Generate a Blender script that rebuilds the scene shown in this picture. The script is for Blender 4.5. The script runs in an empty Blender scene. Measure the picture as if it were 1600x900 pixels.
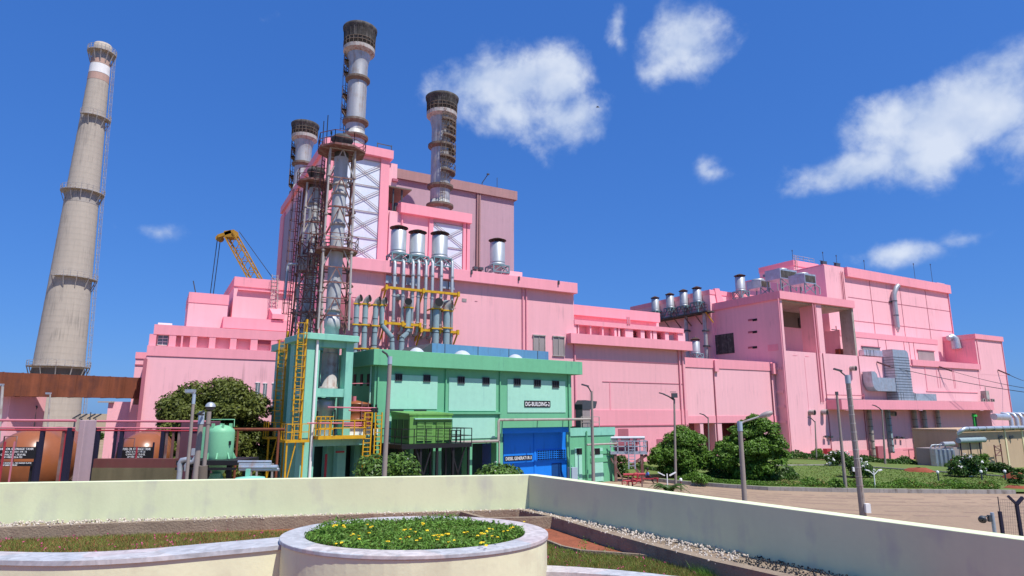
import bpy, math, random
import numpy as np
from math import sin, cos, pi, radians, atan2, sqrt, hypot
random.seed(7); RNG = np.random.default_rng(7)
SC = bpy.context.scene
COL = SC.collection
# ---------------------------------------------------------------- camera model
FPX, PITCH, EYE = 990.0, radians(11.14), 6.5
CP, SP = cos(PITCH), sin(PITCH)
def ray(x, y):
    u = (x - 800) / FPX; v = (y - 450) / FPX
    f = CP + v * SP
    return u / f, 1.0, (SP - v * CP) / f
class Frame:
    """a = along the facade (right), b = into the building, z = up"""
    def __init__(s, th):
        s.th = th; s.u = (cos(th), sin(th)); s.w = (-sin(th), cos(th))
    def ab(s, x, y): return x * s.u[0] + y * s.u[1], x * s.w[0] + y * s.w[1]
    def world(s, a, b, z=0): return (a * s.u[0] + b * s.w[0], a * s.u[1] + b * s.w[1], z)
    def on_b(s, px, py, b):
        dx, dy, dz = ray(px, py); a1, b1 = s.ab(dx, dy); t = b / b1
        return a1 * t, b, EYE + dz * t
    def on_a(s, px, py, a):
        dx, dy, dz = ray(px, py); a1, b1 = s.ab(dx, dy); t = a / a1
        return a, b1 * t, EYE + dz * t
    def at(s, px, py, D):
        dx, dy, dz = ray(px, py); a1, b1 = s.ab(dx * D, D)
        return a1, b1, EYE + dz * D
    def on_z(s, px, py, z):
        dx, dy, dz = ray(px, py); D = (z - EYE) / dz; a1, b1 = s.ab(dx * D, D)
        return a1, b1, z
    def rect(s, b, x0, x1, yt, yb):
        p = s.on_b(x0, yt, b); q = s.on_b(x0, yb, b); r = s.on_b(x1, (yt + yb) / 2, b)
        return (p[0] + q[0]) / 2, r[0], q[2], p[2]
def vpframe(vx): return Frame(pi / 2 - atan2(vx - 800, FPX / CP))
FM = vpframe(2600)      # the pink plant
FG = vpframe(2150)      # the green generator building
FW = Frame(0.0)         # world axes
# ---------------------------------------------------------------- mesh builder
def vsub(p, q): return (p[0]-q[0], p[1]-q[1], p[2]-q[2])
def vadd(p, q): return (p[0]+q[0], p[1]+q[1], p[2]+q[2])
def vmul(p, k): return (p[0]*k, p[1]*k, p[2]*k)
def vlen(p): return sqrt(p[0]**2+p[1]**2+p[2]**2)
def vnorm(p):
    l = vlen(p) or 1; return (p[0]/l, p[1]/l, p[2]/l)
def cross(p, q): return (p[1]*q[2]-p[2]*q[1], p[2]*q[0]-p[0]*q[2], p[0]*q[1]-p[1]*q[0])
def lerp(p, q, t): return (p[0]+(q[0]-p[0])*t, p[1]+(q[1]-p[1])*t, p[2]+(q[2]-p[2])*t)
def basis(d):
    d = vnorm(d); up = (0, 0, 1) if abs(d[2]) < .95 else (1, 0, 0)
    s = vnorm(cross(d, up)); return s, cross(s, d)
class MB:
    def __init__(s): s.v = []; s.f = []; s.sm = []
    def add(s, vs, fs, smooth=False):
        n = len(s.v); s.v += vs
        s.f += [tuple(i + n for i in f) for f in fs]; s.sm += [smooth] * len(fs)
        return s
    def box(s, a0, a1, b0, b1, z0, z1):
        if a0 > a1: a0, a1 = a1, a0
        if b0 > b1: b0, b1 = b1, b0
        if z0 > z1: z0, z1 = z1, z0
        return s.add([(a0,b0,z0),(a1,b0,z0),(a1,b1,z0),(a0,b1,z0),(a0,b0,z1),(a1,b0,z1),(a1,b1,z1),(a0,b1,z1)],
              [(0,3,2,1),(4,5,6,7),(0,1,5,4),(1,2,6,5),(2,3,7,6),(3,0,4,7)])
    def cbox(s, c, sx, sy, sz): return s.box(c[0]-sx/2, c[0]+sx/2, c[1]-sy/2, c[1]+sy/2, c[2]-sz/2, c[2]+sz/2)
    def fb(s, F, b0, b1, x0, x1, yt, yb, z0=None, z1=None):
        a0, a1, zz0, zz1 = F.rect(b0, x0, x1, yt, yb)
        return s.box(a0, a1, b0, b1, zz0 if z0 is None else z0, zz1 if z1 is None else z1)
    def bar(s, p, q, w, h=None):
        h = h or w; x, y = basis(vsub(q, p)); vs = []
        for c in (p, q):
            for i, j in ((-1,-1),(1,-1),(1,1),(-1,1)):
                vs.append(vadd(c, vadd(vmul(x, i*w/2), vmul(y, j*h/2))))
        return s.add(vs, [(0,1,2,3),(7,6,5,4),(0,4,5,1),(1,5,6,2),(2,6,7,3),(3,7,4,0)])
    def tube(s, p, q, r0, r1=None, n=8, caps=True):
        r1 = r0 if r1 is None else r1; x, y = basis(vsub(q, p)); vs = []
        for c, r in ((p, r0), (q, r1)):
            for k in range(n):
                t = 2*pi*k/n; vs.append(vadd(c, vadd(vmul(x, r*cos(t)), vmul(y, r*sin(t)))))
        s.add(vs, [(k, (k+1) % n, n+(k+1) % n, n+k) for k in range(n)], True)
        if caps:
            s.add(vs[:n], [tuple(range(n))[::-1]]); s.add(vs[n:], [tuple(range(n))])
        return s
    def path(s, pts, r, n=8, caps=True):
        rs = r if isinstance(r, (list, tuple)) else [r]*len(pts)
        rings = []; ref = None
        for i, p in enumerate(pts):
            d = vnorm(vsub(pts[min(i+1, len(pts)-1)], pts[max(i-1, 0)]))
            if ref is None: x, y = basis(d)
            else:
                y = vnorm(cross(ref, d)); x = cross(d, y)
            ref = x; y = cross(d, x)
            rings.append([vadd(p, vadd(vmul(x, rs[i]*cos(2*pi*k/n)), vmul(y, rs[i]*sin(2*pi*k/n)))) for k in range(n)])
        vs = [v for rg in rings for v in rg]; fs = []
        for i in range(len(pts)-1):
            for k in range(n):
                fs.append((i*n+k, i*n+(k+1) % n, (i+1)*n+(k+1) % n, (i+1)*n+k))
        s.add(vs, fs, True)
        if caps:
            s.add(rings[0], [tuple(range(n))[::-1]]); s.add(rings[-1], [tuple(range(n))])
        return s
    def lathe(s, c, prof, n=24, axis=None, smooth=True, arc=None):
        """prof: [(r, h)] about an axis through c (default z)"""
        if axis is None: ex, ey, ez = (1,0,0), (0,1,0), (0,0,1)
        else: ez = vnorm(axis); ex, ey = basis(ez)
        t0, t1 = arc or (0, 2*pi); m = n if arc is None else n+1; vs = []
        for r, h in prof:
            for k in range(m):
                t = t0 + (t1-t0)*k/n
                vs.append(vadd(c, vadd(vadd(vmul(ex, r*cos(t)), vmul(ey, r*sin(t))), vmul(ez, h))))
        fs = []
        for i in range(len(prof)-1):
            for k in range(n):
                k2 = (k+1) % m
                fs.append((i*m+k, i*m+k2, (i+1)*m+k2, (i+1)*m+k))
        return s.add(vs, fs, smooth)
    def prism(s, poly, z0, z1):
        n = len(poly); z0s = z0 if isinstance(z0, list) else [z0]*n; z1s = z1 if isinstance(z1, list) else [z1]*n
        vs = [(p[0], p[1], z0s[i]) for i, p in enumerate(poly)] + [(p[0], p[1], z1s[i]) for i, p in enumerate(poly)]
        return s.add(vs, [tuple(range(n))[::-1], tuple(range(n, 2*n))] + [(i, (i+1) % n, n+(i+1) % n, n+i) for i in range(n)])
    def slab(s, poly, ext):
        """extrude a 3D polygon by vector ext"""
        n = len(poly); vs = list(poly) + [vadd(p, ext) for p in poly]
        return s.add(vs, [tuple(range(n))[::-1], tuple(range(n, 2*n))] + [(i, (i+1) % n, n+(i+1) % n, n+i) for i in range(n)])
    def ladder(s, p, q, side, w=.45, step=.3, r=.03, cage=None, out=None):
        sd = vmul(vnorm(side), w/2); L = vlen(vsub(q, p))
        s.bar(vadd(p, sd), vadd(q, sd), r*2); s.bar(vsub(p, sd), vsub(q, sd), r*2)
        k = step
        while k < L:
            c = lerp(p, q, k/L); s.bar(vadd(c, sd), vsub(c, sd), r*1.4); k += step
        if cage:
            o = vnorm(out); k = 2.0; hoops = []
            while k < L:
                c = lerp(p, q, k/L)
                h = [vadd(c, vadd(vmul(sd, 1.5*cos(t)), vmul(o, .65*sin(t)))) for t in [pi*i/5 for i in range(6)]]
                for i in range(5): s.bar(h[i], h[i+1], r*1.3)
                hoops.append(h); k += cage
            if len(hoops) > 1:
                for i in (1, 2, 3, 4): s.bar(hoops[0][i], hoops[-1][i], r)
        return s
    def rail(s, pts, h=1.0, r=.03, gap=1.2, mids=1):
        for i in range(len(pts)-1):
            p, q = pts[i], pts[i+1]; L = vlen(vsub(q, p)); n = max(1, int(L/gap))
            for k in range(n+1):
                c = lerp(p, q, k/n); s.bar(c, vadd(c, (0,0,h)), r*2)
            for m in range(1, mids+2):
                z = (0,0,h*m/(mids+1)); s.bar(vadd(p, z), vadd(q, z), r*2)
        return s
    def obj(s, name, mat, org=(0,0,0), parent=None, bevel=0):
        me = bpy.data.meshes.new(name)
        me.from_pydata([vsub(v, org) for v in s.v], [], s.f)
        me.polygons.foreach_set('use_smooth', s.sm)
        me.materials.append(mat); me.update()
        o = bpy.data.objects.new(name, me); COL.objects.link(o)
        if parent is not None: o.parent = parent
        if bevel:
            m = o.modifiers.new('bevel', 'BEVEL'); m.width = bevel; m.segments = 2; m.limit_method = 'ANGLE'
        return o
# ---------------------------------------------------------------- things and parts
ORG = {}
def setp(o, label=None, cat=None, group=None, kind=None):
    if label: o['label'] = label
    if cat: o['category'] = cat
    if group: o['group'] = group
    if kind: o['kind'] = kind
    return o
def thing(name, label, cat, F, org, group=None):
    o = bpy.data.objects.new(name, None); COL.objects.link(o); o.empty_display_size = .5
    o.location = F.world(*org); o.rotation_euler = (0, 0, F.th); ORG[o.name] = org
    return setp(o, label, cat, group)
def part(root, name, mb, mat, parent=None, label=None, bevel=0):
    o = mb.obj(name, mat, ORG[root.name], parent or root, bevel)
    if label: o['label'] = label
    return o
def solo(name, mb, mat, label, cat, F=FW, org=None, group=None, bevel=0):
    org = org or mb.v[0]
    o = mb.obj(name, mat, org, None, bevel); o.location = F.world(*org); o.rotation_euler = (0, 0, F.th)
    return setp(o, label, cat, group)
def setting(name, mb, mat, kind='structure'):
    o = mb.obj(name, mat); o['kind'] = kind; return o
def dup(root, loc, rotz=None, label=None, group=None, scale=None):
    r = root.copy(); COL.objects.link(r); r.location = loc
    if rotz is not None: r.rotation_euler = (0, 0, rotz)
    if scale: r.scale = (scale,)*3 if not isinstance(scale, tuple) else scale
    setp(r, label, None, group)
    for ch in list(root.children):
        c = ch.copy(); COL.objects.link(c); c.parent = r
        for g in ch.children:
            d = g.copy(); COL.objects.link(d); d.parent = c
    return r
def text(root, parent, name, body, F, b, x0, x1, yt, yb, mat):
    a0, a1, z0, z1 = F.rect(b, x0, x1, yt, yb); o0 = ORG[root.name]
    cu = bpy.data.curves.new(name, 'FONT'); cu.body = body; cu.size = (z1-z0)/.72; cu.align_x = 'LEFT'; cu.extrude = .004; cu.offset = .012*(z1-z0)
    cu.materials.append(mat)
    o = bpy.data.objects.new(name, cu); COL.objects.link(o); o.parent = parent
    o.location = (a0-o0[0], b-o0[1], z0-o0[2]); o.rotation_euler = (pi/2, 0, 0)
    bpy.context.view_layer.update()
    w = max(v[0] for v in o.bound_box); dg = bpy.context.evaluated_depsgraph_get()
    me = bpy.data.meshes.new_from_object(o.evaluated_get(dg)); k = (a1-a0)/w if w > 0 else 1
    r = bpy.data.objects.new(name, me); COL.objects.link(r); r.parent = parent; r.location = o.location; r.rotation_euler = (pi/2, 0, 0); r.scale = (k, 1, 1)
    bpy.data.objects.remove(o); return r
# ---------------------------------------------------------------- materials
def mat(name, col, rough=.75, var=.10, scale=.35, streak=.12, metal=0.0, bump=.0, bscale=8.0, rib=None, dirt=None, dirt_amt=.0, spec=.3, fine=.05, island=0.0, trans=0.0, hband=None):
    m = bpy.data.materials.new(name); m.use_nodes = True; nt = m.node_tree; N, Lk = nt.nodes, nt.links
    bs = N['Principled BSDF']; bs.inputs['Roughness'].default_value = rough; bs.inputs['Metallic'].default_value = metal
    bs.inputs['Specular IOR Level'].default_value = spec
    tc = N.new('ShaderNodeTexCoord'); geo = N.new('ShaderNodeNewGeometry')
    def noise(sc, det=4, vec=None, mp=None):
        n = N.new('ShaderNodeTexNoise'); n.inputs['Scale'].default_value = sc; n.inputs['Detail'].default_value = det
        if mp:
            k = N.new('ShaderNodeMapping'); k.inputs['Scale'].default_value = mp
            Lk.new(tc.outputs['Object'], k.inputs[0]); Lk.new(k.outputs[0], n.inputs['Vector'])
        else: Lk.new(tc.outputs['Object'], n.inputs['Vector'])
        return n.outputs['Fac']
    def mth(op, a, b):
        n = N.new('ShaderNodeMath'); n.operation = op
        for i, v in enumerate((a, b)):
            if isinstance(v, (int, float)): n.inputs[i].default_value = v
            else: Lk.new(v, n.inputs[i])
        return n.outputs[0]
    def centred(f, amt): return mth('MULTIPLY', mth('SUBTRACT', f, .5), amt)
    val = mth('ADD', centred(noise(scale), var*4), 1.0)
    if streak: val = mth('ADD', val, centred(noise(1.0, 5, mp=(2.2, 2.2, .08)), streak*2.5))
    if fine: val = mth('ADD', val, centred(noise(scale*14, 3), fine*3))
    if island: val = mth('ADD', val, centred(geo.outputs['Random Per Island'], island*2))
    if hband:
        wv = N.new('ShaderNodeTexWave'); wv.bands_direction = 'Z'; wv.wave_profile = 'SAW'; wv.inputs['Scale'].default_value = hband[0]; wv.inputs['Distortion'].default_value = 1.2; wv.inputs['Detail Scale'].default_value = .6
        Lk.new(tc.outputs['Object'], wv.inputs['Vector']); pw = mth('POWER', wv.outputs['Fac'], 5.0)
        val = mth('SUBTRACT', val, mth('MULTIPLY', mth('MULTIPLY', pw, noise(.35, 4)), hband[1]*3))
    mix = N.new('ShaderNodeVectorMath'); mix.operation = 'SCALE'; mix.inputs[0].default_value = col[:3]
    Lk.new(val, mix.inputs['Scale']); out = mix.outputs[0]
    if dirt:
        mr = N.new('ShaderNodeMapRange'); mr.inputs['From Min'].default_value = .62-dirt_amt*.35; mr.inputs['From Max'].default_value = .78-dirt_amt*.25
        mr.clamp = True
        d = mth('ADD', mth('MULTIPLY', noise(scale*2.3, 7), .5), mth('MULTIPLY', noise(1.0, 6, mp=(3., 3., .15)), .5))
        Lk.new(d, mr.inputs['Value'])
        mx = N.new('ShaderNodeMix'); mx.data_type = 'RGBA'; mx.inputs['B'].default_value = (*dirt, 1)
        Lk.new(mr.outputs[0], mx.inputs['Factor']); Lk.new(out, mx.inputs['A']); out = mx.outputs['Result']
    Lk.new(out, bs.inputs['Base Color'])
    if bump or rib:
        h = None
        if bump: h = mth('MULTIPLY', noise(bscale, 5), bump)
        if rib:
            w = N.new('ShaderNodeTexWave'); w.bands_direction = 'X'; w.inputs['Scale'].default_value = rib[0]; Lk.new(tc.outputs['Object'], w.inputs['Vector'])
            r = mth('MULTIPLY', w.outputs['Fac'], rib[1]); h = mth('ADD', h, r) if h is not None else r
        b = N.new('ShaderNodeBump'); b.inputs['Strength'].default_value = .6; b.inputs['Distance'].default_value = .05
        Lk.new(h, b.inputs['Height']); Lk.new(b.outputs[0], bs.inputs['Normal'])
    if trans:
        t = N.new('ShaderNodeBsdfTranslucent'); Lk.new(out, t.inputs['Color'])
        ms = N.new('ShaderNodeMixShader'); ms.inputs[0].default_value = trans
        Lk.new(bs.outputs[0], ms.inputs[1]); Lk.new(t.outputs[0], ms.inputs[2]); Lk.new(ms.outputs[0], N['Material Output'].inputs[0])
    return m
PK = dict(rough=.8, var=.04, streak=.075, fine=.02, scale=.12, bump=.15, bscale=3, dirt=(.50,.26,.29), dirt_amt=.12)
M_pink = mat('pink_wall_paint', (.885,.465,.505), **PK)
M_pinksheet = mat('pink_ribbed_sheet', (.875,.43,.47), rib=(2.2,.5), **PK)
M_rose = mat('rose_trim_paint', (.875,.345,.405), **PK)
M_rosed = mat('maroon_paint_and_shade_tone', (.42,.13,.17), **PK)  # dark rose for joints and doors; also holds the shade of dark recesses
M_mauve = mat('faded_mauve_sheet', (.50,.325,.37), rough=.8, var=.04, streak=.08, fine=.03, scale=.1, dirt=(.30,.2,.22), dirt_amt=.15, rib=(1.5,.4))
M_mauvetrim = mat('faded_brown_cornice', (.40,.23,.22), rough=.85, var=.06, streak=.1)
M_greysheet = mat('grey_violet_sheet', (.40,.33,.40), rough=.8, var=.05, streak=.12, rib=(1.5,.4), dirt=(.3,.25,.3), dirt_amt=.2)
M_whitepanel = mat('pale_blue_white_sheet', (.66,.72,.80), rough=.6, var=.05, streak=.06, dirt=(.45,.48,.52), dirt_amt=.1)
M_green = mat('sea_green_paint', (.15,.455,.255), rough=.75, var=.05, streak=.06, scale=.2, dirt=(.1,.28,.2), dirt_amt=.12, bump=.1)
M_mint = mat('mint_panel_paint', (.35,.67,.52), rough=.75, var=.03, streak=.04, scale=.2, dirt=(.25,.5,.42), dirt_amt=.1, bump=.1)
M_aqua = mat('aqua_concrete_paint', (.24,.58,.44), rough=.75, var=.07, streak=.10, scale=.3, dirt=(.11,.33,.27), dirt_amt=.25, bump=.1)
M_blue = mat('bright_blue_paint', (.01,.215,.78), rough=.6, var=.05, streak=.05, dirt=(.01,.12,.40), dirt_amt=.1)
M_blued = mat('dark_blue_paint', (.006,.06,.22), rough=.6, var=.05, streak=.05)
M_bluegrey = mat('blue_grey_roof_box', (.115,.25,.44), rough=.6, var=.08, streak=.1, dirt=(.1,.17,.25), dirt_amt=.2)
M_dark = mat('dark_opening', (.012,.012,.013), rough=.6, var=.1, streak=0)
M_darkgreen = mat('interior_shade_green', (.02,.05,.045), rough=.8, var=.2, streak=.1)  # green darkened so its colour carries the shade inside open bays
M_glass = mat('dusty_glass', (.16,.20,.22), rough=.18, var=.1, streak=.05, spec=.7)
M_louvre = mat('grey_louvre', (.34,.29,.28), rough=.6, var=.12, streak=.12, metal=.2)
M_conc = mat('chimney_concrete', (.455,.395,.325), rough=.9, var=.06, streak=.09, scale=.09, fine=.05, dirt=(.25,.22,.19), dirt_amt=.28, bump=.2, bscale=4, hband=(.22,.065))
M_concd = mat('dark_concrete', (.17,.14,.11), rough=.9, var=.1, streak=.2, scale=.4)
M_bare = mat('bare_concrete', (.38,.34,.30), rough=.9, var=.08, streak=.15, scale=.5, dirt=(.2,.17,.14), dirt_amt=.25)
M_steel = mat('galvanised_stack_steel', (.435,.44,.44), rough=.5, var=.11, streak=.26, scale=.35, metal=.3, dirt=(.30,.20,.13), dirt_amt=.28, spec=.5)
M_silver = mat('bright_duct_steel', (.41,.44,.465), rough=.46, var=.08, streak=.14, scale=1.2, metal=.35, spec=.5)
M_galv = mat('patchy_duct_foil', (.44,.50,.56), rough=.45, var=.16, streak=.10, scale=1.6, fine=.1, metal=.5, spec=.5, dirt=(.45,.33,.28), dirt_amt=.22)
M_lstack = mat('pale_stack_steel', (.47,.49,.50), rough=.5, var=.10, streak=.16, scale=.6, metal=.15, dirt=(.30,.27,.25), dirt_amt=.25)
M_soot = mat('sooty_steel', (.06,.055,.05), rough=.8, var=.25, streak=.3, scale=.8, dirt=(.15,.14,.13), dirt_amt=.4)
M_rustcap = mat('rusty_cap', (.075,.045,.035), rough=.85, var=.2, streak=.1, scale=1.5)
M_rust = mat('rust_plate', (.20,.062,.030), rough=.85, var=.20, streak=.35, scale=.5, fine=.1, dirt=(.11,.04,.03), dirt_amt=.4)
M_rusteel = mat('rusty_lattice_steel', (.19,.085,.075), rough=.85, var=.25, streak=.2, scale=.8, dirt=(.32,.27,.24), dirt_amt=.3)
M_palesteel = mat('weathered_pale_steel', (.41,.385,.36), rough=.7, var=.15, streak=.2, scale=.8, dirt=(.22,.10,.07), dirt_amt=.35)
M_truss = mat('teal_grey_steel', (.16,.27,.30), rough=.6, var=.12, streak=.1, scale=1.5)
M_duct = mat('blue_grey_duct', (.27,.36,.385), rough=.55, var=.05, streak=.08, scale=.8, dirt=(.2,.26,.27), dirt_amt=.2)
M_yellow = mat('safety_yellow', (.62,.34,.012), rough=.55, var=.1, streak=.12, scale=1.5, dirt=(.38,.18,.03), dirt_amt=.2)
M_crane = mat('crane_yellow', (.42,.225,.022), rough=.6, var=.1, streak=.1, scale=1)
M_black = mat('black_steel', (.016,.016,.018), rough=.55, var=.15, streak=.05)
M_gun = mat('gunmetal', (.09,.10,.11), rough=.5, var=.12, streak=.05, metal=.4)
M_tank = mat('brown_oxide_tank', (.30,.098,.036), rough=.30, var=.06, streak=.10, scale=.6, spec=.5, dirt=(.24,.09,.04), dirt_amt=.22)
M_redpipe = mat('red_pipe_paint', (.42,.045,.06), rough=.5, var=.1, streak=.05)
M_pinkpipe = mat('sun_faded_red_pipe', (.58,.185,.225), rough=.5, var=.1, streak=.05)
M_navy = mat('dark_navy_steel', (.02,.018,.04), rough=.6, var=.15, streak=.1)
M_mauvepost = mat('mauve_concrete_post', (.46,.33,.35), rough=.85, var=.08, streak=.12)
M_purplewall = mat('plum_shed_wall', (.13,.055,.075), rough=.8, var=.15, streak=.2)
M_maroonwall = mat('maroon_dyke_wall', (.16,.055,.05), rough=.85, var=.1, streak=.15, dirt=(.12,.10,.06), dirt_amt=.2)
M_mossy = mat('mossy_dyke_base', (.15,.13,.075), rough=.95, var=.2, streak=.35, scale=.8)
M_tankgreen = mat('pale_green_tank', (.20,.50,.285), rough=.45, var=.04, streak=.07, scale=.8)
M_contgreen = mat('leaf_green_steel', (.14,.33,.075), rough=.55, var=.08, streak=.15, scale=.8, dirt=(.08,.17,.05), dirt_amt=.25)
M_contdark = mat('dark_green_louvre', (.035,.10,.025), rough=.6, var=.1, streak=.1)
M_pole = mat('concrete_pole', (.30,.255,.225), rough=.85, var=.10, streak=.18, scale=1.2, dirt=(.2,.16,.14), dirt_amt=.2)
M_polecap = mat('blue_grey_collar', (.36,.44,.52), rough=.5, var=.08, streak=.05)
M_lens = mat('lamp_lens', (.55,.56,.56), rough=.15, var=.05, streak=0, spec=.7)
M_white = mat('white_paint', (.80,.80,.78), rough=.6, var=.03, streak=.03)
M_text = mat('white_lettering', (.85,.85,.85), rough=.6, var=.02, streak=0)
M_tan = mat('tan_plaster', (.50,.36,.235), rough=.85, var=.05, streak=.08, dirt=(.4,.3,.2), dirt_amt=.15)
M_cream = mat('cream_trim', (.75,.68,.42), rough=.8, var=.05, streak=.05)
M_cable = mat('dark_cable', (.03,.03,.035), rough=.6, streak=0)
M_dome = mat('white_roof_dome', (.52,.56,.60), rough=.4, var=.05, streak=.05)
M_parapet = mat('pale_lime_plaster', (.72,.775,.485), rough=.85, var=.06, streak=.07, scale=.9, fine=.02, dirt=(.56,.57,.44), dirt_amt=.26, bump=.05, bscale=20)
M_planter = mat('cream_planter_plaster', (.76,.75,.50), rough=.85, var=.05, streak=.08, scale=1.5, fine=.02, dirt=(.58,.52,.36), dirt_amt=.24, bump=.06, bscale=25)
M_kerb = mat('brown_kerb_concrete', (.29,.225,.16), rough=.95, var=.16, streak=.1, scale=3, fine=.08, dirt=(.2,.13,.1), dirt_amt=.3, bump=.5, bscale=30)
M_roadkerb = mat('grey_road_kerb', (.36,.33,.30), rough=.9, var=.12, streak=.2, scale=.8, dirt=(.15,.12,.1), dirt_amt=.3)
M_soil = mat('red_soil', (.30,.095,.048), rough=1, var=.18, streak=0, scale=2.5, fine=.15, bump=1.0, bscale=18, dirt=(.19,.07,.04), dirt_amt=.35)
M_road = mat('sandy_road', (.345,.245,.165), rough=.95, var=.10, streak=0, scale=.09, fine=.05, bump=.3, bscale=6, dirt=(.25,.18,.125), dirt_amt=.38)
M_ground = mat('dusty_ground', (.34,.24,.15), rough=1, var=.1, streak=0, scale=.05, fine=.08, dirt=(.16,.17,.06), dirt_amt=.4)
M_lawn = mat('lawn_turf', (.115,.175,.038), rough=1, var=.14, streak=0, scale=.22, fine=.16, dirt=(.17,.13,.05), dirt_amt=.30, bump=.8, bscale=5)
M_mound = mat('red_earth', (.26,.068,.036), rough=1, var=.15, streak=0, scale=1.2, fine=.12, bump=.8, bscale=8)
M_leafA = mat('olive_leaves', (.125,.150,.028), rough=.5, var=.14, streak=0, scale=.35, fine=.0, island=.24, trans=.22)
M_leafB = mat('fresh_green_leaves', (.115,.225,.028), rough=.5, var=.12, streak=0, scale=.5, fine=.0, island=.38, trans=.25)
M_leafC = mat('deep_green_leaves', (.060,.128,.022), rough=.45, var=.12, streak=0, scale=.6, fine=.0, island=.38, trans=.2)
M_leafD = mat('glossy_shrub_leaves', (.105,.195,.035), rough=.38, var=.1, streak=0, scale=1, fine=.0, island=.35, trans=.2)
M_grass = mat('grass_blades', (.15,.225,.036), rough=.6, var=.2, streak=0, scale=1.2, fine=.0, island=.4, trans=.25)
M_dry = mat('mixed_dry_grass', (.21,.185,.055), rough=.7, var=.25, streak=0, scale=1.5, fine=.0, island=.45, trans=.2)
M_cover = mat('groundcover_leaves', (.135,.27,.04), rough=.5, var=.26, streak=0, scale=4, fine=.0, island=.4, trans=.25)
M_bark = mat('bark', (.10,.075,.055), rough=.95, var=.2, streak=.2, scale=2, bump=.5)
M_petalw = mat('white_petals', (.80,.78,.74), rough=.6, var=.05, streak=0, island=.1)
M_petaly = mat('yellow_petals', (.80,.56,.02), rough=.6, var=.05, streak=0, island=.15)
M_petalm = mat('magenta_petals', (.55,.06,.20), rough=.6, var=.05, streak=0, island=.3)
M_pebble = mat('white_pebbles', (.54,.475,.395), rough=.7, var=.08, streak=0, scale=4, island=.3)
M_coal = mat('black_pebbles', (.02,.022,.028), rough=.45, var=.1, streak=0, scale=4, island=.3)
M_skin = mat('brown_skin', (.16,.075,.045), rough=.6, streak=0)
M_hair = mat('black_hair', (.012,.01,.01), rough=.5, streak=0)
M_shirt = mat('blue_shirt', (.12,.20,.62), rough=.85, streak=0, var=.06)
M_trouser = mat('dark_trousers', (.03,.028,.035), rough=.9, streak=0)
M_ribgreen = mat('deep_green_sheet', (.05,.22,.10), rough=.7)  # plain dark green of the shutters
M_insul = mat('brown_insulator', (.14,.06,.07), rough=.35, streak=0)
def marble():
    m = bpy.data.materials.new('tinted_marble_slabs'); m.use_nodes = True; N, Lk = m.node_tree.nodes, m.node_tree.links
    bs = N['Principled BSDF']; bs.inputs['Roughness'].default_value = .5; bs.inputs['Specular IOR Level'].default_value = .3
    tc = N.new('ShaderNodeTexCoord'); vo = N.new('ShaderNodeTexVoronoi'); vo.inputs['Scale'].default_value = 1.5
    Lk.new(tc.outputs['Object'], vo.inputs['Vector'])
    sp = N.new('ShaderNodeSeparateColor'); Lk.new(vo.outputs['Color'], sp.inputs[0])
    cr = N.new('ShaderNodeValToRGB'); Lk.new(sp.outputs[0], cr.inputs[0]); e = cr.color_ramp.elements
    e[0].position = 0; e[0].color = (.47,.48,.49,1); e[1].position = 1; e[1].color = (.55,.48,.47,1)
    k = cr.color_ramp.elements.new(.35); k.color = (.48,.49,.50,1); k = cr.color_ramp.elements.new(.65); k.color = (.55,.51,.49,1)
    no = N.new('ShaderNodeTexNoise'); no.inputs['Scale'].default_value = 9; no.inputs['Detail'].default_value = 7; no.inputs['Distortion'].default_value = 1.5
    Lk.new(tc.outputs['Object'], no.inputs['Vector'])
    mr = N.new('ShaderNodeMapRange'); mr.inputs['From Min'].default_value = .3; mr.inputs['From Max'].default_value = .7; mr.inputs['To Min'].default_value = .72; mr.inputs['To Max'].default_value = 1.2
    Lk.new(no.outputs['Fac'], mr.inputs['Value'])
    vm = N.new('ShaderNodeVectorMath'); vm.operation = 'SCALE'; Lk.new(cr.outputs[0], vm.inputs[0]); Lk.new(mr.outputs[0], vm.inputs['Scale'])
    Lk.new(vm.outputs[0], bs.inputs['Base Color']); return m
M_marble = marble()
# ---------------------------------------------------------------- camera, sun, sky
cam = bpy.data.cameras.new('camera'); camo = bpy.data.objects.new('camera', cam); COL.objects.link(camo)
camo.location = (0, 0, EYE); camo.rotation_euler = (pi/2 + PITCH, 0, 0)
cam.sensor_width = 36; cam.lens = FPX/1600*36; cam.clip_start = .1; cam.clip_end = 20000
SC.camera = camo
SUN_AZ = (.72, -.694); SUN_EL = radians(61)
sd = (SUN_AZ[0]*cos(SUN_EL), SUN_AZ[1]*cos(SUN_EL), sin(SUN_EL))
sun = bpy.data.lights.new('sun', 'SUN'); sun.energy = 4.6; sun.angle = radians(.53); sun.color = (1, .955, .89)
suno = bpy.data.objects.new('sun', sun); COL.objects.link(suno)
from mathutils import Vector
suno.rotation_euler = Vector(sd).to_track_quat('Z', 'Y').to_euler()
SC.view_settings.view_transform = 'Standard'; SC.view_settings.look = 'None'; SC.view_settings.exposure = 0.25; SC.view_settings.gamma = 1
SC.view_settings.use_curve_mapping = False
wd = bpy.data.worlds.new('World'); SC.world = wd; wd.use_nodes = True
nt = wd.node_tree; N, Lk = nt.nodes, nt.links
bg = N['Background']; bg.inputs['Strength'].default_value = .11
sky = N.new('ShaderNodeTexSky'); sky.sky_type = 'NISHITA'; sky.sun_disc = False
sky.sun_elevation = SUN_EL; sky.sun_rotation = atan2(SUN_AZ[0], SUN_AZ[1])
sky.air_density = 1.0; sky.dust_density = .35; sky.ozone_density = 3.0; sky.altitude = 100
hs = N.new('ShaderNodeHueSaturation'); hs.inputs['Saturation'].default_value = 1.12; hs.inputs['Value'].default_value = 1.0
Lk.new(sky.outputs[0], hs.inputs['Color'])
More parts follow.
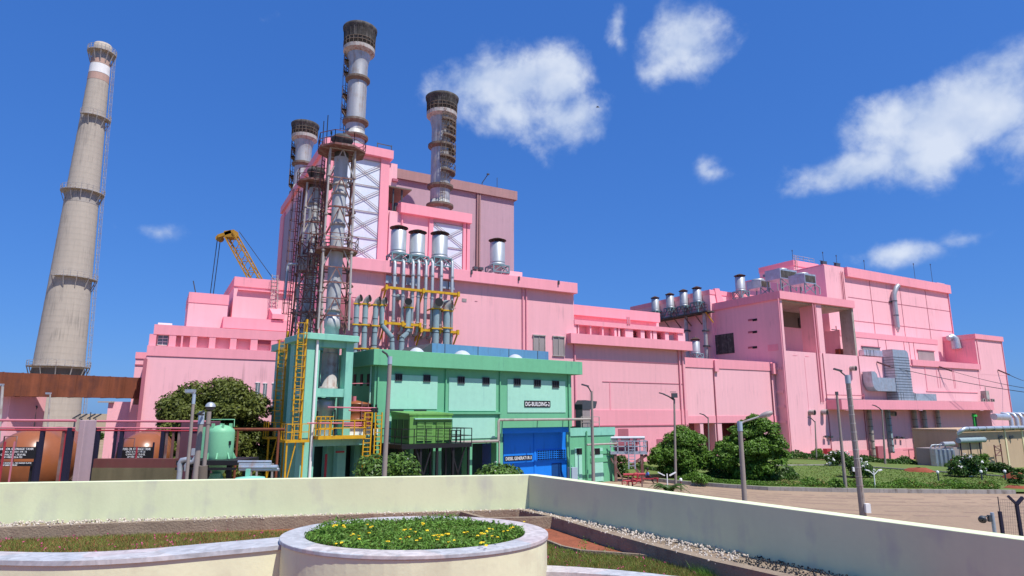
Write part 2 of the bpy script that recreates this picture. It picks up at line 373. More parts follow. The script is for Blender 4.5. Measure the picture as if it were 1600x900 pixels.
KX = .1308; sc_ = N.new('ShaderNodeSeparateColor'); Lk.new(hs.outputs[0], sc_.inputs[0]); cb_ = N.new('ShaderNodeCombineColor')
for i_,(x0_,y0_,g_) in enumerate(((.091,.049,.60),(.191,.172,.52),(.402,.575,.42))):
    p_ = N.new('ShaderNodeMath'); p_.operation = 'MULTIPLY'; p_.inputs[1].default_value = KX/x0_; Lk.new(sc_.outputs[i_], p_.inputs[0])
    q_ = N.new('ShaderNodeMath'); q_.operation = 'POWER'; q_.inputs[1].default_value = g_; Lk.new(p_.outputs[0], q_.inputs[0])
    r_ = N.new('ShaderNodeMath'); r_.operation = 'MULTIPLY'; r_.inputs[1].default_value = y0_/KX; Lk.new(q_.outputs[0], r_.inputs[0]); Lk.new(r_.outputs[0], cb_.inputs[i_])
tc = N.new('ShaderNodeTexCoord')
def wm(op, a, b=None, c=None):
    n = N.new('ShaderNodeMath'); n.operation = op
    for i, v in enumerate((a, b, c)):
        if v is None: continue
        if isinstance(v, (int, float)): n.inputs[i].default_value = v
        else: Lk.new(v, n.inputs[i])
    return n.outputs[0]
def wdot(v):
    n = N.new('ShaderNodeVectorMath'); n.operation = 'DOT_PRODUCT'; n.inputs[1].default_value = v
    Lk.new(tc.outputs['Generated'], n.inputs[0]); return n.outputs['Value']
def puff(x, y, rx, ry, tilt=0, k=1.0):
    c = vnorm(ray(x, y)); r = vnorm(cross(c, (0,0,1))); u = cross(r, c)
    s = 1/(FPX*1.02); ct, st = cos(radians(tilt)), sin(radians(tilt))
    e1 = vadd(vmul(r, ct), vmul(u, st)); e2 = vadd(vmul(r, -st), vmul(u, ct))
    cx = N.new('ShaderNodeCombineXYZ')
    Lk.new(wdot(vmul(e1, 1/(rx*s))), cx.inputs[0]); Lk.new(wdot(vmul(e2, 1/(ry*s))), cx.inputs[1])
    Lk.new(wm('SUBTRACT', 1.0, wdot(c)), cx.inputs[2])
    l = N.new('ShaderNodeVectorMath'); l.operation = 'LENGTH'; Lk.new(cx.outputs[0], l.inputs[0])
    return wm('MULTIPLY', wm('SUBTRACT', 1.0, l.outputs['Value']), k)
puffs = [(790,132,120,62,8,1.0),(805,175,130,62,-14,.75),(925,200,44,46,0,.7),(745,128,88,46,14,.95),(868,122,66,66,0,1.0),(880,190,86,62,-22,.85),(905,182,56,50,0,.8),(850,205,66,52,-10,.6),
         (1068,70,76,66,12,1.0),(1090,92,64,44,10,.85),(1035,105,40,34,20,.6),(965,38,20,44,-20,.62),(968,66,14,34,10,.4),
         (1490,190,170,70,14,1.0),(1565,180,96,50,8,1.0),(1400,185,90,46,8,.85),(1350,262,120,38,4,.85),(1450,245,120,52,12,.8),(1640,200,90,58,0,.9),
         (1400,397,58,20,-3,.62),(1100,262,13,12,30,.20),(1112,271,22,9,-12,.22),(236,361,44,13,-2,.36),(1500,374,26,10,0,.3),(800,90,30,16,0,.3),(412,32,26,12,0,.25)]
acc = None
for p in puffs:
    f = puff(*p); acc = f if acc is None else wm('MAXIMUM', acc, f)
def wnoise(sc, det, dist, rough=.6):
    n = N.new('ShaderNodeTexNoise'); n.inputs['Scale'].default_value = sc; n.inputs['Detail'].default_value = det
    n.inputs['Distortion'].default_value = dist; n.inputs['Roughness'].default_value = rough
    Lk.new(tc.outputs['Generated'], n.inputs['Vector']); return n.outputs['Fac']
n1 = wnoise(12, 12, .12, .60); n2 = wnoise(5, 5, .3)
den = wm('ADD', acc, wm('MULTIPLY', wm('SUBTRACT', n1, .50), 1.9))
mr = N.new('ShaderNodeMapRange'); mr.interpolation_type = 'SMOOTHSTEP'; mr.inputs['From Min'].default_value = .05; mr.inputs['From Max'].default_value = .84
Lk.new(den, mr.inputs['Value'])
gate = N.new('ShaderNodeMapRange'); gate.inputs['From Min'].default_value = -.45; gate.inputs['From Max'].default_value = .12; Lk.new(acc, gate.inputs['Value'])
cov = wm('MULTIPLY', wm('MULTIPLY', mr.outputs[0], gate.outputs[0]), .84)
of_ = N.new('ShaderNodeVectorMath'); of_.operation = 'ADD'; of_.inputs[1].default_value = (.022,-.006,.034); Lk.new(tc.outputs['Generated'], of_.inputs[0])
nb = N.new('ShaderNodeTexNoise'); nb.inputs['Scale'].default_value = 12; nb.inputs['Detail'].default_value = 4; nb.inputs['Distortion'].default_value = .12; nb.inputs['Roughness'].default_value = .5; Lk.new(of_.outputs[0], nb.inputs['Vector'])
na = wnoise(12, 4, .12, .5)
lit = wm('ADD', wm('MULTIPLY', wm('SUBTRACT', na, nb.outputs['Fac']), 2.6), wm('ADD', wm('MULTIPLY', n2, .5), wm('MULTIPLY', den, .30)))
cc = N.new('ShaderNodeMix'); cc.data_type = 'RGBA'; cc.clamp_factor = True; cc.inputs['A'].default_value = (3.5,4.4,6.2,1); cc.inputs['B'].default_value = (6.1,6.6,7.4,1)
Lk.new(lit, cc.inputs['Factor'])
mxs = N.new('ShaderNodeMix'); mxs.data_type = 'RGBA'
Lk.new(cov, mxs.inputs['Factor']); Lk.new(cb_.outputs[0], mxs.inputs['A']); Lk.new(cc.outputs['Result'], mxs.inputs['B'])
Lk.new(mxs.outputs['Result'], bg.inputs['Color'])
# ---------------------------------------------------------------- ground, road, lawn
def sst(v): v = max(0, min(1, v)); return v*v*(3-2*v)
def GH(x, y): return -1.8*sst((y-62)/42)*sst((x-42)/28)      # the yard falls away gently behind the lawn
gx_ = [-3000,-200,0,36,42,47,52,57,62,67,72,80,120,300,3000]; gy_ = [-300,0,40,60,64,70,76,82,88,94,100,106,120,160,400,4000]
m = MB(); m.add([(x,y,GH(x,y)) for y in gy_ for x in gx_], [(j*15+i,j*15+i+1,(j+1)*15+i+1,(j+1)*15+i) for j in range(15) for i in range(14)]); setting('ground', m, M_ground)
def gz(px, py, z=0): p = FW.on_z(px, py, z); return (p[0], p[1])
def gg(px, py):
    z = 0
    for _ in range(12): p = FW.on_z(px, py, z); z = .5*z+.5*(GH(p[0],p[1])+.12)
    return (p[0], p[1])
kl = [gz(1000,750), gz(1065,757), gz(1130,762), gz(1200,766.5), gz(1300,769), gz(1400,770.5), gz(1500,771.5), gz(1588,772)]
m = MB()
m.add([(-60,15,.004),(80,15,.004),(80,40,.004)] + [(p[0],p[1]-.02,.004) for p in kl[::-1]] + [(-1,66,.004),(-1,72,.004),(-60,45,.004)], [tuple(range(14))])
setting('road', m, M_road)
m = MB(); rr_ = random.Random(9)
for o_ in (2.2,3.9,5.6,7.4,10.5,12.3):
    a_ = rr_.uniform(0,1.2)
    for i in range(len(kl)-1):
        p, q = kl[i], kl[i+1]
        for j in range(6):
            if rr_.random() < .22: continue
            c0 = (p[0]+(q[0]-p[0])*j/6, p[1]+(q[1]-p[1])*j/6-o_-.5*sin(a_+c_ if False else a_+i*.5)); c1 = (p[0]+(q[0]-p[0])*(j+1)/6, p[1]+(q[1]-p[1])*(j+1)/6-o_-.5*sin(a_+(i+(1 if j == 5 else 0))*.5))
            w_ = rr_.uniform(.12,.26); m.add([(c0[0],c0[1]-w_,.009),(c1[0],c1[1]-w_,.009),(c1[0],c1[1]+w_,.009),(c0[0],c0[1]+w_,.009)],[(0,1,2,3)])
setting('road_wear', m, mat('worn_road_tracks', (.275,.19,.14), rough=.95, var=.12, streak=0, scale=.6, fine=.1))
# lawn behind the kerb
fl = kl+[gz(1640,772),gz(1800,772)]; bl_ = [(5,77),(11,83),(18,88),(27,94),(42,102),(58,111),(72,118),(88,126),(104,132),(130,134)]
m = MB(); NJ = 22; vs = []
for p, q in zip(fl, bl_):
    for j in range(NJ+1): c = ext_(p,q,j/NJ) if False else (p[0]+(q[0]-p[0])*j/NJ, p[1]+.12+(q[1]-p[1])*j/NJ); vs.append((c[0],c[1],GH(*c)+.16))
m.add(vs, [(i*(NJ+1)+j,(i+1)*(NJ+1)+j,(i+1)*(NJ+1)+j+1,i*(NJ+1)+j+1) for i in range(len(fl)-1) for j in range(NJ)], True); setting('lawn', m, M_lawn)
m = MB()
for i in range(len(kl)-1):
    p, q = kl[i], kl[i+1]; d = vnorm((q[0]-p[0], q[1]-p[1], 0)); n = (-d[1], d[0], 0); L = hypot(q[0]-p[0], q[1]-p[1]); k = max(1, int(L/1.0))
    for j in range(k):
        a = lerp((*p,0), (*q,0), j/k); b = lerp((*p,0), (*q,0), (j+.985)/k); h = .32+random.uniform(-.012,.012)
        m.prism([(a[0],a[1]),(b[0],b[1]),(b[0]+n[0]*.2,b[1]+n[1]*.2),(a[0]+n[0]*.2,a[1]+n[1]*.2)], 0, h)
setting('kerb', m, M_roadkerb)
# inner garden path edging (pale line across the lawn)
m = MB(); pl = [gg(1190,729), gg(1240,728), gg(1290,727.5), gg(1325,729), gg(1360,731), gg(1390,733), gg(1420,735), gg(1470,738.5), gg(1520,742), gg(1600,748)]
for i in range(len(pl)-1): m.bar((*pl[i],GH(*pl[i])+.2), (*pl[i+1],GH(*pl[i+1])+.2), .22, .16)
solo('lawn_edging', m, M_roadkerb, 'thin pale concrete edging strip curving across the far side of the lawn', 'edging')
for i, (x, y, r, h, lab) in enumerate([(1438,737,1.6,.42,'mound of red earth on the lawn near the middle of the far edging'),(1588,748,1.1,.6,'small mound of red earth at the right end of the lawn'),(1590,763,1.0,.22,'low spill of red earth beside the end of the road kerb')]):
    c = gg(x, y); gh = GH(*c); m = MB(); rr = random.Random(i)
    prof = [(r*1.0,0),(r*.86,h*.35),(r*.6,h*.75),(r*.3,h*.96),(.01,h)]
    m.lathe((c[0],c[1],gh+.12), prof, 18); m.v = [(v[0]+rr.uniform(-.12,.12), v[1]+rr.uniform(-.12,.12), v[2]+rr.uniform(-.05,.05)) for v in m.v]
    solo('earth_mound', m, M_mound, lab, 'mound', org=(c[0],c[1],.1), group='mounds of red earth')
# ---------------------------------------------------------------- chimney
def Z(px, py, D): return FW.at(px, py, D)[2]
D = 149.; cx, cy = -106.0, 149.0
t = thing('chimney', 'tall tapering concrete chimney with a white band near its top', 'chimney', FW, (cx,cy,0))
H = 100.0
def cr(z): return 5.72 - z*(5.72-1.92)/H
m = MB(); m.lathe((cx,cy,0), [(cr(z)+.03*(i%2), z) for i, z in enumerate(np.linspace(0,H,67))]+[(1.5,H),(1.5,H-4)], 40); part(t, 'shaft', m, M_conc)
def band(y0, y1, mt, lab):
    z0, z1 = Z(155,y1,D), Z(155,y0,D); m = MB(); m.lathe((cx,cy,0), [(cr(z0)+.06,z0),(cr(z1)+.06,z1)], 40); part(t, 'painted_band', m, mt, label=lab)
M_bandw = mat('worn_white_band', (.78,.76,.74), var=.05, streak=.1, dirt=(.5,.4,.36), dirt_amt=.2); M_bandr = mat('faded_red_band', (.47,.30,.24), var=.06, streak=.12, dirt=(.36,.27,.22), dirt_amt=.3)
band(104,118,M_bandw,'white painted band'); band(118.5,129,M_bandr,'faded pink band'); band(96,103.5,M_bandr,'faded pink band under the top gallery')
def gallery(y, full, brace, w=1.15):
    z = Z(100,y,D); r = cr(z); a = None if full else (-1.75, .75)
    m = MB(); m.lathe((cx,cy,0), [(r+.02,z-.15),(r+w,z-.15),(r+w,z+.1),(r+.02,z+.1)], 36 if full else 18, smooth=False, arc=a)
    n = 24 if full else 10; t0, t1 = a or (0, 2*pi)
    for k in range(n if full else n+1):
        th = t0+(t1-t0)*k/n; c, s_ = cos(th), sin(th)
        m.bar((cx+(r+w)*c,cy+(r+w)*s_,z), (cx+(r+w)*c,cy+(r+w)*s_,z+1.2), .09)
        if brace and k % 2 == 0:
            r2 = cr(z-brace); m.bar((cx+(r+w-.1)*c,cy+(r+w-.1)*s_,z-.1), (cx+(r2+.1)*c,cy+(r2+.1)*s_,z-brace), .16)
    for h in (.6,1.2):
        m.lathe((cx,cy,0), [(r+w-.03,z+h-.03),(r+w+.03,z+h-.03),(r+w+.03,z+h+.03),(r+w-.03,z+h+.03)], 36 if full else 18, arc=a)
    part(t, 'gallery', m, M_palesteel)
gallery(573,1,2.8); gallery(302,1,2.5); gallery(84,1,3.0,1.2); gallery(186,0,2.4); gallery(436,0,2.6); 
for y, hh in ((577,3.2),(306,2.4),(88,3.0)):   # collar below each gallery, darker at the lowest one
    z = Z(100,y,D); m = MB(); m.lathe((cx,cy,0), [(cr(z-hh)+.05,z-hh),(cr(z)+.05,z)], 40); part(t, 'collar', m, M_concd if y > 400 else M_bare)
m = MB(); th = .46; c, s_ = cos(th), sin(th)
p = (cx+(cr(3)+.5)*c, cy+(cr(3)+.5)*s_, 3); q = (cx+(cr(H)+.5)*c, cy+(cr(H)+.5)*s_, H-1)
m.ladder(p, q, (-s_,c,0), w=.6, step=.9, r=.035, cage=1.8, out=(c,s_,.0)); part(t, 'ladder', m, M_palesteel)
# ---------------------------------------------------------------- rusty duct across the left side
m = MB(); pz = 8.74; q = FW.at(224,605,60); p0 = FW.at(-120,600,47.5)
m.bar((p0[0],p0[1],pz), (q[0],q[1],pz), 1.5, 1.86)
d = vnorm(vsub((q[0],q[1],0),(p0[0],p0[1],0)))
t = thing('overhead_duct', 'long rust brown plate duct crossing in front of the concrete chimney', 'duct', FW, (p0[0],p0[1],0))
part(t, 'casing', m, M_rust)
m = MB()
for k in range(12):
    c = lerp((p0[0],p0[1],pz), (q[0],q[1],pz), (k+.5)/12); m.bar(c, vadd(c, vmul(d,.06)), 1.56, 1.92)
part(t, 'flange', m, M_rust)
m = MB(); c = lerp((p0[0],p0[1],pz), (q[0],q[1],pz), .985); m.bar((c[0],c[1],pz-1.5),(c[0],c[1],pz-.9),1.0,.5); m.bar((c[0]+.2,c[1],0),(c[0]+.2,c[1],pz-1.5),.3); part(t, 'support_bracket', m, M_rusteel); m = MB(); c = lerp((p0[0],p0[1],pz), (q[0],q[1],pz), .02); m.bar((c[0],c[1],0),(c[0],c[1],pz-.9),.4); part(t, 'support_bracket', m, M_rusteel)
# ---------------------------------------------------------------- pink buildings, left hall
F = FM
def zt(px, py, b, Fr=None): return (Fr or FM).on_b(px, py, b)[2]
def at_(px, py, b, Fr=None): return (Fr or FM).on_b(px, py, b)[0]
b = 67.0; a0 = at_(231,540,b); aR = at_(470,540,b)
t = thing('pink_hall', 'low pink hall with recessed bays under its parapet, behind the round tree', 'building', F, (a0,b,0))
m = MB(); z1 = zt(231,540,b-.5); m.box(a0,aR,b-.5,b+22,0,z1); part(t, 'lower_wall', m, M_pink)
m = MB(); m.box(a0-.03,aR,b-.58,b-.49,z1-.9,z1+.02); part(t, 'ledge', m, M_rose)
zw0, zw1 = z1, zt(240,522,b); m = MB(); m.box(a0+.8,aR,b+.55,b+20,zw0,zw1); part(t, 'recessed_wall', m, M_pink)
m = MB(); m.box(a0+.35,aR,b-.05,b+21,zw1,zt(240,506.5,b)); part(t, 'parapet', m, M_rose)
for x0, x1 in ((233,244),(264,275),(283,286),(297,308),(327,337),(360,370),(392,403),(424,434)):
    m = MB(); m.fb(F, b-.02, b+.6, x0, x1, 530, 531, zw0, zw1); part(t, 'pier', m, M_rose)
m = MB(); m.fb(F, b+.45, b+.55, 246, 262, 523, 539); wpt = part(t, 'window', m, M_glass)
m = MB(); [m.fb(F, b+.40, b+.46, x, x+.7, 523, 539) for x in (246,254,262)]; [m.fb(F, b+.40, b+.46, 246, 262.5, y, y+.7) for y in (523,528,533,538.5)]; part(t, 'window_frame', m, M_white, wpt)
m = MB(); m.fb(F, b+.3, b+.55, 404, 423, 531, 537); part(t, 'shutter_box', m, M_rosed)
bA = 70.0; m = MB(); aa = at_(294,480,bA), at_(356,480,bA); m.box(aa[0],aa[1],bA,bA+6,zt(294,510,bA),zt(294,472,bA)); part(t, 'roof_block', m, M_pink)
m = MB(); m.box(aa[0]-.04,aa[1]+.04,bA-.05,bA+6.05,zt(294,472,bA),zt(294,456,bA)); part(t, 'roof_block_parapet', m, M_rose)
bB = 71.5; aa = at_(364,470,bB), at_(500,470,bB); zT = zt(364,432,bB)
m = MB(); m.box(aa[0],aa[1],bB,bB+12,zt(364,500,bB),zT-1.0); part(t, 'stair_block', m, M_pink)
m = MB(); m.box(aa[0]-.05,aa[1],bB-.12,bB+12,zT-1.0,zT); part(t, 'stair_block_parapet', m, M_rose)
m = MB(); m.box(at_(372,453,bB),at_(424,455,bB),bB-.35,bB,zt(375,453.5,bB),zt(375,451.5,bB)); m.box(at_(432,453,bB),at_(458,455,bB),bB-.35,bB,zt(432,459,bB),zt(432,457,bB)); part(t, 'drip_ledge', m, M_rose)
bC = 69.; m = MB(); m.box(at_(349,500,bC),at_(480,510,bC),bC,bC+4,zt(349,512,bC),zt(349,494.5,bC)); part(t, 'plinth', m, M_rose)
m = MB(); z0 = zt(424,500,bC+1); aL = at_(423,490,bC+1); aE = at_(442,490,bC+1)
m.slab([(aL,bC-.2,z0),(aL,bC+2.4,z0),(aL,bC+2.4,z0+1.5),(aL,bC-.2,z0+.5)], (aE-aL,0,0)); part(t, 'hood', m, M_rose)
m = MB(); m.box(at_(247,505,b+2),at_(269,505,b+2),b+1,b+3,zt(240,506.5,b),zt(247,502,b)); part(t, 'roof_slab', m, M_white)
m = MB(); m.ladder((at_(427,520,bB-.3),bB-.3,zt(427,500,bB)),(at_(429,440,bB-.3),bB-.3,zT+.6),(1,0,0),w=.6,step=.4,r=.03,cage=1.2,out=(0,-1,0)); part(t, 'ladder', m, M_palesteel)
for x0, x1, yt in ((399,406,598),(411,417,599),(425,433,599),(400,409,632),(424,432,634)):
    m = MB(); m.fb(F, b-.53, b-.5, x0, x1, yt, yt+(24 if yt < 610 else 14)); w_ = part(t, 'window', m, M_glass)
    m = MB(); m.fb(F, b-.57, b-.51, x0, x1, yt-.8, yt+.3); m.fb(F, b-.57, b-.53, (x0+x1)/2-.3, (x0+x1)/2+.3, yt, yt+(24 if yt < 610 else 14)); part(t, 'window_frame', m, M_white, w_)
m = MB(); m.tube((at_(308,455,bA),bA+1,zt(308,460,bA)),(at_(303,435,bA),bA+1,zt(303,436,bA)),.05); part(t, 'lightning_rod', m, M_gun)
m = MB(); m.bar((a0-.05,b-.55,0),(a0-.05,b-.55,z1-1.2),.5,.3); part(t, 'corner_pier', m, M_rosed)  # shaded strip at the corner, its shade put into the maroon colour
# two little pink annexes on the far left
m = MB(); aa = at_(211,570,72), at_(231,570,72); t = thing('pink_shaft', 'narrow pink shaft at the left corner of the low pink hall', 'building', F, (aa[0],72,0))
m.box(aa[0],aa[1],72,75,0,zt(211,560,72)); part(t,'wall',m,M_pink); m = MB(); m.box(aa[0]-.05,aa[1],71.9,75,zt(211,560,72),zt(211,550,72)); part(t,'parapet',m,M_rose)
m = MB(); m.box(aa[0]-.03,aa[1],71.93,72,zt(211,571,72),zt(211,569,72)); part(t,'band',m,M_rosed)
m = MB(); aa = at_(167,650,76), at_(228,650,76); t = thing('pink_pump_house', 'small plain pink block beyond the tank yard below the rusty duct', 'building', F, (aa[0],76,0))
m.box(aa[0],aa[1],76,80,0,zt(167,627.5,76)); part(t,'wall',m,M_pink); m = MB(); m.box(aa[0]-.9,aa[0]+.5,75.7,76.6,zt(167,629,76),zt(167,627,76)); part(t,'canopy',m,M_bare)
D = 52; p = FW.at(-30,640,D); q = FW.at(14,640,D); t = thing('pink_gatehouse', 'pink wall corner cut by the left edge of the photo beneath the rusty duct', 'building', FW, (p[0],D,0))
m = MB(); m.box(p[0],q[0],D,D+4,0,FW.at(10,616,D)[2]); part(t,'wall',m,M_pink); m = MB(); m.box(p[0],q[0]-.8,D-.06,D,0,FW.at(10,646,D)[2]); part(t,'dado',m,M_rosed)
# ---------------------------------------------------------------- main turbine wall (front wall with cornice)
b = 67.0; aL, aR = at_(497,470,b), at_(897,500,b); zT = zt(897,442,b-.7); zc = zt(897,458,b-.7)
t = thing('pink_turbine_building', 'big pink building with plain ribbed wall and overhanging cornice behind the green building', 'building', F, (aL,b,0))
m = MB(); m.box(aL,aR,b,b+8,0,zc+.3); part(t,'wall',m,M_pinksheet)
m = MB(); m.box(aL-.5,aR+.12,b-.75,b+8.2,zc,zT); part(t,'cornice',m,M_rose,bevel=.03)
for x in (601,607.5,817,822.5): m = MB(); m.tube((at_(x,470,b-.12),b-.12,4),(at_(x,470,b-.12),b-.12,zc),.10); part(t,'downpipe',m,M_rose)
for x0, x1, yt, yb in ((834,852,524,552),(865,882,526,555)):
    m = MB(); m.fb(F, b-.06, b+.02, x0, x1, yt, yb); w_ = part(t,'louvre_window',m,M_louvre)
    m = MB(); [m.fb(F, b-.14, b-.05, x-.35, x+.35, yt, yb) for x in (x0,(x0+x1)/2,x1)]; m.fb(F, b-.2, b-.05, x0-1, x1+1, yt-1.6, yt); m.fb(F, b-.16, b-.05, x0-1, x1+1, yb, yb+1); part(t,'window_frame',m,M_palesteel,w_)
m = MB(); m.fb(F, b-.05, b+.02, 722, 729, 466, 471); part(t,'vent_grille',m,M_louvre)
for x0, x1, yt in ((603,612.5,430),(615,624,431.5),(635,643,433),(644,652,434.5),(691,700,438.5),(701.5,710,440)):
    m = MB(); m.fb(F, b-.3, b, x0, x1, yt, yt+11); m.fb(F, b-.34, b, x0-.5, x1+.5, yt+10.6, yt+11.8); part(t,'vent_box',m,M_galv)
m = MB(); m.box(at_(795,428,b+.4),at_(816,430,b+.4),b+.4,b+3,zT,zt(795,423,b+.4)); part(t,'roof_hatch',m,M_pink)
for x, y in ((737,425),(811,435),(873,441.5)): m = MB(); p = F.on_b(x,y,b-.85); m.cbox(p,.18,.2,.5); part(t,'cornice_lamp',m,M_gun)
for x0, x1, y in ((540,560,463),(700,712,480),(742,746,470)):
    m = MB(); m.fb(F,b-.03,b,x0,x1,y,y+.8); part(t,'wall_joint',m,M_rosed)
# ---------------------------------------------------------------- tall boiler house
bT = 75.0; aL = at_(507,300,bT); aR = at_(607,300,bT); zT = zt(607,234,bT-.4); zc = zt(607,247,bT-.4)
t = thing('boiler_house', 'tall pink boiler house tower with white cross-braced panels and grey violet side wall', 'building', F, (aL,bT,0))
bE = F.on_a(437,400,aL)[1]
m = MB(); m.box(aL,aR,bT+.3,bE,15,zc+.1); part(t,'core_wall',m,M_pink)
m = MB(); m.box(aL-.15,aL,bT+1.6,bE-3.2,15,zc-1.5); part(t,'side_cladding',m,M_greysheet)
m = MB(); m.box(aL-.3,aL,bE-3.2,bE+.1,15,zc-.6); part(t,'side_pier',m,M_rose)
m = MB(); q = F.on_a(461,400,aL)[1]; m.box(aL-.3,aL-.1,q-.5,q+.2,15,zc-1.5); part(t,'side_downpipe',m,M_rose)
m = MB(); m.box(aL-.35,aR+.35,bT-.45,bE+.3,zc,zT); part(t,'roof_band',m,M_rose)
m = MB(); m.box(aL-.2,at_(518,300,bT),bT,bT+1.6,15,zc); part(t,'corner_pier',m,M_rose)
for k in range(4): m = MB(); a_ = at_(519+k*4.4,300,bT); m.box(a_,a_+.22,bT+.1,bT+.32,15,zc); part(t,'rib',m,M_rose)
m = MB(); m.box(at_(593.5,300,bT),aR,bT-.05,bT+1,15,zc); part(t,'corner_pier',m,M_rose)
def braced(x0, x1, yt, yb, rows, b_):
    a0, a1, z0, z1 = F.rect(b_, x0, x1, yt, yb); m = MB(); m.box(a0,a1,b_,b_+.1,z0,z1); pn = part(t,'white_panel',m,M_whitepanel)
    m = MB(); n = rows; bb = b_-.1
    for k in range(n+1): z = z0+(z1-z0)*k/n; m.bar((a0,bb,z),(a1,bb,z),.08)
    for k in range(n):
        za, zb = z0+(z1-z0)*k/n, z0+(z1-z0)*(k+1)/n
        for q in (0,.3):
            am = a0+(a1-a0)*.5
            m.bar((a0,bb,zb-q),(a1,bb-.02,za+.3-q+.22),.05); m.bar((a0,bb-.03,za+q),(a1,bb-.05,zb-.3+q-.22),.055)
    part(t,'cross_bracing',m,M_louvre,pn)
braced(537,593.5,243,410,4,bT+.22)
# step to the right with the open bay
a0, a1 = aR, at_(621,270,bT); zB = zt(612,255,bT+.1)
m = MB(); m.box(a0,a1,bT+.1,bT+6,zt(612,291,bT+.1),zB); part(t,'upper_step',m,M_pink)
m = MB(); m.box(at_(613,275,bT),a1+.05,bT-.25,bT+.15,zt(612,283,bT),zt(612,279,bT)); part(t,'step_ledge',m,M_rosed)
zf = zt(603,328,bT+.1); m = MB(); m.box(aR,at_(634,300,bT+4),bT+.1,bT+7,15,zf); part(t,'bay_floor_block',m,M_pink)
m = MB(); m.box(aR,at_(634,300,bT+5),bT+6.0,bT+7,zf,zt(603,289,bT)); m.box(aR,aR+.15,bT+.3,bT+6,zf,zt(603,289,bT)); part(t,'bay_back_wall',m,M_rosed)  # dark of the open bay is put into the wall colour
m = MB(); m.box(aR,at_(641,297,bT+.5),bT-.1,bT+7,zt(603,291,bT),zt(603,289,bT)); part(t,'bay_roof',m,M_concd)
for x in (614.5,628): m = MB(); m.tube((at_(x,300,bT+.4),bT+.4,zf),(at_(x,300,bT+.4),bT+.4,zt(603,291,bT)),.12); part(t,'bay_post',m,M_gun)
m = MB(); m.box(at_(617,320,bT+1),at_(622,320,bT+1),bT+1,bT+2,zf,zf+1.5); m.box(at_(606,320,bT+1.5),at_(611,320,bT+1.5),bT+2,bT+3,zf,zf+1.1); part(t,'bay_machine',m,M_gun)
# lower front wing with the second white panel
bW = bT-.2; aE = at_(733,380,bW)
zb0, zb1 = zt(624,331,bW-.6), zt(624,319,bW-.6)
m = MB(); m.box(aR+.2,aE,bW,bW+9,15,zb0+.1); part(t,'wing_wall',m,M_pink)
m = MB(); m.box(at_(624,325,bW),aE+.1,bW-.65,bW+9.2,zb0,zb1+.3); part(t,'wing_band',m,M_rose)
for x0, x1 in ((669,675.5),(722.5,727),(728.5,733)): m = MB(); m.box(at_(x0,380,bW),at_(x1,380,bW),bW-.25,bW+.1,15,zb0); part(t,'wing_pier',m,M_rose)
braced(676,722,347,420,2,bW-.12)
m = MB(); m.tube((at_(628,360,bW),bW-.1,19),(at_(628,340,bW),bW-.1,zb0),.12); part(t,'downpipe',m,M_rose)
m = MB(); p = (at_(590,222,bT+1),bT+1,zT); 
for dx in (0,1.9): m.bar((p[0]+dx,p[1],zT-.05),(p[0]+dx,p[1],zT+1.3),.1)
m.bar((p[0],p[1],zT+1.2),(p[0]+1.9,p[1],zT+1.2),.1); part(t,'roof_frame',m,M_gun)
# mauve block behind
bM = 90.0; aL2, aR2 = at_(598,300,bM), at_(803,360,bM); zT2 = zt(803,298.5,bM-.4); zc2 = zt(803,312,bM-.4)
t = thing('mauve_block', 'tall faded mauve block with brownish cornice behind the right-hand tall stack', 'building', F, (aL2,bM,0))
m = MB(); m.box(aL2,aR2,bM,bM+16,10,zc2+.1); part(t,'wall',m,M_mauve)
m = MB(); m.box(aL2,aR2+.4,bM-.5,bM+16.4,zc2,zT2); part(t,'cornice',m,M_mauvetrim)
for x in (745.5,749): m = MB(); m.tube((at_(x,380,bM-.2),bM-.2,20),(at_(x,380,bM-.2),bM-.2,zc2),.17); part(t,'downpipe',m,M_mauvetrim)
m = MB(); m.tube((at_(754,300,bM),bM+.2,zT2),(at_(754,300,bM),bM+.2,zT2+.6),.08); m.tube((at_(754,300,bM),bM+.2,zT2+.6),(at_(760,280,bM),bM-.6,zT2+2.0),.07); m.cbox((at_(760,280,bM),bM-.6,zT2+2.0),.4,.3,.2); part(t,'roof_lamp',m,M_gun)
m = MB(); m.tube((at_(781,290,bM),bM+1,zT2),(at_(781,290,bM),bM+1,zT2+2.4),.05); part(t,'lightning_rod',m,M_gun)
# ---------------------------------------------------------------- colonnade building, right of the turbine building
b = 66.6; aL, aR = at_(898,560,67), at_(1070,560,67); zb0 = zt(888,536.5,b); zb1 = zt(888,521,b)
t = thing('pink_colonnade_building', 'pink block with a row of small columned openings right of the big pink building', 'building', F, (aL,67,0))
m = MB(); m.box(aL,aR,67,75,0,zb0+.2); part(t,'wall',m,M_pinksheet)
zl = zt(899.5,640.5,67); m = MB(); m.box(aL,aR,66.93,67,0,zl); part(t,'dado',m,M_rose)
m = MB(); m.box(at_(888,530,b),at_(1077,540,b),b-.6,75.2,zb0,zb1); part(t,'lower_beam',m,M_rose)
zo0, zo1 = zb1, zt(897,507,67.2)
m = MB(); m.box(aL,at_(962,520,68.2),68.2,74,zo0,zo1); part(t,'gallery_back_wall',m,M_pink)
m = MB(); m.box(at_(962,520,70),aR,70.5,74,zo0,zo1); part(t,'gallery_deep_wall',m,M_rosed)  # dark interior behind the columns, shade painted in as maroon
for x0, x1 in ((897,901),(903,905),(922,924),(941,943),(960,963.5),(966,969),(977,989),(1001,1007),(1016,1018.5),(1020.5,1026),(1039,1044.5),(1059,1070)):
    m = MB(); m.fb(F, 67.1, 68.0, x0, x1, 515, 520, zo0, zo1); part(t,'column',m,M_pink)
m = MB(); m.box(aL,aR,66.9,74.5,zo1,zt(897,499,66.9)); part(t,'upper_beam',m,M_rose)
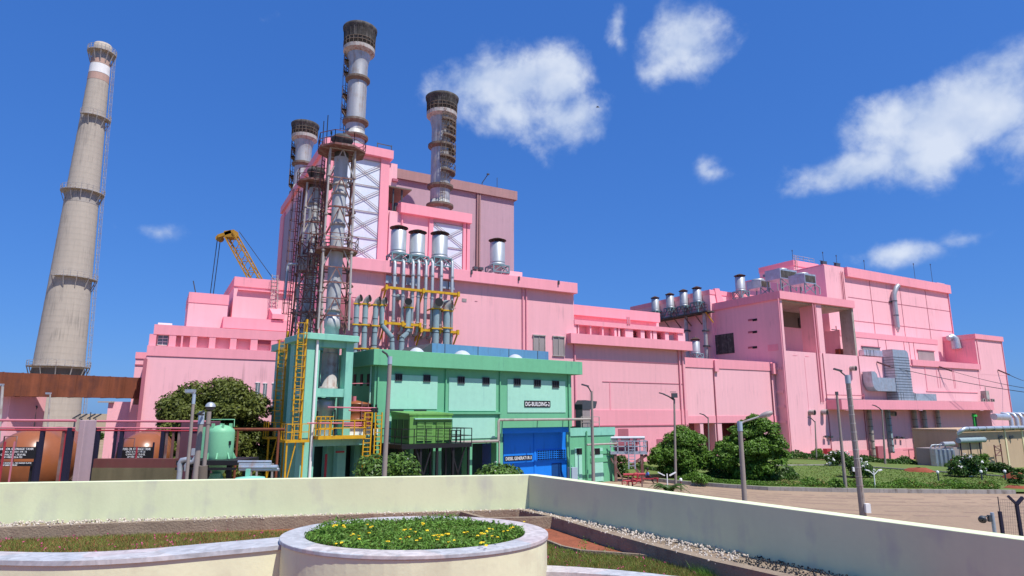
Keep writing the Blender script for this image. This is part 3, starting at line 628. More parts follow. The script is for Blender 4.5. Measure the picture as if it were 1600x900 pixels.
z2 = zt(897,499,66.9); z3 = zt(896,491,68.5)
m = MB(); m.box(aL,at_(1029,500,69.5),69.5,76,z2,z3+.2); part(t,'attic_wall',m,M_pink)
m = MB(); m.box(aL,at_(1031,490,68.7),68.7,76.2,z3,zt(896,475.5,68.7)); part(t,'attic_parapet',m,M_rose)
for x in (1063,1068.5,899,984,987): m = MB(); m.tube((at_(x,600,66.85),66.85,.3 if x > 1000 or x < 900 else z2),(at_(x,600,66.85),66.85,zb0 if x > 1000 or x < 900 else z3),.11); part(t,'downpipe',m,M_rose)
for x0, x1, yl, in ((899,1066,561),(941,1066,596.5)): 
    z = zt(x0,yl,67); m = MB(); m.box(at_(x0,yl,67),at_(x1,yl,67),66.96,67,z-.05,z+.05); part(t,'wall_joint',m,M_rosed)
m = MB(); m.box(at_(953,640,67),at_(955,640,67),66.95,67,0,zt(953,598,67)); part(t,'wall_joint',m,M_rose)
z = zt(960,665.5,67); m = MB(); m.box(aL,aR,66.85,67,z-.08,z+.08); part(t,'cable_tray',m,M_rosed)
m = MB(); m.fb(F,66.9,67.02,966,982,670,682); part(t,'wall_opening',m,M_rosed)
m = MB(); m.fb(F,66.85,67.02,1027,1036,686,712); part(t,'door',m,M_rosed)
# ---------------------------------------------------------------- low block with balconies between
b = 69.0; aL, aR = at_(1072,620,b), at_(1213,620,b); zT = zt(1072,558.5,b)
t = thing('pink_low_block', 'lower plain pink block with ground floor openings behind the two green trees', 'building', F, (aL,b,0))
zo = zt(1100,661,b); zd = zt(1080,650,b)
m = MB(); m.box(aL,aR,b,b+6,zo,zT-1.4); part(t,'wall',m,M_pink)
m = MB(); m.box(aL-.05,aR+.05,b-.1,b+6,zT-1.4,zT); part(t,'parapet',m,M_rose)
m = MB(); m.box(aL,aR,b-.06,b,zo,zd); part(t,'dado',m,M_rose)
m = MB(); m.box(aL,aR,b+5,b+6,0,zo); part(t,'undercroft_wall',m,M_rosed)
for x0, x1 in ((1072,1077),(1095,1100),(1118.5,1129),(1159,1166),(1207,1213)):
    m = MB(); m.fb(F, b+.02, b+1.2, x0, x1, 680, 690, 0, zo); part(t,'pillar',m,M_pink)
m = MB(); m.box(at_(1166,690,b+.1),at_(1207,690,b+.1),b+.1,b+.6,0,zo); part(t,'infill_wall',m,M_pink)
for x in (1117.5,1207): m = MB(); m.tube((at_(x,620,b-.1),b-.1,.3),(at_(x,620,b-.1),b-.1,zT-1.3),.09); part(t,'downpipe',m,M_rosed)
m = MB(); m.box(at_(1114,570,b),at_(1120,570,b),b-.4,b,zT-1.9,zT-.2); part(t,'rainwater_head',m,M_rose); m = MB(); m.box(at_(1203,570,b),at_(1211,570,b),b-.5,b,zT-1.9,zT-.2); part(t,'rainwater_head',m,M_rose)
for y in (576,612,635,659): m = MB(); z = zt(1212,y,b-.4); m.box(aR,aR+1.55,b-1.4,b+3,z-.22,z+.22); part(t,'balcony_slab',m,M_pink)
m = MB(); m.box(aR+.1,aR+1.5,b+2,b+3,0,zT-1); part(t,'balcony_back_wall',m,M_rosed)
m = MB()
for y in (600,628,651):
    z = zt(1215,y,b)
    for k in range(5): m.bar((aR+.2+k*.3,b-.6,z-.9),(aR+.2+k*.3,b-.6,z+.9),.06)
part(t,'balcony_grille',m,M_gun)
# set-back block with catwalk (its left side faces the camera, in shade)
aS = F.on_b(1110,480,81)[0]; bE = F.on_a(985,480,aS)[1]; zT = F.on_a(1108,459.5,aS)[2]
t = thing('pink_setback_block', 'set-back pink block whose shaded side carries a catwalk of silver vents', 'building', F, (aS,81,0))
m = MB(); m.box(aS,aS+14,81,bE,0,zT); part(t,'wall',m,M_pink)
m = MB(); m.box(aS-.08,aS+14,80.9,bE,zT,zT+.8); part(t,'parapet',m,M_rose)
m = MB(); z = zT+.6; m.slab([(at_(1122,470,80.8),80.8,z-3),(at_(1118,470,80.8),80.8,z+.5),(at_(1125,470,80.8),80.8,z+.6),(at_(1134,470,80.8),80.8,z-3)],(0,.5,0)); part(t,'sloping_fin',m,M_rose)
# ---------------------------------------------------------------- right-hand pink block with the open bays
F = FM; b = 67.0; aL, aR = at_(1229,600,b), at_(1345,600,b); zT = zt(1224.5,455,b-.3); zc = zt(1224.5,467,b-.3); zo = zt(1229,548,b)
t = thing('pink_open_bay_building', 'large pink building with two tall open bays, wide canopy and foil ducts', 'building', F, (aL,b,0))
bE = F.on_a(1112,480,aL)[1]
m = MB(); m.box(aL,aR,b,bE,-2.5,zo); part(t,'lower_wall',m,M_pink)
m = MB(); m.box(aL,aL+.5,b,bE,zo,zc); part(t,'side_wall',m,M_pink)
m = MB(); m.box(aL-.3,aR+.1,b-.35,bE,zc,zT); part(t,'roof_band',m,M_rose)
m = MB(); m.box(aL+.5,aR,b+7.5,b+8.2,zo,zc); part(t,'bay_back_wall',m,M_pink)
m = MB(); m.box(aL+.5,aR,b+7.35,b+7.5,zc-3.0,zc); part(t,'bay_soffit_wall',m,M_concd)  # darker strip across the top of the bay's back wall
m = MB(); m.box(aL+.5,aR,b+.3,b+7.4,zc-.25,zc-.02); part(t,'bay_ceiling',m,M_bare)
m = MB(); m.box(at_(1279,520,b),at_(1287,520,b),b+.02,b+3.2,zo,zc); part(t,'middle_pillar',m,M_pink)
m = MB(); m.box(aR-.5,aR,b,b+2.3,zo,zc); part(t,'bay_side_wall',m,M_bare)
for x in (1226.5,1281,1284.5): m = MB(); m.tube((at_(x,600,b-.12),b-.12,.3 if x < 1250 else zo-8),(at_(x,600,b-.12),b-.12,zc),.11); part(t,'downpipe',m,M_rose)
for x in (1290,1345.5): m = MB(); m.tube((at_(x,600,b-.08),b-.08,.3),(at_(x,600,b-.08),b-.08,zo),.06); part(t,'conduit',m,M_rosed)
m = MB(); [m.box(at_(1260,600,b)+q,at_(1260,600,b)+q+.06,b-.03,b,3,zo-1) for q in (0,)]; m.fb(F,b-.03,b,1239,1246,554.5,555.3); m.fb(F,b-.03,b,1258,1264,556,557); part(t,'wall_joint',m,M_rose)
m = MB(); c = F.on_b(1321,545,b+4); m.lathe((c[0],c[1],zo),[(.95,0),(.95,2.2),(.7,2.6),(.2,2.75)],16); part(t,'bay_vessel',m,M_galv)
m = MB(); c = F.on_b(1314,540,b+3); m.box(c[0]-.9,c[0]+.4,b+2.6,b+3.6,zo,zo+1.4); part(t,'bay_pump',m,M_rust)
m = MB(); c = F.on_b(1306,500,b+5); 
for dz in (5.2,4.2,1.8): m.box(c[0]-1.2,c[0]+.9,b+5,b+5.3,zo+dz,zo+dz+.12)
m.bar((c[0],b+5.1,zo),(c[0],b+5.1,zo+6),.12); part(t,'bay_gantry',m,M_gun)
m = MB(); c = F.on_b(1254,498,b+7); m.box(c[0]-.9,c[0]+.9,b+7.0,b+7.3,zc-2.9,zc-1.2); part(t,'bay_fan',m,M_soot)
# louvre and slots on the shaded side wall
def side(x0,x1,yt,yb,dep,nm,mt,a_=None,Z0=None):
    a_ = aL if a_ is None else a_; p = F.on_a(x0,(yt+yb)/2,a_); q = F.on_a(x1,(yt+yb)/2,a_); z1 = F.on_a((x0+x1)/2,yt,a_)[2]; z0 = F.on_a((x0+x1)/2,yb,a_)[2]
    m = MB(); m.box(a_-dep,a_+.02,q[1],p[1],z0,z1); return part(t,nm,m,mt)
side(1116.5,1147,522,553,.08,'louvre',M_soot)
for y in (500,519,543): side(1169,1176,y-1.5,y+1.5,.05,'slot',M_rosed); side(1176,1183,y-2,y+1.5,.05,'slot',M_dark)
side(1200,1216,538,548,.06,'lit_hole_patch',M_rose)  # lit hole in the side wall, painted on as a rose patch
# tall rear part
b2 = 73.0; a2L, a2R = at_(1292,460,b2), at_(1483,470,b2); z2T = zt(1292,412.5,b2-.2); z2c = zt(1321,432,b2-.2)
bE2 = 92.
m = MB(); m.box(a2L,a2R,b2,bE2,10,z2T-.2); part(t,'tall_wall',m,M_pink)
m = MB(); m.box(at_(1319,420,b2),a2R+.15,b2-.6,b2+.1,z2c,z2T); m.box(a2L,a2R+.15,b2+.1,bE2+.1,z2T-.25,z2T); part(t,'tall_band',m,M_rose)
for x0, x1 in ((1358,1366),(1404,1412),(1443,1452)): m = MB(); a_ = at_(x0,440,b2); m.box(a_,a_+.12,b2-.05,b2,15,z2c); part(t,'wall_joint',m,M_rosed)
for y in (464,500): m = MB(); z = zt(1325,y,b2); m.box(at_(1325,y,b2),a2R,b2-.04,b2,z-.05,z+.05); part(t,'wall_joint',m,M_rosed)
m = MB(); m.tube((a2R-.3,b2-.12,14),(a2R-.3,b2-.12,z2c),.12); part(t,'downpipe',m,M_rose)
for x in (1315.5,1318): m = MB(); m.tube((at_(x,440,b2-.2),b2-.2,17),(at_(x,440,b2-.2),b2-.2,z2T-1),.07); part(t,'conduit',m,M_rosed)
m = MB(); c = F.on_b(1464,435,b2+4); m.box(c[0]-2.2,c[0]+.9,b2+3,b2+6,z2T,z2T+1.5); part(t,'roof_cabin',m,M_pink)
m = MB(); c = F.on_b(1460,432,b2+3); m.box(c[0]-.8,c[0]-.1,b2+2.96,b2+3,z2T+.4,z2T+1.2); m.box(c[0]+.2,c[0]+.8,b2+2.96,b2+3,z2T+.4,z2T+1.2); part(t,'roof_cabin_window',m,M_rosed)
# penthouse at the back left
b3 = 84.; a3 = at_(1240,420,b3); z3 = zt(1240,406.5,b3); bE3 = F.on_a(1187,430,a3)[1]
m = MB(); m.box(a3,a3+8,b3,bE3,12,z3-1.2); part(t,'penthouse_wall',m,M_pink)
m = MB(); m.box(a3-.1,a3+8.2,b3-.15,bE3+.1,z3-1.2,z3); part(t,'penthouse_parapet',m,M_rose)
for x0, x1, y in ((1192,1197,430),(1199,1206,428.5),(1213,1217.5,425.5),(1225,1232,422)): side(x0,x1,y-1,y+5,.06,'penthouse_window',M_glass,a3)
m = MB(); m.rail([(a3+.2,b3,z3),(a3+7,b3,z3)],1.1,.03,1.5); part(t,'roof_rail',m,M_palesteel)
m = MB(); m.ladder((a3+.5,b3-.4,18),(a3+.5,b3-.4,z3+1),(1,0,0),w=.6,step=.35,r=.04); part(t,'ladder',m,M_palesteel)
# lower front part, right block, canopy
b5 = 67.0; z5 = zt(1468,565,b5); a5R = at_(1575,600,b5)
b4 = 70.0; z4 = zt(1345,519,b4); a4R = at_(1465,540,b4)
m = MB(); m.box(aR,a4R,b4,b2+1,-2.5,z4); part(t,'middle_wall',m,M_pink)
m = MB(); m.box(aR,a4R+.08,b4-.08,b4,z4-1.0,z4); part(t,'middle_band',m,M_rose)
for x in (1371,1383,1411,1419,1426): m = MB(); a_ = at_(x,530,b4); m.box(a_,a_+.09,b4-.06,b4,z5,z4-1.0); part(t,'conduit',m,M_rosed)
for x0,x1,yt,yb in ((1348,1375,541,550),(1435,1460,547,563)):
    m = MB(); m.fb(F,b4-.1,b4,x0,x1,yt,yb); w_ = part(t,'louvre_window',m,M_louvre); m = MB(); m.fb(F,b4-.25,b4,x0-1,x1+1,yt-1,yt); part(t,'lintel',m,M_rosed,w_)
m = MB(); m.box(aR,a5R,b5,b4+.5,-2.5,z5); part(t,'front_wall',m,M_pink)
m = MB(); m.box(at_(1424,570,b5),at_(1530,580,b5),b5-.28,b5+.25,z5-1.1,z5+.02); part(t,'front_parapet',m,M_rose)
m = MB(); m.box(at_(1423,580,b5),at_(1445,580,b5),b5-.12,b5,z5-1.2,z5-1.0); m.box(at_(1446,590,b5),at_(1446.8,590,b5),b5-.08,b5,z5-5.6,z5-1.1); z = zt(1447,611,b5); m.box(at_(1447,611,b5),at_(1528,618,b5),b5-.1,b5,z-.08,z+.08); part(t,'wall_joint',m,M_rose)
for x in (1464,1468,1489,1491,1529): m = MB(); a_ = at_(x,590,b5); m.box(a_,a_+.1,b5-.06,b5,z5-5,z5-1.2); part(t,'conduit',m,M_rose)
aF = at_(1524,540,b5); zF = zt(1523,521.5,b5-.25); bF = F.on_a(1464,540,aF)[1]
m = MB(); m.box(aF,a5R,b5+.01,bF,z5-.5,zF-.3); part(t,'end_block',m,M_rose)  # deeper rose body puts the left side's shade into its colour
m = MB(); m.box(aF+.02,a5R,b5-.02,b5+.01,z5-2,zF-1); part(t,'end_block_face',m,M_pink)
m = MB(); m.box(aF-.15,a5R+.2,b5-.3,bF,zF-1.0,zF); part(t,'end_block_band',m,M_rose)
m = MB(); m.tube((aF+.6,b5-.1,z5-1),(aF+.6,b5-.1,zF-1),.1); m.tube((a5R-.3,b5-.1,5),(a5R-.3,b5-.1,zF-1),.1); part(t,'downpipe',m,M_rose)
bCn = 64.3; zC1 = zt(1400,625.5,bCn); zC0 = zt(1400,640,bCn); aC0, aC1 = at_(1291,630,b5), at_(1553,635,bCn)
m = MB(); m.box(aC0,aC1,bCn,b5,zC0,zC1); part(t,'canopy',m,M_rose)
m = MB(); m.box(aC0+.2,aC1-.2,bCn+.1,b5,zC1,zC1+.05); part(t,'canopy_top',m,M_bare)
m = MB(); m.box(aL+.1,aC1-1.2,b5-.03,b5,-2.4,.35); part(t,'dado',m,M_rose)
m = MB(); m.box(aC1-1.0,aC1,bCn+.3,b5-.02,-2.5,zC0); part(t,'canopy_pier',m,M_pink)
for x in (1322,1437,1532): m = MB(); z=zt(x,636,bCn); m.box(at_(x,640,bCn),at_(x+5,640,bCn),bCn+.05,bCn+.4,zC0-.15,zC0); part(t,'canopy_spout',m,M_pink)
m = MB(); z = zt(1295,617,b5-.4); m.bar((at_(1293,617,b5-.4),b5-.4,z),(at_(1351,617,b5-.4),b5-.4,z+.0),.14); m.bar((at_(1309,620,b5-.4),b5-.4,z-1.2),(at_(1309,620,b5-.4),b5-.4,z+.4),.1); m.bar((at_(1350,620,b5-.4),b5-.4,zC1),(at_(1350,620,b5-.4),b5-.4,z+.4),.1); part(t,'pipe_rail',m,M_rosed)
for x,y in ((1264.5,644),(1284,643.5),(1329,575.5),(1373,635),(1391,646)):
    c = F.on_b(x,y,b5); m = MB(); m.tube((c[0],b5,c[2]),(c[0]+.1,b5-.9,c[2]-.05),.38,.44,14); o_ = part(t,'vent_cowl',m,M_palesteel)
    m = MB(); m.tube((c[0]+.1,b5-.87,c[2]-.05),(c[0]+.11,b5-.93,c[2]-.05),.37,.37,14); part(t,'cowl_mouth',m,M_dark,o_)
for x,y in ((1286.5,682),(1294,682.5),(1398,683),(1406,684)):
    c = F.on_b(x,y,b5); m = MB(); m.bar((c[0],b5,c[2]),(c[0],b5-.35,c[2]),.12); m.cbox((c[0]+.15,b5-.45,c[2]),.55,.3,.35); part(t,'wall_floodlight',m,M_gun)
m = MB(); c = F.on_b(1372,712,b5); m.box(c[0]-.7,c[0]+.9,b5-.5,b5,-2,.9); part(t,'pink_cabinet',m,M_rosed)
m = MB(); c = F.on_b(1289,710,b5-.5); m.box(c[0]-.4,c[0]+.9,b5-1.2,b5-.5,0,.9); part(t,'red_pump_box',m,M_redpipe)
m = MB(); m.box(at_(1512,600,b5),at_(1518,600,b5),b5-.03,b5+.02,zt(1512,668,b5),zt(1512,646,b5)); m.box(at_(1537,600,b5),at_(1541,600,b5),b5-.03,b5+.02,zt(1537,668,b5),zt(1537,648,b5)); part(t,'green_shutter',m,M_ribgreen)
# big foil duct and its branches
t2 = thing('foil_duct', 'big grey foil-wrapped duct turning down the pink wall above the canopy', 'duct', F, (at_(1400,600,b5),b5,zC1))
bd = b5-1.9
def D3(x,y,bb): return F.on_b(x,y,bb)
m = MB(); a0_, a1_, z0_, z1_ = F.rect(b4-1.0,1350,1390,546,555); m.box(a0_,a1_,b4-1.0,b4-.1,z0_,z1_); part(t2,'upper_run',m,M_galv)
m = MB(); [m.box(a0_+q,a0_+q+.06,b4-1.04,b4-.1,z0_-.04,z1_+.04) for q in (.7,1.5,1.9,2.9)]; part(t2,'seam',m,M_gun)
zd1 = zt(1400,546,bd); zd0 = zC1; aa0, aa1 = at_(1396,560,bd), at_(1419,560,bd); ab0, ab1 = at_(1403.5,612,bd), at_(1426.5,612,bd)
m = MB(); aa0 = (aa0+ab0)/2-.15; aa1 = (aa1+ab1)/2+.1
poly = [(aa0,bd,zd0+1.4),(aa0,bd,zd1)]+[(aa1-.9+.9*sin(q),bd,zd1-.9+.9*cos(q)) for q in (0,.4,.8,1.2,1.57)]+[(aa1,bd,zd0+1.4)]
m.slab(poly,(0,1.85,0)); part(t2,'drop',m,M_galv)
m = MB()
for k in range(1,14):
    z = zd0+1.4+(zd1-zd0-2.3)*k/14; m.box(aa0-.04,aa1+.04,bd-.04,bd+1.8,z-.035,z+.035)
part(t2,'seam',m,M_gun)
m = MB(); m.box(aa0-.1,aa1+.15,bd-.1,bd+1.8,zd0+.05,zd0+1.4); part(t2,'base_box',m,M_galv)
m = MB(); [m.box(aa0-.13,aa1+.18,bd-.13,bd+1.7,z-.03,z+.03) for z in (zd0+.5,zd0+1.0,zd0+1.42)]; [m.box(a-.03,a+.03,bd-.13,bd,zd0+.05,zd0+1.4) for a in (aa0,aa0+.8,aa0+1.6,aa1+.1)]; part(t2,'seam',m,M_gun)
zb1_, zb0_ = zt(1380,590,bd), zt(1380,611,bd); al = at_(1364.5,600,bd)
poly = [(aa0,bd+.1,zb0_),(aa0,bd+.1,zb1_),(al+1.7,bd+.1,zb1_),(al+1.5,bd+.1,zb1_+.6),(al+1.0,bd+.1,zb1_+1.0),(al,bd+.1,zb1_+1.0),(al,bd+.1,zb0_+1.4),(al+.25,bd+.1,zb0_+.7),(al+.7,bd+.1,zb0_+.2),(al+1.4,bd+.1,zb0_)]
m = MB(); m.slab(poly,(0,1.6,0)); part(t2,'branch',m,M_galv)
m = MB(); m.box(aa1+.2,at_(1465,620,bd),bd+.2,bd+1.6,zd0+.06,zd0+1.3); part(t2,'side_run',m,M_galv); m = MB(); m.box(aa1+.4,aa1+.46,bd+.16,bd+1.6,zd0,zd0+1.34); m.box(aa1+1.0,aa1+1.1,bd+.16,bd+1.6,zd0,zd0+1.34); part(t2,'seam',m,M_gun)
# ducts and pipes running down under the canopy
k = 0
for x0,x1,yt,yb,mt,nm,lab in ((1356,1362,640,714,M_bare,'wall_duct','narrow worn concrete-coloured duct leftmost under the canopy'),(1386.5,1391.5,640,708,M_silver,'wall_duct','pale teal duct second from left under the canopy'),
    (1426,1432,640,716,M_bare,'wall_duct','worn pinkish duct in the middle under the canopy'),(1441,1447,640,718,M_palesteel,'wall_duct','thick worn duct right of the middle under the canopy'),(1463,1468,640,700,M_palesteel,'wall_duct','jointed thin duct near the transformer under the canopy')):
    xa = (x0+x1)/2; c1 = F.on_b(xa,yt,b5-.7); c0 = F.on_b(xa+ (3 if yb > 700 else 4),yb,b5-.7); w = at_(x1,670,b5-.7)-at_(x0,670,b5-.7)
    tt = thing(nm, lab, 'duct', F, (c1[0],b5-.7,c0[2]), 'ducts under the canopy'); m = MB()
    if k == 1: m.bar((c1[0],b5-.4,c0[2]),(c1[0],b5-.4,zC0),w*.7,w*.5)
    else: m.tube((c1[0],b5-.55,max(-1.5,c0[2])),(c1[0],b5-.55,zC0),w*.31,w*.31,12)
    part(tt,'duct_body',m,M_duct if k == 1 else mt); m = MB()
    for q in np.linspace(c0[2]+.2,zC0-.4,7): m.tube((c1[0],b5-.55,q-.04),(c1[0],b5-.55,q+.04),w*.37,w*.37,12)
    part(tt,'joint_ring',m,M_gun); k += 1
# sloping flue on the tall wall
c0, c1 = F.on_b(1403,512,b2-.7), F.on_b(1399.5,464,b2-.7); m = MB(); m.path([(c0[0]-.15,b2-.7,c0[2]),(c0[0]-.1,b2-.7,c1[2]),(c0[0]+.05,b2-.75,c1[2]+.7),(c0[0]+.7,b2-.9,c1[2]+1.9),(c0[0]+1.3,b2-1.0,c1[2]+2.4)],.46,12)
t2 = thing('wall_flue', 'slim pale metal flue with bent top on the tall pink wall', 'flue', F, (c0[0],b2-.7,c0[2])); part(t2,'flue_pipe',m,M_silver)
m = MB(); m.tube((c0[0]-.14,b2-.7,c0[2]-1.0),(c0[0]-.15,b2-.7,c0[2]),.1,.46,12); part(t2,'cone_foot',m,M_silver)
m = MB(); [m.tube((c0[0]-.12,b2-.7,z-.07),(c0[0]-.12,b2-.7,z+.07),.52,.52,12) for z in (c1[2]-.9,c0[2]+2.5)]; m.box(c0[0]-1.0,c0[0]+.8,b2-.3,b2-.05,c1[2]-1.1,c1[2]-.9); part(t2,'clamp',m,M_gun)
# curled duct on the end block
c = F.on_a(1493,536,aF-.6); m = MB(); m.path([(aF-1.9,c[1]+.6,c[2]+1.0),(aF-1.2,c[1]+.3,c[2]+1.35),(aF-.7,c[1],c[2]+.9),(aF-.6,c[1]-.1,c[2]-1.2)],[.6,.7,.8,.9],10)
m.tube((aF-.6,c[1],c[2]-.2),(aF+.1,c[1],c[2]-.2),.5); solo('curled_duct', m, M_galv, 'curled crumpled foil duct on the shaded side of the rightmost pink block', 'duct', F, (aF,c[1],c[2]))
# ---------------------------------------------------------------- silver roof vents
def vent(name, lab, F, a, b, z, r, h, stand=1.2, group=None, cap=M_rustcap, box=True):
    t = thing(name, lab, 'vent', F, (a,b,z), group)
    m = MB(); m.lathe((a,b,z+stand), [(.01,0),(r*.9,0),(r*1.06,h*.05),(r*1.06,h*.10),(r,h*.11),(r,h*.16),(r*1.03,h*.17),(r,h*.19),(r,h*.98),(r*.93,h),(r*.9,h*.96)], 24); part(t,'drum',m,M_silver)
    m = MB(); m.lathe((a,b,z+stand+h), [(r*1.17,.36),(r*1.2,.30),(r*.7,.54),(.02,.74)], 24); m.lathe((a,b,z+stand+h), [(.02,.42),(r*1.17,.30)], 24); part(t,'rain_cap',m,cap)
    m = MB()
    for k in range(10):
        q = 2*pi*k/10; m.bar((a+r*.92*cos(q),b+r*.92*sin(q),z+stand+h-.1),(a+r*.92*cos(q),b+r*.92*sin(q),z+stand+h+.4),.05)
    part(t,'cap_stay',m,M_gun)
    m = MB(); w = r*1.15
    cs = [(a-w,b-w),(a+w,b-w),(a+w,b+w),(a-w,b+w)]
    for i in range(4):
        p, q = cs[i], cs[(i+1)%4]; m.bar((*p,z),(*p,z+stand),.13)
        for zz in (z+stand,z+.12): m.bar((*p,zz),(*q,zz),.13)
        mid = ((p[0]+q[0])/2,(p[1]+q[1])/2); m.bar((*p,z+.1),(*mid,z+stand-.05),.09); m.bar((*q,z+.1),(*mid,z+stand-.05),.09)
    part(t,'stand',m,M_truss)
    if box: m = MB(); m.lathe((a,b,z+.15), [(r*.35,0),(r*.5,stand*.5),(r*.88,stand*.98)], 16); part(t,'funnel',m,M_silver)
    return t
def vent_px(lab, x, ytop, ydrum, ystand, bb, wpx, group, F=FM):
    p = F.on_b(x, ydrum, bb); D = p[0]*F.u[1]+p[1]*F.w[1]; r = wpx/2/FPX*D*(CP+(ydrum-450)/FPX*SP)
    z0 = F.on_b(x, ystand, bb)[2]; z1 = p[2]; z2 = F.on_b(x, ytop, bb)[2]
    return vent('roof_vent', lab, F, p[0], bb, z0, r, z2-z1-.5, z1-z0, group), p, r, z0
g = 'silver vents along the big pink building'
vent_px('silver capped vent, left of the three standing together above the silver pipes', 622, 354, 399, 412, 67.0, 26, g)
vent_px('silver capped vent, middle of the three standing together above the silver pipes', 651.5, 361, 403, 415, 67.0, 26, g)
vent_px('silver capped vent, right of the three together, in front of the small braced panel', 686.5, 363, 406, 420, 67.0, 26.5, g)
vent_px('silver capped vent standing alone in front of the mauve block', 777, 374, 417, 429, 68.5, 25, g)
m = MB(); b = 67.0; zk = zt(640,414,66.5)
for x in (741,750):
    p = FM.on_b(x,426,68.5); mm = MB(); mm.tube((p[0],68.5,zk-.6),(p[0],68.5,zk+.9),.22); mm.cbox((p[0],68.3,zk+1.0),.5,.5,.35); solo('roof_valve', mm, M_gun, ('left' if x < 745 else 'right')+' one of two small dark valve stubs on the pink parapet', 'valve', FM, (p[0],68.5,zk), 'valve stubs on the parapet')
# catwalk with four vents on the set-back block
aC = aS-.9; pts = [FM.on_a(x,y,aC) for x,y in ((1108,486),(1035,505))]; zc_ = pts[0][2]
t = thing('wall_catwalk', 'dark steel catwalk hung on the shaded side of the set-back pink block', 'catwalk', FM, (aS,pts[0][1],zc_))
m = MB(); m.box(aS-1.9,aS-.05,pts[0][1]-.5,pts[1][1]+8,zc_-.25,zc_); part(t,'deck',m,M_soot)
m = MB(); m.rail([(aS-1.85,pts[0][1]-.5,zc_),(aS-1.85,pts[1][1]+8,zc_)],1.1,.04,1.8); part(t,'railing',m,M_rusteel)
for k in range(6):
    m = MB(); bb = pts[0][1]+k*(pts[1][1]-pts[0][1])/4.5; m.bar((aS-1.8,bb,zc_-.25),(aS-.05,bb,zc_-2.0),.14); part(t,'bracket',m,M_yellow if k == 0 else M_rusteel)
g = 'silver vents on the catwalk'
for (x,yt,yd,w,nm) in ((1090,449.5,473,13.5,'nearest'),(1069,454,479,12.5,'second nearest'),(1047.5,459.5,482,12.5,'second farthest'),(1024.5,465,487,12,'farthest')):
    p = FM.on_a(x,yd,aC); D = p[0]*FM.u[1]+p[1]*FM.w[1]; r = w/2/FPX*D*.99; z2 = FM.on_a(x,yt,aC)[2]
    vent('roof_vent', nm+' of the four silver vents standing on the wall catwalk', FM, aC, p[1], zc_, r, z2-p[2]-.4, p[2]-zc_, g)
for x,yb in ((1101,560),(1072,545)):
    p = FM.on_a(x,500,aC); m = MB(); z0 = 3.; m.tube((aC,p[1],z0+10),(aC,p[1],zc_),.34,n=12)
    t = thing('vent_pipe', ('near' if x > 1080 else 'far')+' grey pipe dropping from the catwalk down the shaded pink wall', 'pipe', FM, (aC,p[1],z0), 'pipes below the catwalk'); part(t,'pipe',m,M_steel)
    m = MB()
    for y in (517,541): z = FM.on_a(x,y,aC)[2]; m.tube((aC,p[1],z-.12),(aC,p[1],z+.12),.6,n=12); m.bar((aC,p[1],z),(aS,p[1],z),.2)
    part(t,'clamp',m,M_gun)
vent_px('single silver vent on the roof of the low pink block beside the shaded wall', 1087.5, 529, 553, 561, 72.5, 13, 'lone roof vents')
vent_px('silver vent at the roof edge of the open bay building beside the cooling units', 1157.5, 430, 456, 467, 79.0, 15.5, 'lone roof vents')
# cooling units on the open bay building
for i,(x,y0,y1,w,bb,lab) in enumerate(((1222,424,452,44,73.5,'larger grey cooling unit on the roof of the open bay building, behind'),(1255,431,458,30,69.5,'smaller grey cooling unit at the front roof edge of the open bay building'),(1186,440,462,24,78.,'low grey cooling unit nearest the silver roof vent'))):
    p = FM.on_b(x,y1,bb); w_ = w/FPX*1.15*(p[0]*FM.u[1]+p[1]*FM.w[1])*.8; h = FM.on_b(x,y0,bb)[2]-p[2]; z = zT if False else p[2]
    t = thing('cooling_unit', lab, 'cooling unit', FM, (p[0],bb,z), 'cooling units on the roof')
    m = MB(); m.box(p[0]-w_/2,p[0]+w_/2,bb-1.6,bb+1.6,z+h*.45,z+h); part(t,'casing',m,M_galv)
    m = MB(); m.box(p[0]-w_/2+.2,p[0]+w_/2-.2,bb-1.64,bb-1.6,z+h*.52,z+h*.9); part(t,'grille',m,M_soot)
    m = MB(); m.lathe((p[0],bb,z+h),[(1.1,0),(1.1,.35),(1.0,.35),(1.0,.05)],18); part(t,'fan_ring',m,M_silver)
    m = MB()
    for sx in (-1,1):
        for sy in (-1,1):
            m.bar((p[0]+sx*w_*.45,bb+sy*1.4,z-.4),(p[0]+sx*w_*.45,bb+sy*1.4,z+h*.45),.16)
        m.bar((p[0]+sx*w_*.45,bb-1.4,z-.2),(p[0]-sx*w_*.45,bb-1.4,z+h*.45),.1)
    part(t,'stand',m,M_truss)
    m = MB(); c=(p[0]+w_*.7,bb-1.2,z-.3); m.path([(p[0]+w_*.4,bb-1.7,z+h*.4),(c[0],bb-1.7,z+h*.3),(c[0],bb-1.7,z-.3)],.14); part(t,'pipe',m,M_silver)
m = MB(); p = FM.on_b(1206,462,67.2); q = FM.on_b(1256,470,67.2); zr = zt(1224.5,455,66.7); 
for k in range(3): m.bar((p[0]+k*1.4+1.6,67.2,zr),(p[0]+k*1.4+1.6,67.2,zr+1.4),.09)
solo('roof_posts', m, M_palesteel, 'three thin pale posts on the front roof edge before the cooling units', 'posts', FM, (p[0],67.2,zr))
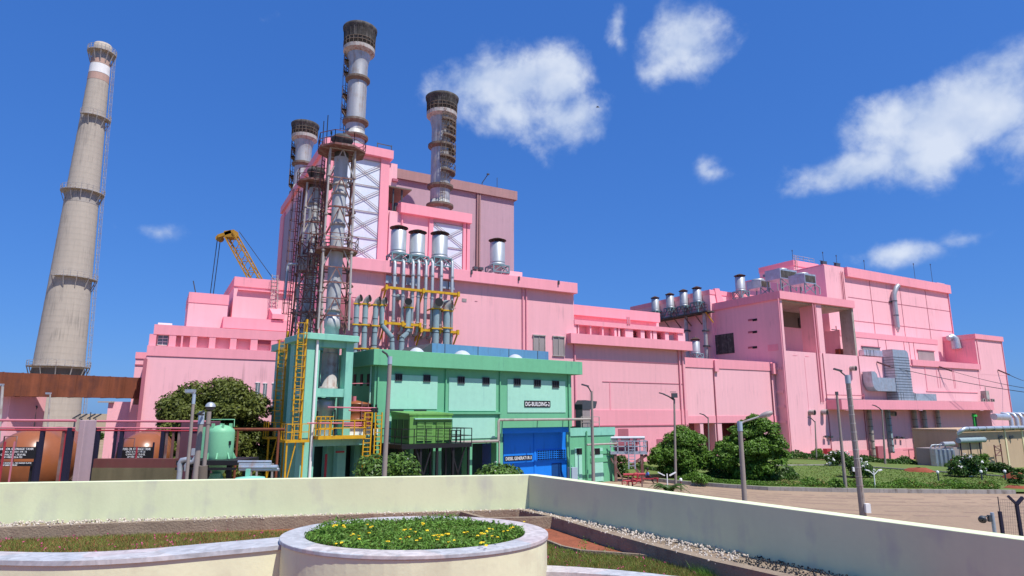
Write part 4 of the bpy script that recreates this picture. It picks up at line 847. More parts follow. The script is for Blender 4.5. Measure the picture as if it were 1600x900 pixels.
for i,(x,y0,y1,b_) in enumerate(((1239,392,407,85),(1287,395,412,76),(1308,400,415,76),(1352,408,428,76),(1430,413,436,76),(1457,414,440,76))):
    p = FM.on_b(x,y1,b_); q = FM.on_b(x,y0,b_); m = MB(); m.tube((p[0],b_,p[2]-.6),(p[0],b_,q[2]),.045); m.cbox((p[0],b_,q[2]),.14,.14,.3); 
    if i in (1,2): m.cbox((p[0],b_,p[2]+.1),1.3,.5,.7); m.bar((p[0]-1.1,b_,p[2]+.5),(p[0]+1.1,b_,p[2]+.5),.1)
    solo('lightning_rod', m, M_gun, ['thin lightning rod above the penthouse corner','rod on a dark box at the left end of the tall pink roof','rod on a dark box, second along the tall pink roof','thin rod near the middle of the tall pink roof','thin rod right of the middle on the tall pink roof','thin rod beside the little cabin on the tall pink roof'][i], 'lightning rod', FM, (p[0],b_,p[2]), 'lightning rods on the right-hand roofs')
# ---------------------------------------------------------------- pipes and ducts on the turbine wall
g = 'silver pipes down the big pink wall'
names = ['first','second','third','fourth','fifth','sixth','seventh','eighth']
bP = 65.9
for i,(x0,x1,yb) in enumerate(((617.8,613,514),(632,626.5,515),(646.5,642,517),(655.3,651,517),(666.3,663,521),(676.5,673.3,522),(690.5,687,522),(706.7,704.8,536))):
    zt_, zb_ = zt(x0,411,bP), zt(x1,yb,bP); a_ = (at_(x0,411,bP)+at_(x1,yb,bP))/2
    t = thing('silver_pipe', names[i]+' from the left of the eight thin silver pipes hanging below the roof vents', 'pipe', FM, (a_,bP,zb_), g)
    m = MB(); m.path([(a_,67.0,zb_-.35),(a_,bP+.25,zb_-.3),(a_,bP,zb_),(a_,bP,zt_),(a_,bP+.3,zt_+.4),(a_,bP+1.0,zt_+.5)],.19,10); part(t,'pipe_run',m,M_silver)
    m = MB()
    for q in (.12,.5,.82): z = zb_+(zt_-zb_)*q; m.tube((a_,bP,z-.07),(a_,bP,z+.07),.25,n=10)
    part(t,'flange',m,M_steel)
def ybeam(x0,y0,x1,y1,lab):
    p, q = FM.on_b(x0,y0,bP-.25), FM.on_b(x1,y1,bP-.25); z = (p[2]+q[2])/2
    t = thing('yellow_pipe_support', lab, 'pipe support', FM, (p[0],bP-.25,z), 'yellow beams holding the silver pipes')
    m = MB(); m.bar((p[0],bP-.3,z),(q[0],bP-.3,z),.2,.26); part(t,'beam',m,M_yellow)
    for a_ in (p[0]+.1,(p[0]+q[0])/2,q[0]-.1):
        m = MB(); m.bar((a_,bP-.3,z-.05),(a_,67.02,z-.05),.22); m.bar((a_,bP-.3,z-.1),(a_,67.02,z-1.6),.14); m.cbox((a_,bP-.35,z),.26,.28,.55); part(t,'bracket',m,M_yellow)
ybeam(602,449.5,717,459.5,'long yellow beam across the silver pipes, the upper one'); ybeam(600,504.5,657,508.5,'yellow beam across the silver pipes, lower left'); ybeam(656.5,515,716,520,'yellow beam across the silver pipes, lower right')
def fatduct(lab, pts, rpx, ytop, face, bb=65.6):
    p3 = []
    for x,y in pts: q = FM.on_b(x,y,bb); p3.append([q[0],bb,q[2]])
    for i in range(len(p3)-1, 0, -1):
        if abs(pts[i][0]-pts[i-1][0]) < 5: p3[i-1][0] = p3[i][0] = (p3[i-1][0]+p3[i][0])/2
    D = p3[0][0]*FM.u[1]+bb*FM.w[1]; r = rpx/FPX*D
    t = thing('exhaust_duct', lab, 'duct', FM, tuple(p3[-1]), 'blue-grey exhaust ducts on the big pink wall')
    m = MB(); m.path([tuple(p) for p in p3], r, 14); part(t,'duct_body',m,M_duct)
    m = MB(); 
    for i in range(len(p3)-1):
        p, q = p3[i], p3[i+1]; L = vlen(vsub(q,p)); n = max(1,int(L/1.35))
        for k in range(n+1): c = lerp(p,q,k/n); d = vnorm(vsub(q,p)); m.tube(vsub(c,vmul(d,.04)),vadd(c,vmul(d,.04)),r*1.04,n=14)
    part(t,'seam_ring',m,M_gun)
    tp = p3[0]; fx, fy = face; R = r*2.0; el = []
    for q in np.linspace(0,1.45,6): el.append((tp[0]+fx*R*(1-cos(q)), tp[1]+fy*R*(1-cos(q)), tp[2]+R*sin(q)))
    m = MB(); m.path(el,[r,r,r*1.04,r*1.1,r*1.2,r*1.4],14,caps=False); el_ = part(t,'elbow',m,M_palesteel)
    e = el[-1]; d = vnorm((fx,fy,.12)); m = MB(); m.tube(vsub(e,vmul(d,.05)),vsub(e,vmul(d,.03)),r*1.33,n=14); part(t,'mouth',m,M_dark,el_)
    m = MB()
    for y in ytop:
        z = FM.on_b(pts[0][0],y,bb)[2]; m.box(tp[0]-r*1.6,tp[0]+r*1.6,bb-r*1.15,bb+r*1.15,z-.07,z+.07); m.box(tp[0]-r*1.6,tp[0]-r*1.3,bb,67.02,z-.07,z+.07)
    part(t,'clamp',m,M_yellow)
s1 = (.75,-.66)
fatduct('leftmost tall blue-grey duct with hooked top on the pink wall',[(557,474),(556,520),(554.5,556)],4.3,(475,507.5,545),s1)
fatduct('second tall blue-grey duct with hooked top on the pink wall',[(571,474.5),(570,520),(567.5,560)],4.3,(475.5,508,545),s1)
fatduct('third tall blue-grey duct with hooked top on the pink wall',[(587.5,477),(586,520),(583,560)],4.2,(477,509.5,545),s1)
fatduct('blue-grey duct that bends down to the right behind the green roof',[(597,477),(596,507),(611,527),(614,534),(613,556)],4.0,(477,),s1)
fatduct('blue-grey duct that bends down to the left behind the green roof',[(639,481),(637,519),(629,528),(627,534),(626,556)],4.4,(481,512),(-.45,-.9))
fatduct('straight thick blue-grey duct right of the silver pipes, hooked toward the viewer',[(682,484),(681,520),(679,548)],5.4,(483,514),(.1,-1),65.4)
fatduct('rightmost thick blue-grey duct hooked to the right',[(698.5,486),(698,520),(696,548)],5.4,(486,513),(.8,-.6),65.4)
for x,y,lab in ((621,465,'left'),(694,474,'right')):
    c = FM.on_b(x,y,66.9); m = MB(); m.path([(c[0],67.05,c[2]),(c[0],66.5,c[2]),(c[0]+.5,66.1,c[2]-.05)],.34,12); solo('wall_stub_duct', m, M_duct, lab+' short blue-grey duct stub in the pink wall behind the silver pipes', 'duct', FM, (c[0],67,c[2]), 'duct stubs in the pink wall')
# ---------------------------------------------------------------- tall steel stacks
M_ring = mat('brown_grey_flange_steel', (.15,.115,.09), rough=.8, var=.2, streak=.2, scale=.8, dirt=(.28,.25,.22), dirt_amt=.25)
def tall_stack(lab, D, xt, yt, xb, yb, rpx, crown, rings, plats, zbase, ladder_side):
    """crown = (radius factor, y bottom of gallery, y shelf); rings = [(y, factor)]"""
    p = FW.at((xt+xb)/2, (yt+yb)/2, D); cx, cy = p[0], p[1]
    def z(y): return FW.at(xb+(xt-xb)*(y-yb)/(yt-yb), y, D)[2]
    r = rpx/FPX*D*(CP+((yt+yb)/2-450)/FPX*SP)
    t = thing('steel_stack', lab, 'stack', FW, (cx,cy,zbase), 'tall steel stacks above the plant')
    zt_ = z(yt); m = MB(); prof = [(r*1.12,zbase),(r*1.05,z(yb)),(r,z(yb)+1.5)]
    for y in np.linspace(yb-8, crown[2]+16, 9): prof.append((r,z(y)))
    prof += [(r*1.06,z(crown[2]+8)),(r*1.22,z(crown[2])),(r*1.26,z(crown[1])+.3),(r*1.26,zt_-.6),(r*.9,zt_-.6),(r*.9,zt_-3)]
    m.lathe((cx,cy,0), prof, 32); part(t,'shell',m,M_steel)
    f = crown[0]; zg = z(crown[1]); m = MB()
    m.lathe((cx,cy,0), [(r*1.15,zg+.25),(r*f*.90,zg+.25),(r*f*.93,zg+1.0),(r*f*.97,zt_-.7),(r*f*1.04,zt_-.45),(r*f*1.06,zt_-.1),(r*f*1.0,zt_),(r*f*.86,zt_+.1),(r*1.0,zt_-.5)], 32)
    for k in range(26):
        q = 2*pi*k/26; m.bar((cx+r*f*.92*cos(q),cy+r*f*.92*sin(q),zg+.4),(cx+r*f*.98*cos(q),cy+r*f*.98*sin(q),zt_-.5),.09)
    part(t,'crown',m,M_soot)
    def ringed(zc, ff, hh, nm='ring_gallery', rail=True):
        m = MB(); m.lathe((cx,cy,0), [(r*.98,zc-hh*2.2),(r*1.04,zc-hh*2.0),(r*ff,zc-hh),(r*ff,zc),(r*.98,zc)], 32, smooth=False); g = part(t,nm,m,M_ring if hh < .5 else M_palesteel)
        if not rail: return
        m = MB(); n = 22; mt_ = M_ring
        for k in range(n):
            q = 2*pi*k/n; c, s_ = cos(q), sin(q); m.bar((cx+r*ff*c,cy+r*ff*s_,zc),(cx+r*ff*c,cy+r*ff*s_,zc+1.05),.06)
        for h in (.55,1.05): m.lathe((cx,cy,0), [(r*ff-.03,zc+h-.03),(r*ff+.03,zc+h-.03),(r*ff+.03,zc+h+.03),(r*ff-.03,zc+h+.03)], 32)
        part(t,'railing',m,M_ring,g)
    ringed(zg, f*.96, .55)
    for y, ff in rings: ringed(z(y), ff, .3, 'flange_ring', False)
    for y, q0, q1 in plats:
        zc = z(y); m = MB(); m.lathe((cx,cy,0), [(r*.98,zc-.22),(r*1.52,zc-.22),(r*1.52,zc+.05),(r*.98,zc+.05)], 12, smooth=False, arc=(q0,q1)); g = part(t,'landing',m,M_ring)
        m = MB()
        for k in range(6):
            q = q0+(q1-q0)*k/5; c, s_ = cos(q), sin(q); m.bar((cx+r*1.5*c,cy+r*1.5*s_,zc),(cx+r*1.5*c,cy+r*1.5*s_,zc+1.05),.07)
            m.bar((cx+r*1.46*c,cy+r*1.46*s_,zc-.2),(cx+r*1.0*c,cy+r*1.0*s_,zc-1.1),.08)
        for h in (.55,1.05): m.lathe((cx,cy,0), [(r*1.5-.03,zc+h-.03),(r*1.5+.03,zc+h-.03),(r*1.5+.03,zc+h+.03),(r*1.5-.03,zc+h+.03)], 12, arc=(q0,q1))
        part(t,'railing',m,M_ring,g)
    q = ladder_side; c, s_ = cos(q), sin(q); m = MB()
    m.ladder((cx+(r+.3)*c,cy+(r+.3)*s_,z(yb)),(cx+(r+.3)*c,cy+(r+.3)*s_,zg),(-s_,c,0),w=.55,step=.5,r=.03,cage=1.6,out=(c,s_,0)); part(t,'ladder',m,M_ring)
tall_stack('tallest steel stack, rising in the middle from the pink boiler house roof', 81, 563,46,554,222, 17.2, (1.74,78,90), [(124,1.3),(190,1.36),(214,1.38)], [(97,2.5,3.6),(115,2.6,3.5),(150,2.5,3.5),(174,2.4,3.6)], 30, 2.95)
tall_stack('shortest steel stack, leftmost of the three, behind the lattice towers', 97, 480,195,467,305, 13.8, (1.66,214,223), [(256,1.33),(302,1.38)], [(233,2.5,3.6),(246,2.6,3.5),(276,2.4,3.5),(290,2.4,3.6)], 30, 2.95)
tall_stack('steel stack right of the others in front of the mauve block', 87, 692,153,686,330, 17.2, (1.64,178,189), [(228,1.34),(291,1.32),(321,1.38)], [(192,-1.4,.6),(203,-.9,.7),(216,-1.3,.6),(236,-.6,.6),(249,-1.5,.5),(270,-1.4,.6)], 22, -1.25)
# ---------------------------------------------------------------- crane
D = 92.; p0 = FW.at(413,462,D); p1 = FW.at(361,368,D); t = thing('crawler_crane', 'yellow lattice crane boom standing behind the low pink hall', 'crane', FW, (p0[0]+9,D,0))
dirv = vnorm(vsub(p1,p0)); s, n_ = basis(dirv); base = vadd(p0, vmul(dirv,-(p0[2]-2)/dirv[2])); L = vlen(vsub(p1,base)); w = .88
def ck(tt, i, j, k=1.0): return vadd(vadd(base, vmul(dirv,tt)), vadd(vmul(s,i*w*k), vmul(n_,j*w*.8*k)))
m = MB()
for i in (-1,1):
    for j in (-1,1): m.bar(ck(0,i,j),ck(L,i,j,.95),.19)
N_ = int(L/2.0)
for k in range(N_):
    a, b_ = L*k/N_, L*(k+1)/N_
    for j in (-1,1): m.bar(ck(a,-1,j),ck((a+b_)/2,1,j),.085); m.bar(ck((a+b_)/2,1,j),ck(b_,-1,j),.085)
    for i in (-1,1): m.bar(ck(a,i,-1),ck((a+b_)/2,i,1),.085); m.bar(ck((a+b_)/2,i,1),ck(b_,i,-1),.085)
part(t,'boom',m,M_crane)
m = MB(); e = vadd(p1,(-1.0,0,-.3)); m.slab([vadd(p1,(-.8,-.8,.5)),vadd(p1,(.7,-.8,.7)),vadd(p1,(.9,-.8,-.2)),vadd(p1,(-.4,-.8,-.6))],(0,1.6,0)); m.bar(vadd(p1,(-1.6,-.5,-.3)),vadd(p1,(.3,-.5,.4)),.6,.5); m.tube(vadd(p1,(-1.6,-.5,-.5)),vadd(p1,(-1.6,.3,-.5)),.5,n=12); part(t,'boom_head',m,M_crane)
m = MB()
for dx in (-2.0,-1.55): m.tube(vadd(p1,(dx,0,-.6)),vadd(p1,(dx-.55,0,-16)),.06,n=5)
m.tube(vadd(p1,(1.2,0,.6)),vadd(p1,(7.5,0,-7.5)),.05,n=5); m.cbox(vadd(p1,(-2.3,0,-16.3)),.7,.5,1.0); part(t,'rope',m,M_cable)
m = MB(); m.cbox((base[0]+2.5,D,2.4),7,3.2,2.2); m.cbox((base[0],D+2.2,2.5),2,1.4,2.2); part(t,'cab',m,M_crane)
m = MB(); [m.cbox((base[0]+2,D+y,.6),7.5,1,1.2) for y in (-2,2)]; part(t,'track',m,M_black)
# ---------------------------------------------------------------- green concrete frames
F = FG
q = F.at(500,560,45.); bA = q[1]; 
def gx(x,y,bb): return F.on_b(x,y,bb)[0]
def gz_(x,y,bb): return F.on_b(x,y,bb)[2]
aL, aR = gx(479,560,bA), gx(552,560,bA); zT = gz_(477,519,bA-.4); zs = gz_(477,529,bA-.4); dep = 3.6
t = thing('green_concrete_frame', 'tall sea green concrete frame carrying the taller lattice stack', 'frame', F, (aL,bA,0))
m = MB(); m.box(gx(476,522,bA-.4),gx(562,525,bA-.4),bA-.4,bA+dep+.4,zs,zT); part(t,'top_slab',m,M_aqua,bevel=.03)
wL = gx(497,600,bA)-aL; wR = aR-gx(540,570,bA)
m = MB(); m.box(aL,aL+wL,bA,bA+1.0,0,zs); part(t,'column',m,M_aqua)
zR = gz_(545,628,bA)
m = MB(); m.box(aR-wR,aR,bA,bA+.9,gz_(545,690,bA),zs); part(t,'column',m,M_aqua)
for a0,a1 in ((aL,aL+wL*.8),(aR-wR,aR)): m = MB(); m.box(a0,a1,bA+dep-.9,bA+dep,0,zs); part(t,'column',m,M_aqua)
zb1, zb0 = gz_(515,607,bA), gz_(515,620,bA)
m = MB(); m.box(aL+wL,aR-wR,bA+.05,bA+.75,zb0,zb1); part(t,'beam',m,M_aqua)
m = MB(); m.box(aL+wL,aR-wR,bA+.05,bA+.75,zs-.45,zs); part(t,'beam',m,M_aqua)
zc1, zc0 = gz_(515,681,bA), gz_(515,697,bA)
m = MB(); m.box(aL+wL,gx(585,690,bA),bA+.05,bA+.8,zc0,zc1); part(t,'beam',m,M_aqua)
m = MB(); m.box(aL+wL,gx(590,690,bA),bA+.8,bA+dep+1,zc1-.3,zc1); part(t,'floor_slab',m,M_aqua)
m = MB(); m.box(aL+.1,aL+.6,bA+1,bA+dep-.9,zb0,zb1); m.box(aR-.7,aR-.1,bA+.9,bA+dep-.9,zb0,zb1); part(t,'side_beam',m,M_aqua)
m = MB(); m.box(gx(527,720,bA+1.5),gx(540,720,bA+1.5),bA+1.5,bA+2.3,0,zc0); m.box(gx(575,720,bA),gx(588,720,bA),bA+2.5,bA+3.2,0,zc0); part(t,'column',m,M_aqua)
m = MB(); m.box(aL+wL,gx(590,720,bA),bA+dep+.3,bA+dep+.5,0,zc0); part(t,'shade_screen',m,M_darkgreen)  # sheet whose dark green stands for shade in the bottom opening
m = MB(); m.box(aL+wL,aR-wR,bA+dep-.15,bA+dep,zc1,zb0); part(t,'shade_panel',m,M_darkgreen)  # shade of the middle opening, painted as a dark green sheet
m = MB(); m.tube((aL+wL*.72,bA-.12,.3),(aL+wL*.72,bA-.12,zs),.10); part(t,'downpipe',m,M_white)
m = MB(); p = F.on_b(503,718,bA+2); m.tube((p[0],bA+1.2,1.5),(p[0],bA+1.2,3.6),.09); m.bar((gx(524,704,bA+1.4),bA+1.3,zc0-.5),(gx(537,704,bA+1.4),bA+1.3,zc0-.5),.12); part(t,'red_fire_pipe',m,M_redpipe)
# second frame, further back-left
qB = F.at(455,600,49.5); bB = qB[1]; aB0, aB1 = gx(446,600,bB), gx(470,600,bB); zTB = gz_(448,533,bB-.3); zsB = gz_(448,544,bB-.3)
t2 = thing('green_concrete_frame', 'narrower sea green concrete frame half hidden at the left, under the shorter lattice stack', 'frame', F, (aB0,bB,0))
m = MB(); m.box(gx(446.5,535,bB-.3),aB1+2.6,bB-.3,bB+3.4,zsB,zTB); part(t2,'top_slab',m,M_aqua)
m = MB(); m.box(aB0,aB0+.95,bB,bB+.9,0,zsB); part(t2,'column',m,M_aqua)
m = MB(); m.box(aB1+1.5,aB1+2.4,bB,bB+.9,0,zsB); m.box(aB0,aB0+.8,bB+2.2,bB+3,0,zsB); part(t2,'column',m,M_aqua)
m = MB(); m.box(aB0+.95,aB1+1.5,bB+.1,bB+.7,5.2,6.0); part(t2,'beam',m,M_aqua)
# yellow ladders with cages on both frames
def yladder(lab, xt, yt, xb, yb, bb):
    a_ = (gx(xt,yt,bb)+gx(xb,yb,bb))/2; z1, z0 = gz_(xt,yt,bb), gz_(xb,yb,bb)
    t = thing('caged_ladder', lab, 'ladder', F, (a_,bb,z0), 'yellow caged ladders on the green frames')
    m = MB(); m.bar((a_+.12,bb,z0),(a_+.12,bb,z1),.24,.12); m.bar((a_-.42,bb,z0),(a_-.42,bb,z1-.7),.07); z = z0+.3
    while z < z1-.8: m.bar((a_-.42,bb,z),(a_+.1,bb,z),.045); z += .3
    part(t,'ladder_frame',m,M_yellow)
    m = MB(); z = z0+1.9; hs_ = []
    while z < z1-.3:
        h = [(a_-.16+.38*cos(q)-.1,bb-.1-.55*sin(q),z) for q in np.linspace(0,pi,7)]; hs_.append(h); z += .75
        for i in range(6): m.bar(h[i],h[i+1],.05)
    for i in (1,3,5): m.bar(hs_[0][i],hs_[-1][i],.035)
    part(t,'cage',m,M_yellow)
    m = MB(); m.rail([(a_-1.0,bb-.7,z0),(a_+.5,bb-.7,z0)],1.05,.03,.5); m.rail([(a_-1.0,bb-.7,z0),(a_-1.0,bb+.4,z0)],1.05,.03,.5); m.box(a_-1.05,a_+.55,bb-.75,bb+.5,z0-.16,z0); part(t,'landing',m,M_yellow)
    m = MB(); m.bar((a_-.9,bb-.6,0),(a_-.9,bb-.6,z0-.1),.1); m.bar((a_-1.2,bb-.6,0),(a_-.3,bb-.6,z0-.1),.07); m.bar((a_+.2,bb-.6,0),(a_+.2,bb-.6,z0-.1),.1); part(t,'leg',m,M_yellow)
yladder('caged yellow ladder on the far left, beside the narrower green frame', 445.5,517,437,682,bB-.5)
yladder('caged yellow ladder on the left of the taller green frame', 478,499,464,687,bA-.1)
# ---------------------------------------------------------------- lattice supported stacks
def lattice_stack(rot0, lab, D, xt, yt, xb, yb, rpx, legs_top, legs_bot, ztop_y, plats, rings, zbase, caps, frames=()):
    p = FW.at((xt+xb)/2,(yt+yb)/2,D); cx, cy = p[0]+.0, D
    def z(y): return FW.at(xb+(xt-xb)*(y-yb)/(yt-yb), y, D)[2]
    r = rpx/FPX*D*.98; z0 = z(yb); z1 = z(yt)
    t = thing('lattice_stack', lab, 'stack', FW, (cx,cy,z0), 'steel stacks held in lattice towers')
    m = MB(); m.lathe((cx,cy,0), [(r*1.0,zbase),(r,z0+.2),(r*1.12,z0+.25),(r*1.12,z0+.9),(r,z0+.95)]+[(r*(1+.02*(k%2)),q) for k,q in enumerate(np.linspace(z0+1.5,z1-2.2,14))]+[(r*1.05,z1-1.7)], 24); part(t,'shell',m,M_lstack)
    m = MB(); m.lathe((cx,cy,0), [(r*1.02,z1-1.7),(r*1.06,z1-.9),(r*1.35,z1-.45),(r*1.62,z1-.25),(r*1.62,z1-.1),(r*1.3,z1+.12),(r*.9,z1+.15)], 24); part(t,'flared_top',m,M_soot)
    for y in rings: zz = z(y); m = MB(); m.lathe((cx,cy,0), [(r,zz-.12),(r*1.16,zz-.1),(r*1.16,zz+.1),(r,zz+.12)], 24); part(t,'stiffener_ring',m,M_palesteel)
    wb, wt = legs_bot/FPX*D/2, legs_top/FPX*D/2; zL = z(ztop_y)
    rot = -atan2(cx,cy)+rot0; dirs = [(cos(rot+pi/4+k*pi/2)*1.2, sin(rot+pi/4+k*pi/2)*1.2) for k in range(4)]
    def leg(k, zz): f = (zz-z0)/(zL-z0); w = wb+(wt-wb)*f; return (cx+dirs[k][0]*w, cy+dirs[k][1]*w, zz)
    for k in range(4):
        m = MB(); m.tube(leg(k,z0),leg(k,zL),.085 if k in (2,3) else .075,n=8)
        for f in (.2,.42,.62,.84): c = lerp(leg(k,z0),leg(k,zL),f); m.tube(vadd(c,(0,0,-.06)),vadd(c,(0,0,.06)),.15,n=8)
        part(t,'tower_leg',m,M_rusteel if k in (0,1) else M_palesteel, label='rusty brown tower leg' if k in (0,1) else 'pale weathered tower leg')
    lv = list(np.linspace(z0,zL,7))
    for i in range(6):
        m = MB()
        for k in range(4):
            a, b_ = leg(k,lv[i]), leg((k+1)%4,lv[i]); c, d = leg(k,lv[i+1]), leg((k+1)%4,lv[i+1]); mid = lerp(c,d,.5)
            m.bar(c,d,.085); m.bar(a,mid,.09 if i in caps else .075); m.bar(b_,mid,.09 if i in caps else .075)
            for e in (lerp(c,d,.5),): m.bar(e,(cx+(e[0]-cx)*.4,cy+(e[1]-cy)*.4,e[2]),.055)
        part(t,'bracing',m,M_rusteel if i not in caps else M_palesteel)
    for y in frames:
        zz = z(y); f = (zz-z0)/(zL-z0); w = (wb+(wt-wb)*f)*1.12; n = 10; pg = [(cx+w*cos(rot+2*pi*i/n), cy+w*sin(rot+2*pi*i/n), zz) for i in range(n)]; pi_ = [(cx+w*.72*cos(rot+2*pi*i/n), cy+w*.72*sin(rot+2*pi*i/n), zz) for i in range(n)]
        m = MB()
        for i in range(n): m.bar(pg[i],pg[(i+1)%n],.06,.10); m.bar(pg[i],pi_[i],.05)
        part(t,'ring_frame',m,M_rusteel)
    for y, k in plats:
        zz = z(y); f = (zz-z0)/(zL-z0); w = (wb+(wt-wb)*f)*k; n = 8
        pg = [(cx+w*1.15*cos(rot+2*pi*i/n+pi/8), cy+w*1.15*sin(rot+2*pi*i/n+pi/8)) for i in range(n)]
        m = MB(); m.prism(pg,zz-.16,zz); pl = part(t,'platform',m,M_rusteel)
        m = MB(); m.rail([(*q,zz) for q in pg+[pg[0]]],1.0,.022,.9); part(t,'railing',m,M_rusteel,pl)
    q = rot+2.6; c, s_ = cos(q), sin(q); w = (wb+wt)/2*1.25; m = MB()
    m.ladder((cx+w*c*1.15,cy+w*s_*1.15,z0+.3),(cx+w*c,cy+w*s_,zL-.2),(-s_,c,0),w=.5,step=.35,r=.03,cage=.9,out=(c,s_,0)); part(t,'ladder',m,M_rusteel)
    return t, cx, cy, z, leg, z0, zL
LA = lattice_stack(.10, 'taller grey steel stack in a rusty lattice tower, on the larger green frame', bA*0+ (F.world((aL+aR)/2,bA+1.9)[1]), 535.5,216,518,518, 11.2, 46, 54, 240, [(237,1.5),(392,1.2)], [290,304,352,486], zb1+.3, (2,5), (330,446,497))
LB = lattice_stack(.16, 'shorter grey steel stack in a rusty lattice tower behind the taller one', F.world((aB0+aB1)/2+1,bB+1.6)[1]+.6, 498,266,474,533, 9.2, 36, 46, 292, [(287,1.45),(400,1.0)], [320,346,410,430], zTB, (1,4), (352,430,490))
m = MB(); D_ = F.world(aB0,bB+1)[1]; fx = [FW.at(x,460,D_)[0] for x in (457,470,486)]; z0_, z1_ = zTB, FW.at(470,384,D_)[2]
for a_ in fx:
    for dy in (-.9,.9): m.bar((a_+.35,D_+dy,z0_-.05),(a_+.75,D_+dy,z1_),.055)
for k in range(7):
    z = z0_+(z1_-z0_)*(k+1)/7; q = .35+.4*(k+1)/7
    for dy in (-.9,.9): m.bar((fx[0]+q,D_+dy,z),(fx[2]+q,D_+dy,z),.06); m.bar((fx[0]+q,D_+dy,z),(fx[1]+q-.05,D_+dy,z-(z1_-z0_)/7),.045)
    for a_ in fx: m.bar((a_+q,D_-.9,z),(a_+q,D_+.9,z),.06)
part(LB[0],'access_scaffold',m,M_rusteel)
# antennas at the platform of the taller stack
m = MB(); zz = LA[3](237); 
for dx,h in ((-1.55,2.6),(-1.25,3.1),(-.9,1.6)): m.tube((LA[1]+dx,LA[2],zz),(LA[1]+dx,LA[2],zz+h),.035,n=6)
m.cbox((LA[1]-.9,LA[2],zz+1.6),.12,.12,.25); part(bpy.data.objects[LA[0].name],'lightning_rod',m,M_black)
# side platform, grey pipe and hanging equipment box on the shorter tower
cx, cy, zf = LB[1], LB[2], LB[3]
m = MB(); z_ = zf(428); m.box(cx-.5,cx+.4,cy-1.6,cy-.9,z_,z_+1.05); bx = MB(); bx.rail([(cx-.6,cy-1.7,z_),(cx+.5,cy-1.7,z_),(cx+.5,cy-.8,z_)],1.2,.03,.25,2); part(LB[0],'equipment_box',m,M_louvre); part(LB[0],'equipment_cage',bx,M_palesteel)
m = MB(); m.path([(cx-1.6,cy-1.0,zf(470)),(cx-1.55,cy-1.0,zf(420)),(cx-1.5,cy-1.0,zf(417)),(cx-.7,cy-1.0,zf(417))],.11,8); part(LB[0],'vent_pipe',m,M_silver)
m = MB(); c = FW.at(535,487,LA[2]+3.2); m.lathe((c[0],c[1],c[2]-1.3),[(.02,0),(.8,.15),(.85,.4),(.85,2.2),(.7,2.5),(.02,2.6)],18); m.bar((c[0],c[1],zT-.05),(c[0],c[1],c[2]-1.2),.3); solo('maroon_drum', m, M_rosed, 'dark maroon drum behind the foot of the taller lattice stack', 'drum', FW, (c[0],c[1],c[2]-1.3))
# stack breeching inside the frame
cx, cy = LA[1], LA[2]
m = MB(); c = FW.at(507,655,LA[2]-.3); m.lathe((c[0],c[1],zc1),[(.5,0),(.5,1.7),(.68,1.75),(.68,2.4),(.6,2.5),(.02,2.55)],18); solo('silver_silencer', m, M_silver, 'short silver silencer drum inside the green frame beside the brown day tank', 'drum', FW, (c[0],c[1],zc1))
m = MB(); c0 = (cx,cy,zb1); m.lathe((cx,cy,zb1),[(.75,0),(.75,.15),(.6,.2),(.6,2.6)],20); solo('stack_base_ring', m, M_palesteel, 'pale base ring of the stack standing on the beam inside the larger green frame', 'base ring', FW, c0)
# ---------------------------------------------------------------- brown day tank on its platform
bt = bA+1.4; c = F.on_b(555,680,bt); r = (gx(577,660,bt)-gx(534,660,bt))/2*.96; z0 = zc1+.55; h = gz_(555,632,bt)-z0
t = thing('day_tank', 'upright rust brown fuel day tank on the yellow railed platform', 'tank', F, (c[0],bt,z0))
m = MB(); m.lathe((c[0],bt,z0),[(r,0),(r,h*.33),(r*1.01,h*.335),(r*1.01,h*.35),(r,h*.355),(r,h*.66),(r*1.01,h*.665),(r*1.01,h*.68),(r,h*.69),(r,h),(r*1.03,h),(r*1.03,h+.06),(.02,h+.3)],32); part(t,'shell',m,M_tank)
m = MB(); m.box(c[0]-r-.2,c[0]+r+.2,bt-r-.2,bt+r+.2,zc1,z0); part(t,'plinth',m,M_white)
m = MB(); m.ladder((c[0]+.15,bt-r-.15,z0),(c[0]+.15,bt-r-.15,z0+h+.2),(1,0,0),w=.5,step=.32,r=.03); part(t,'ladder',m,M_rusteel)
m = MB(); m.tube((c[0]-.2,bt,z0+h+.1),(c[0]-.2,bt,z0+h+.6),.15); m.tube((c[0]-.5,bt,z0+h+.1),(c[0]-.5,bt,z0+h+.7),.08); m.path([(c[0]-1.1,bt-.3,z0+h),(c[0]-1.1,bt-.3,z0+h+1.5),(c[0]+1.1,bt-.3,z0+h+1.6),(c[0]+1.1,bt-.3,z0+h+.2)],.04,6); part(t,'vent_fitting',m,M_pinkpipe)
p0, p1 = F.on_b(496,693,bA-.9), F.on_b(570,694,bA-.9); zp = zc1+.02
t = thing('yellow_platform', 'yellow railed steel walkway in front of the brown day tank', 'platform', F, (p0[0],bA-.9,zp))
m = MB(); m.box(p0[0],p1[0],bA-1.0,bA+.04,zp-.22,zp); part(t,'deck',m,M_yellow)
m = MB(); m.rail([(p0[0],bA+.0,zp),(p0[0],bA-.95,zp),(p1[0],bA-.95,zp),(p1[0]+.3,bA+.5,zp)],1.05,.032,.8); part(t,'railing',m,M_yellow)
m = MB(); m.rail([(aL+wL,bA-.06,zp),(gx(520,690,bA),bA-.06,zp)],1.3,.032,.3,2); part(t,'gate',m,M_yellow)
m = MB(); q = F.on_b(574,690,bA-.9); m.ladder((q[0]-.1,bA-.9,.8),(q[0],bA-.9,zp+1.6),(1,0,0),w=.55,step=.3,r=.04,); m.ladder((q[0]+.75,bA-.9,1.2),(q[0]+.8,bA-.9,zp+1.6),(1,0,0),w=.5,step=.3,r=.04); part(t,'ladder',m,M_yellow)
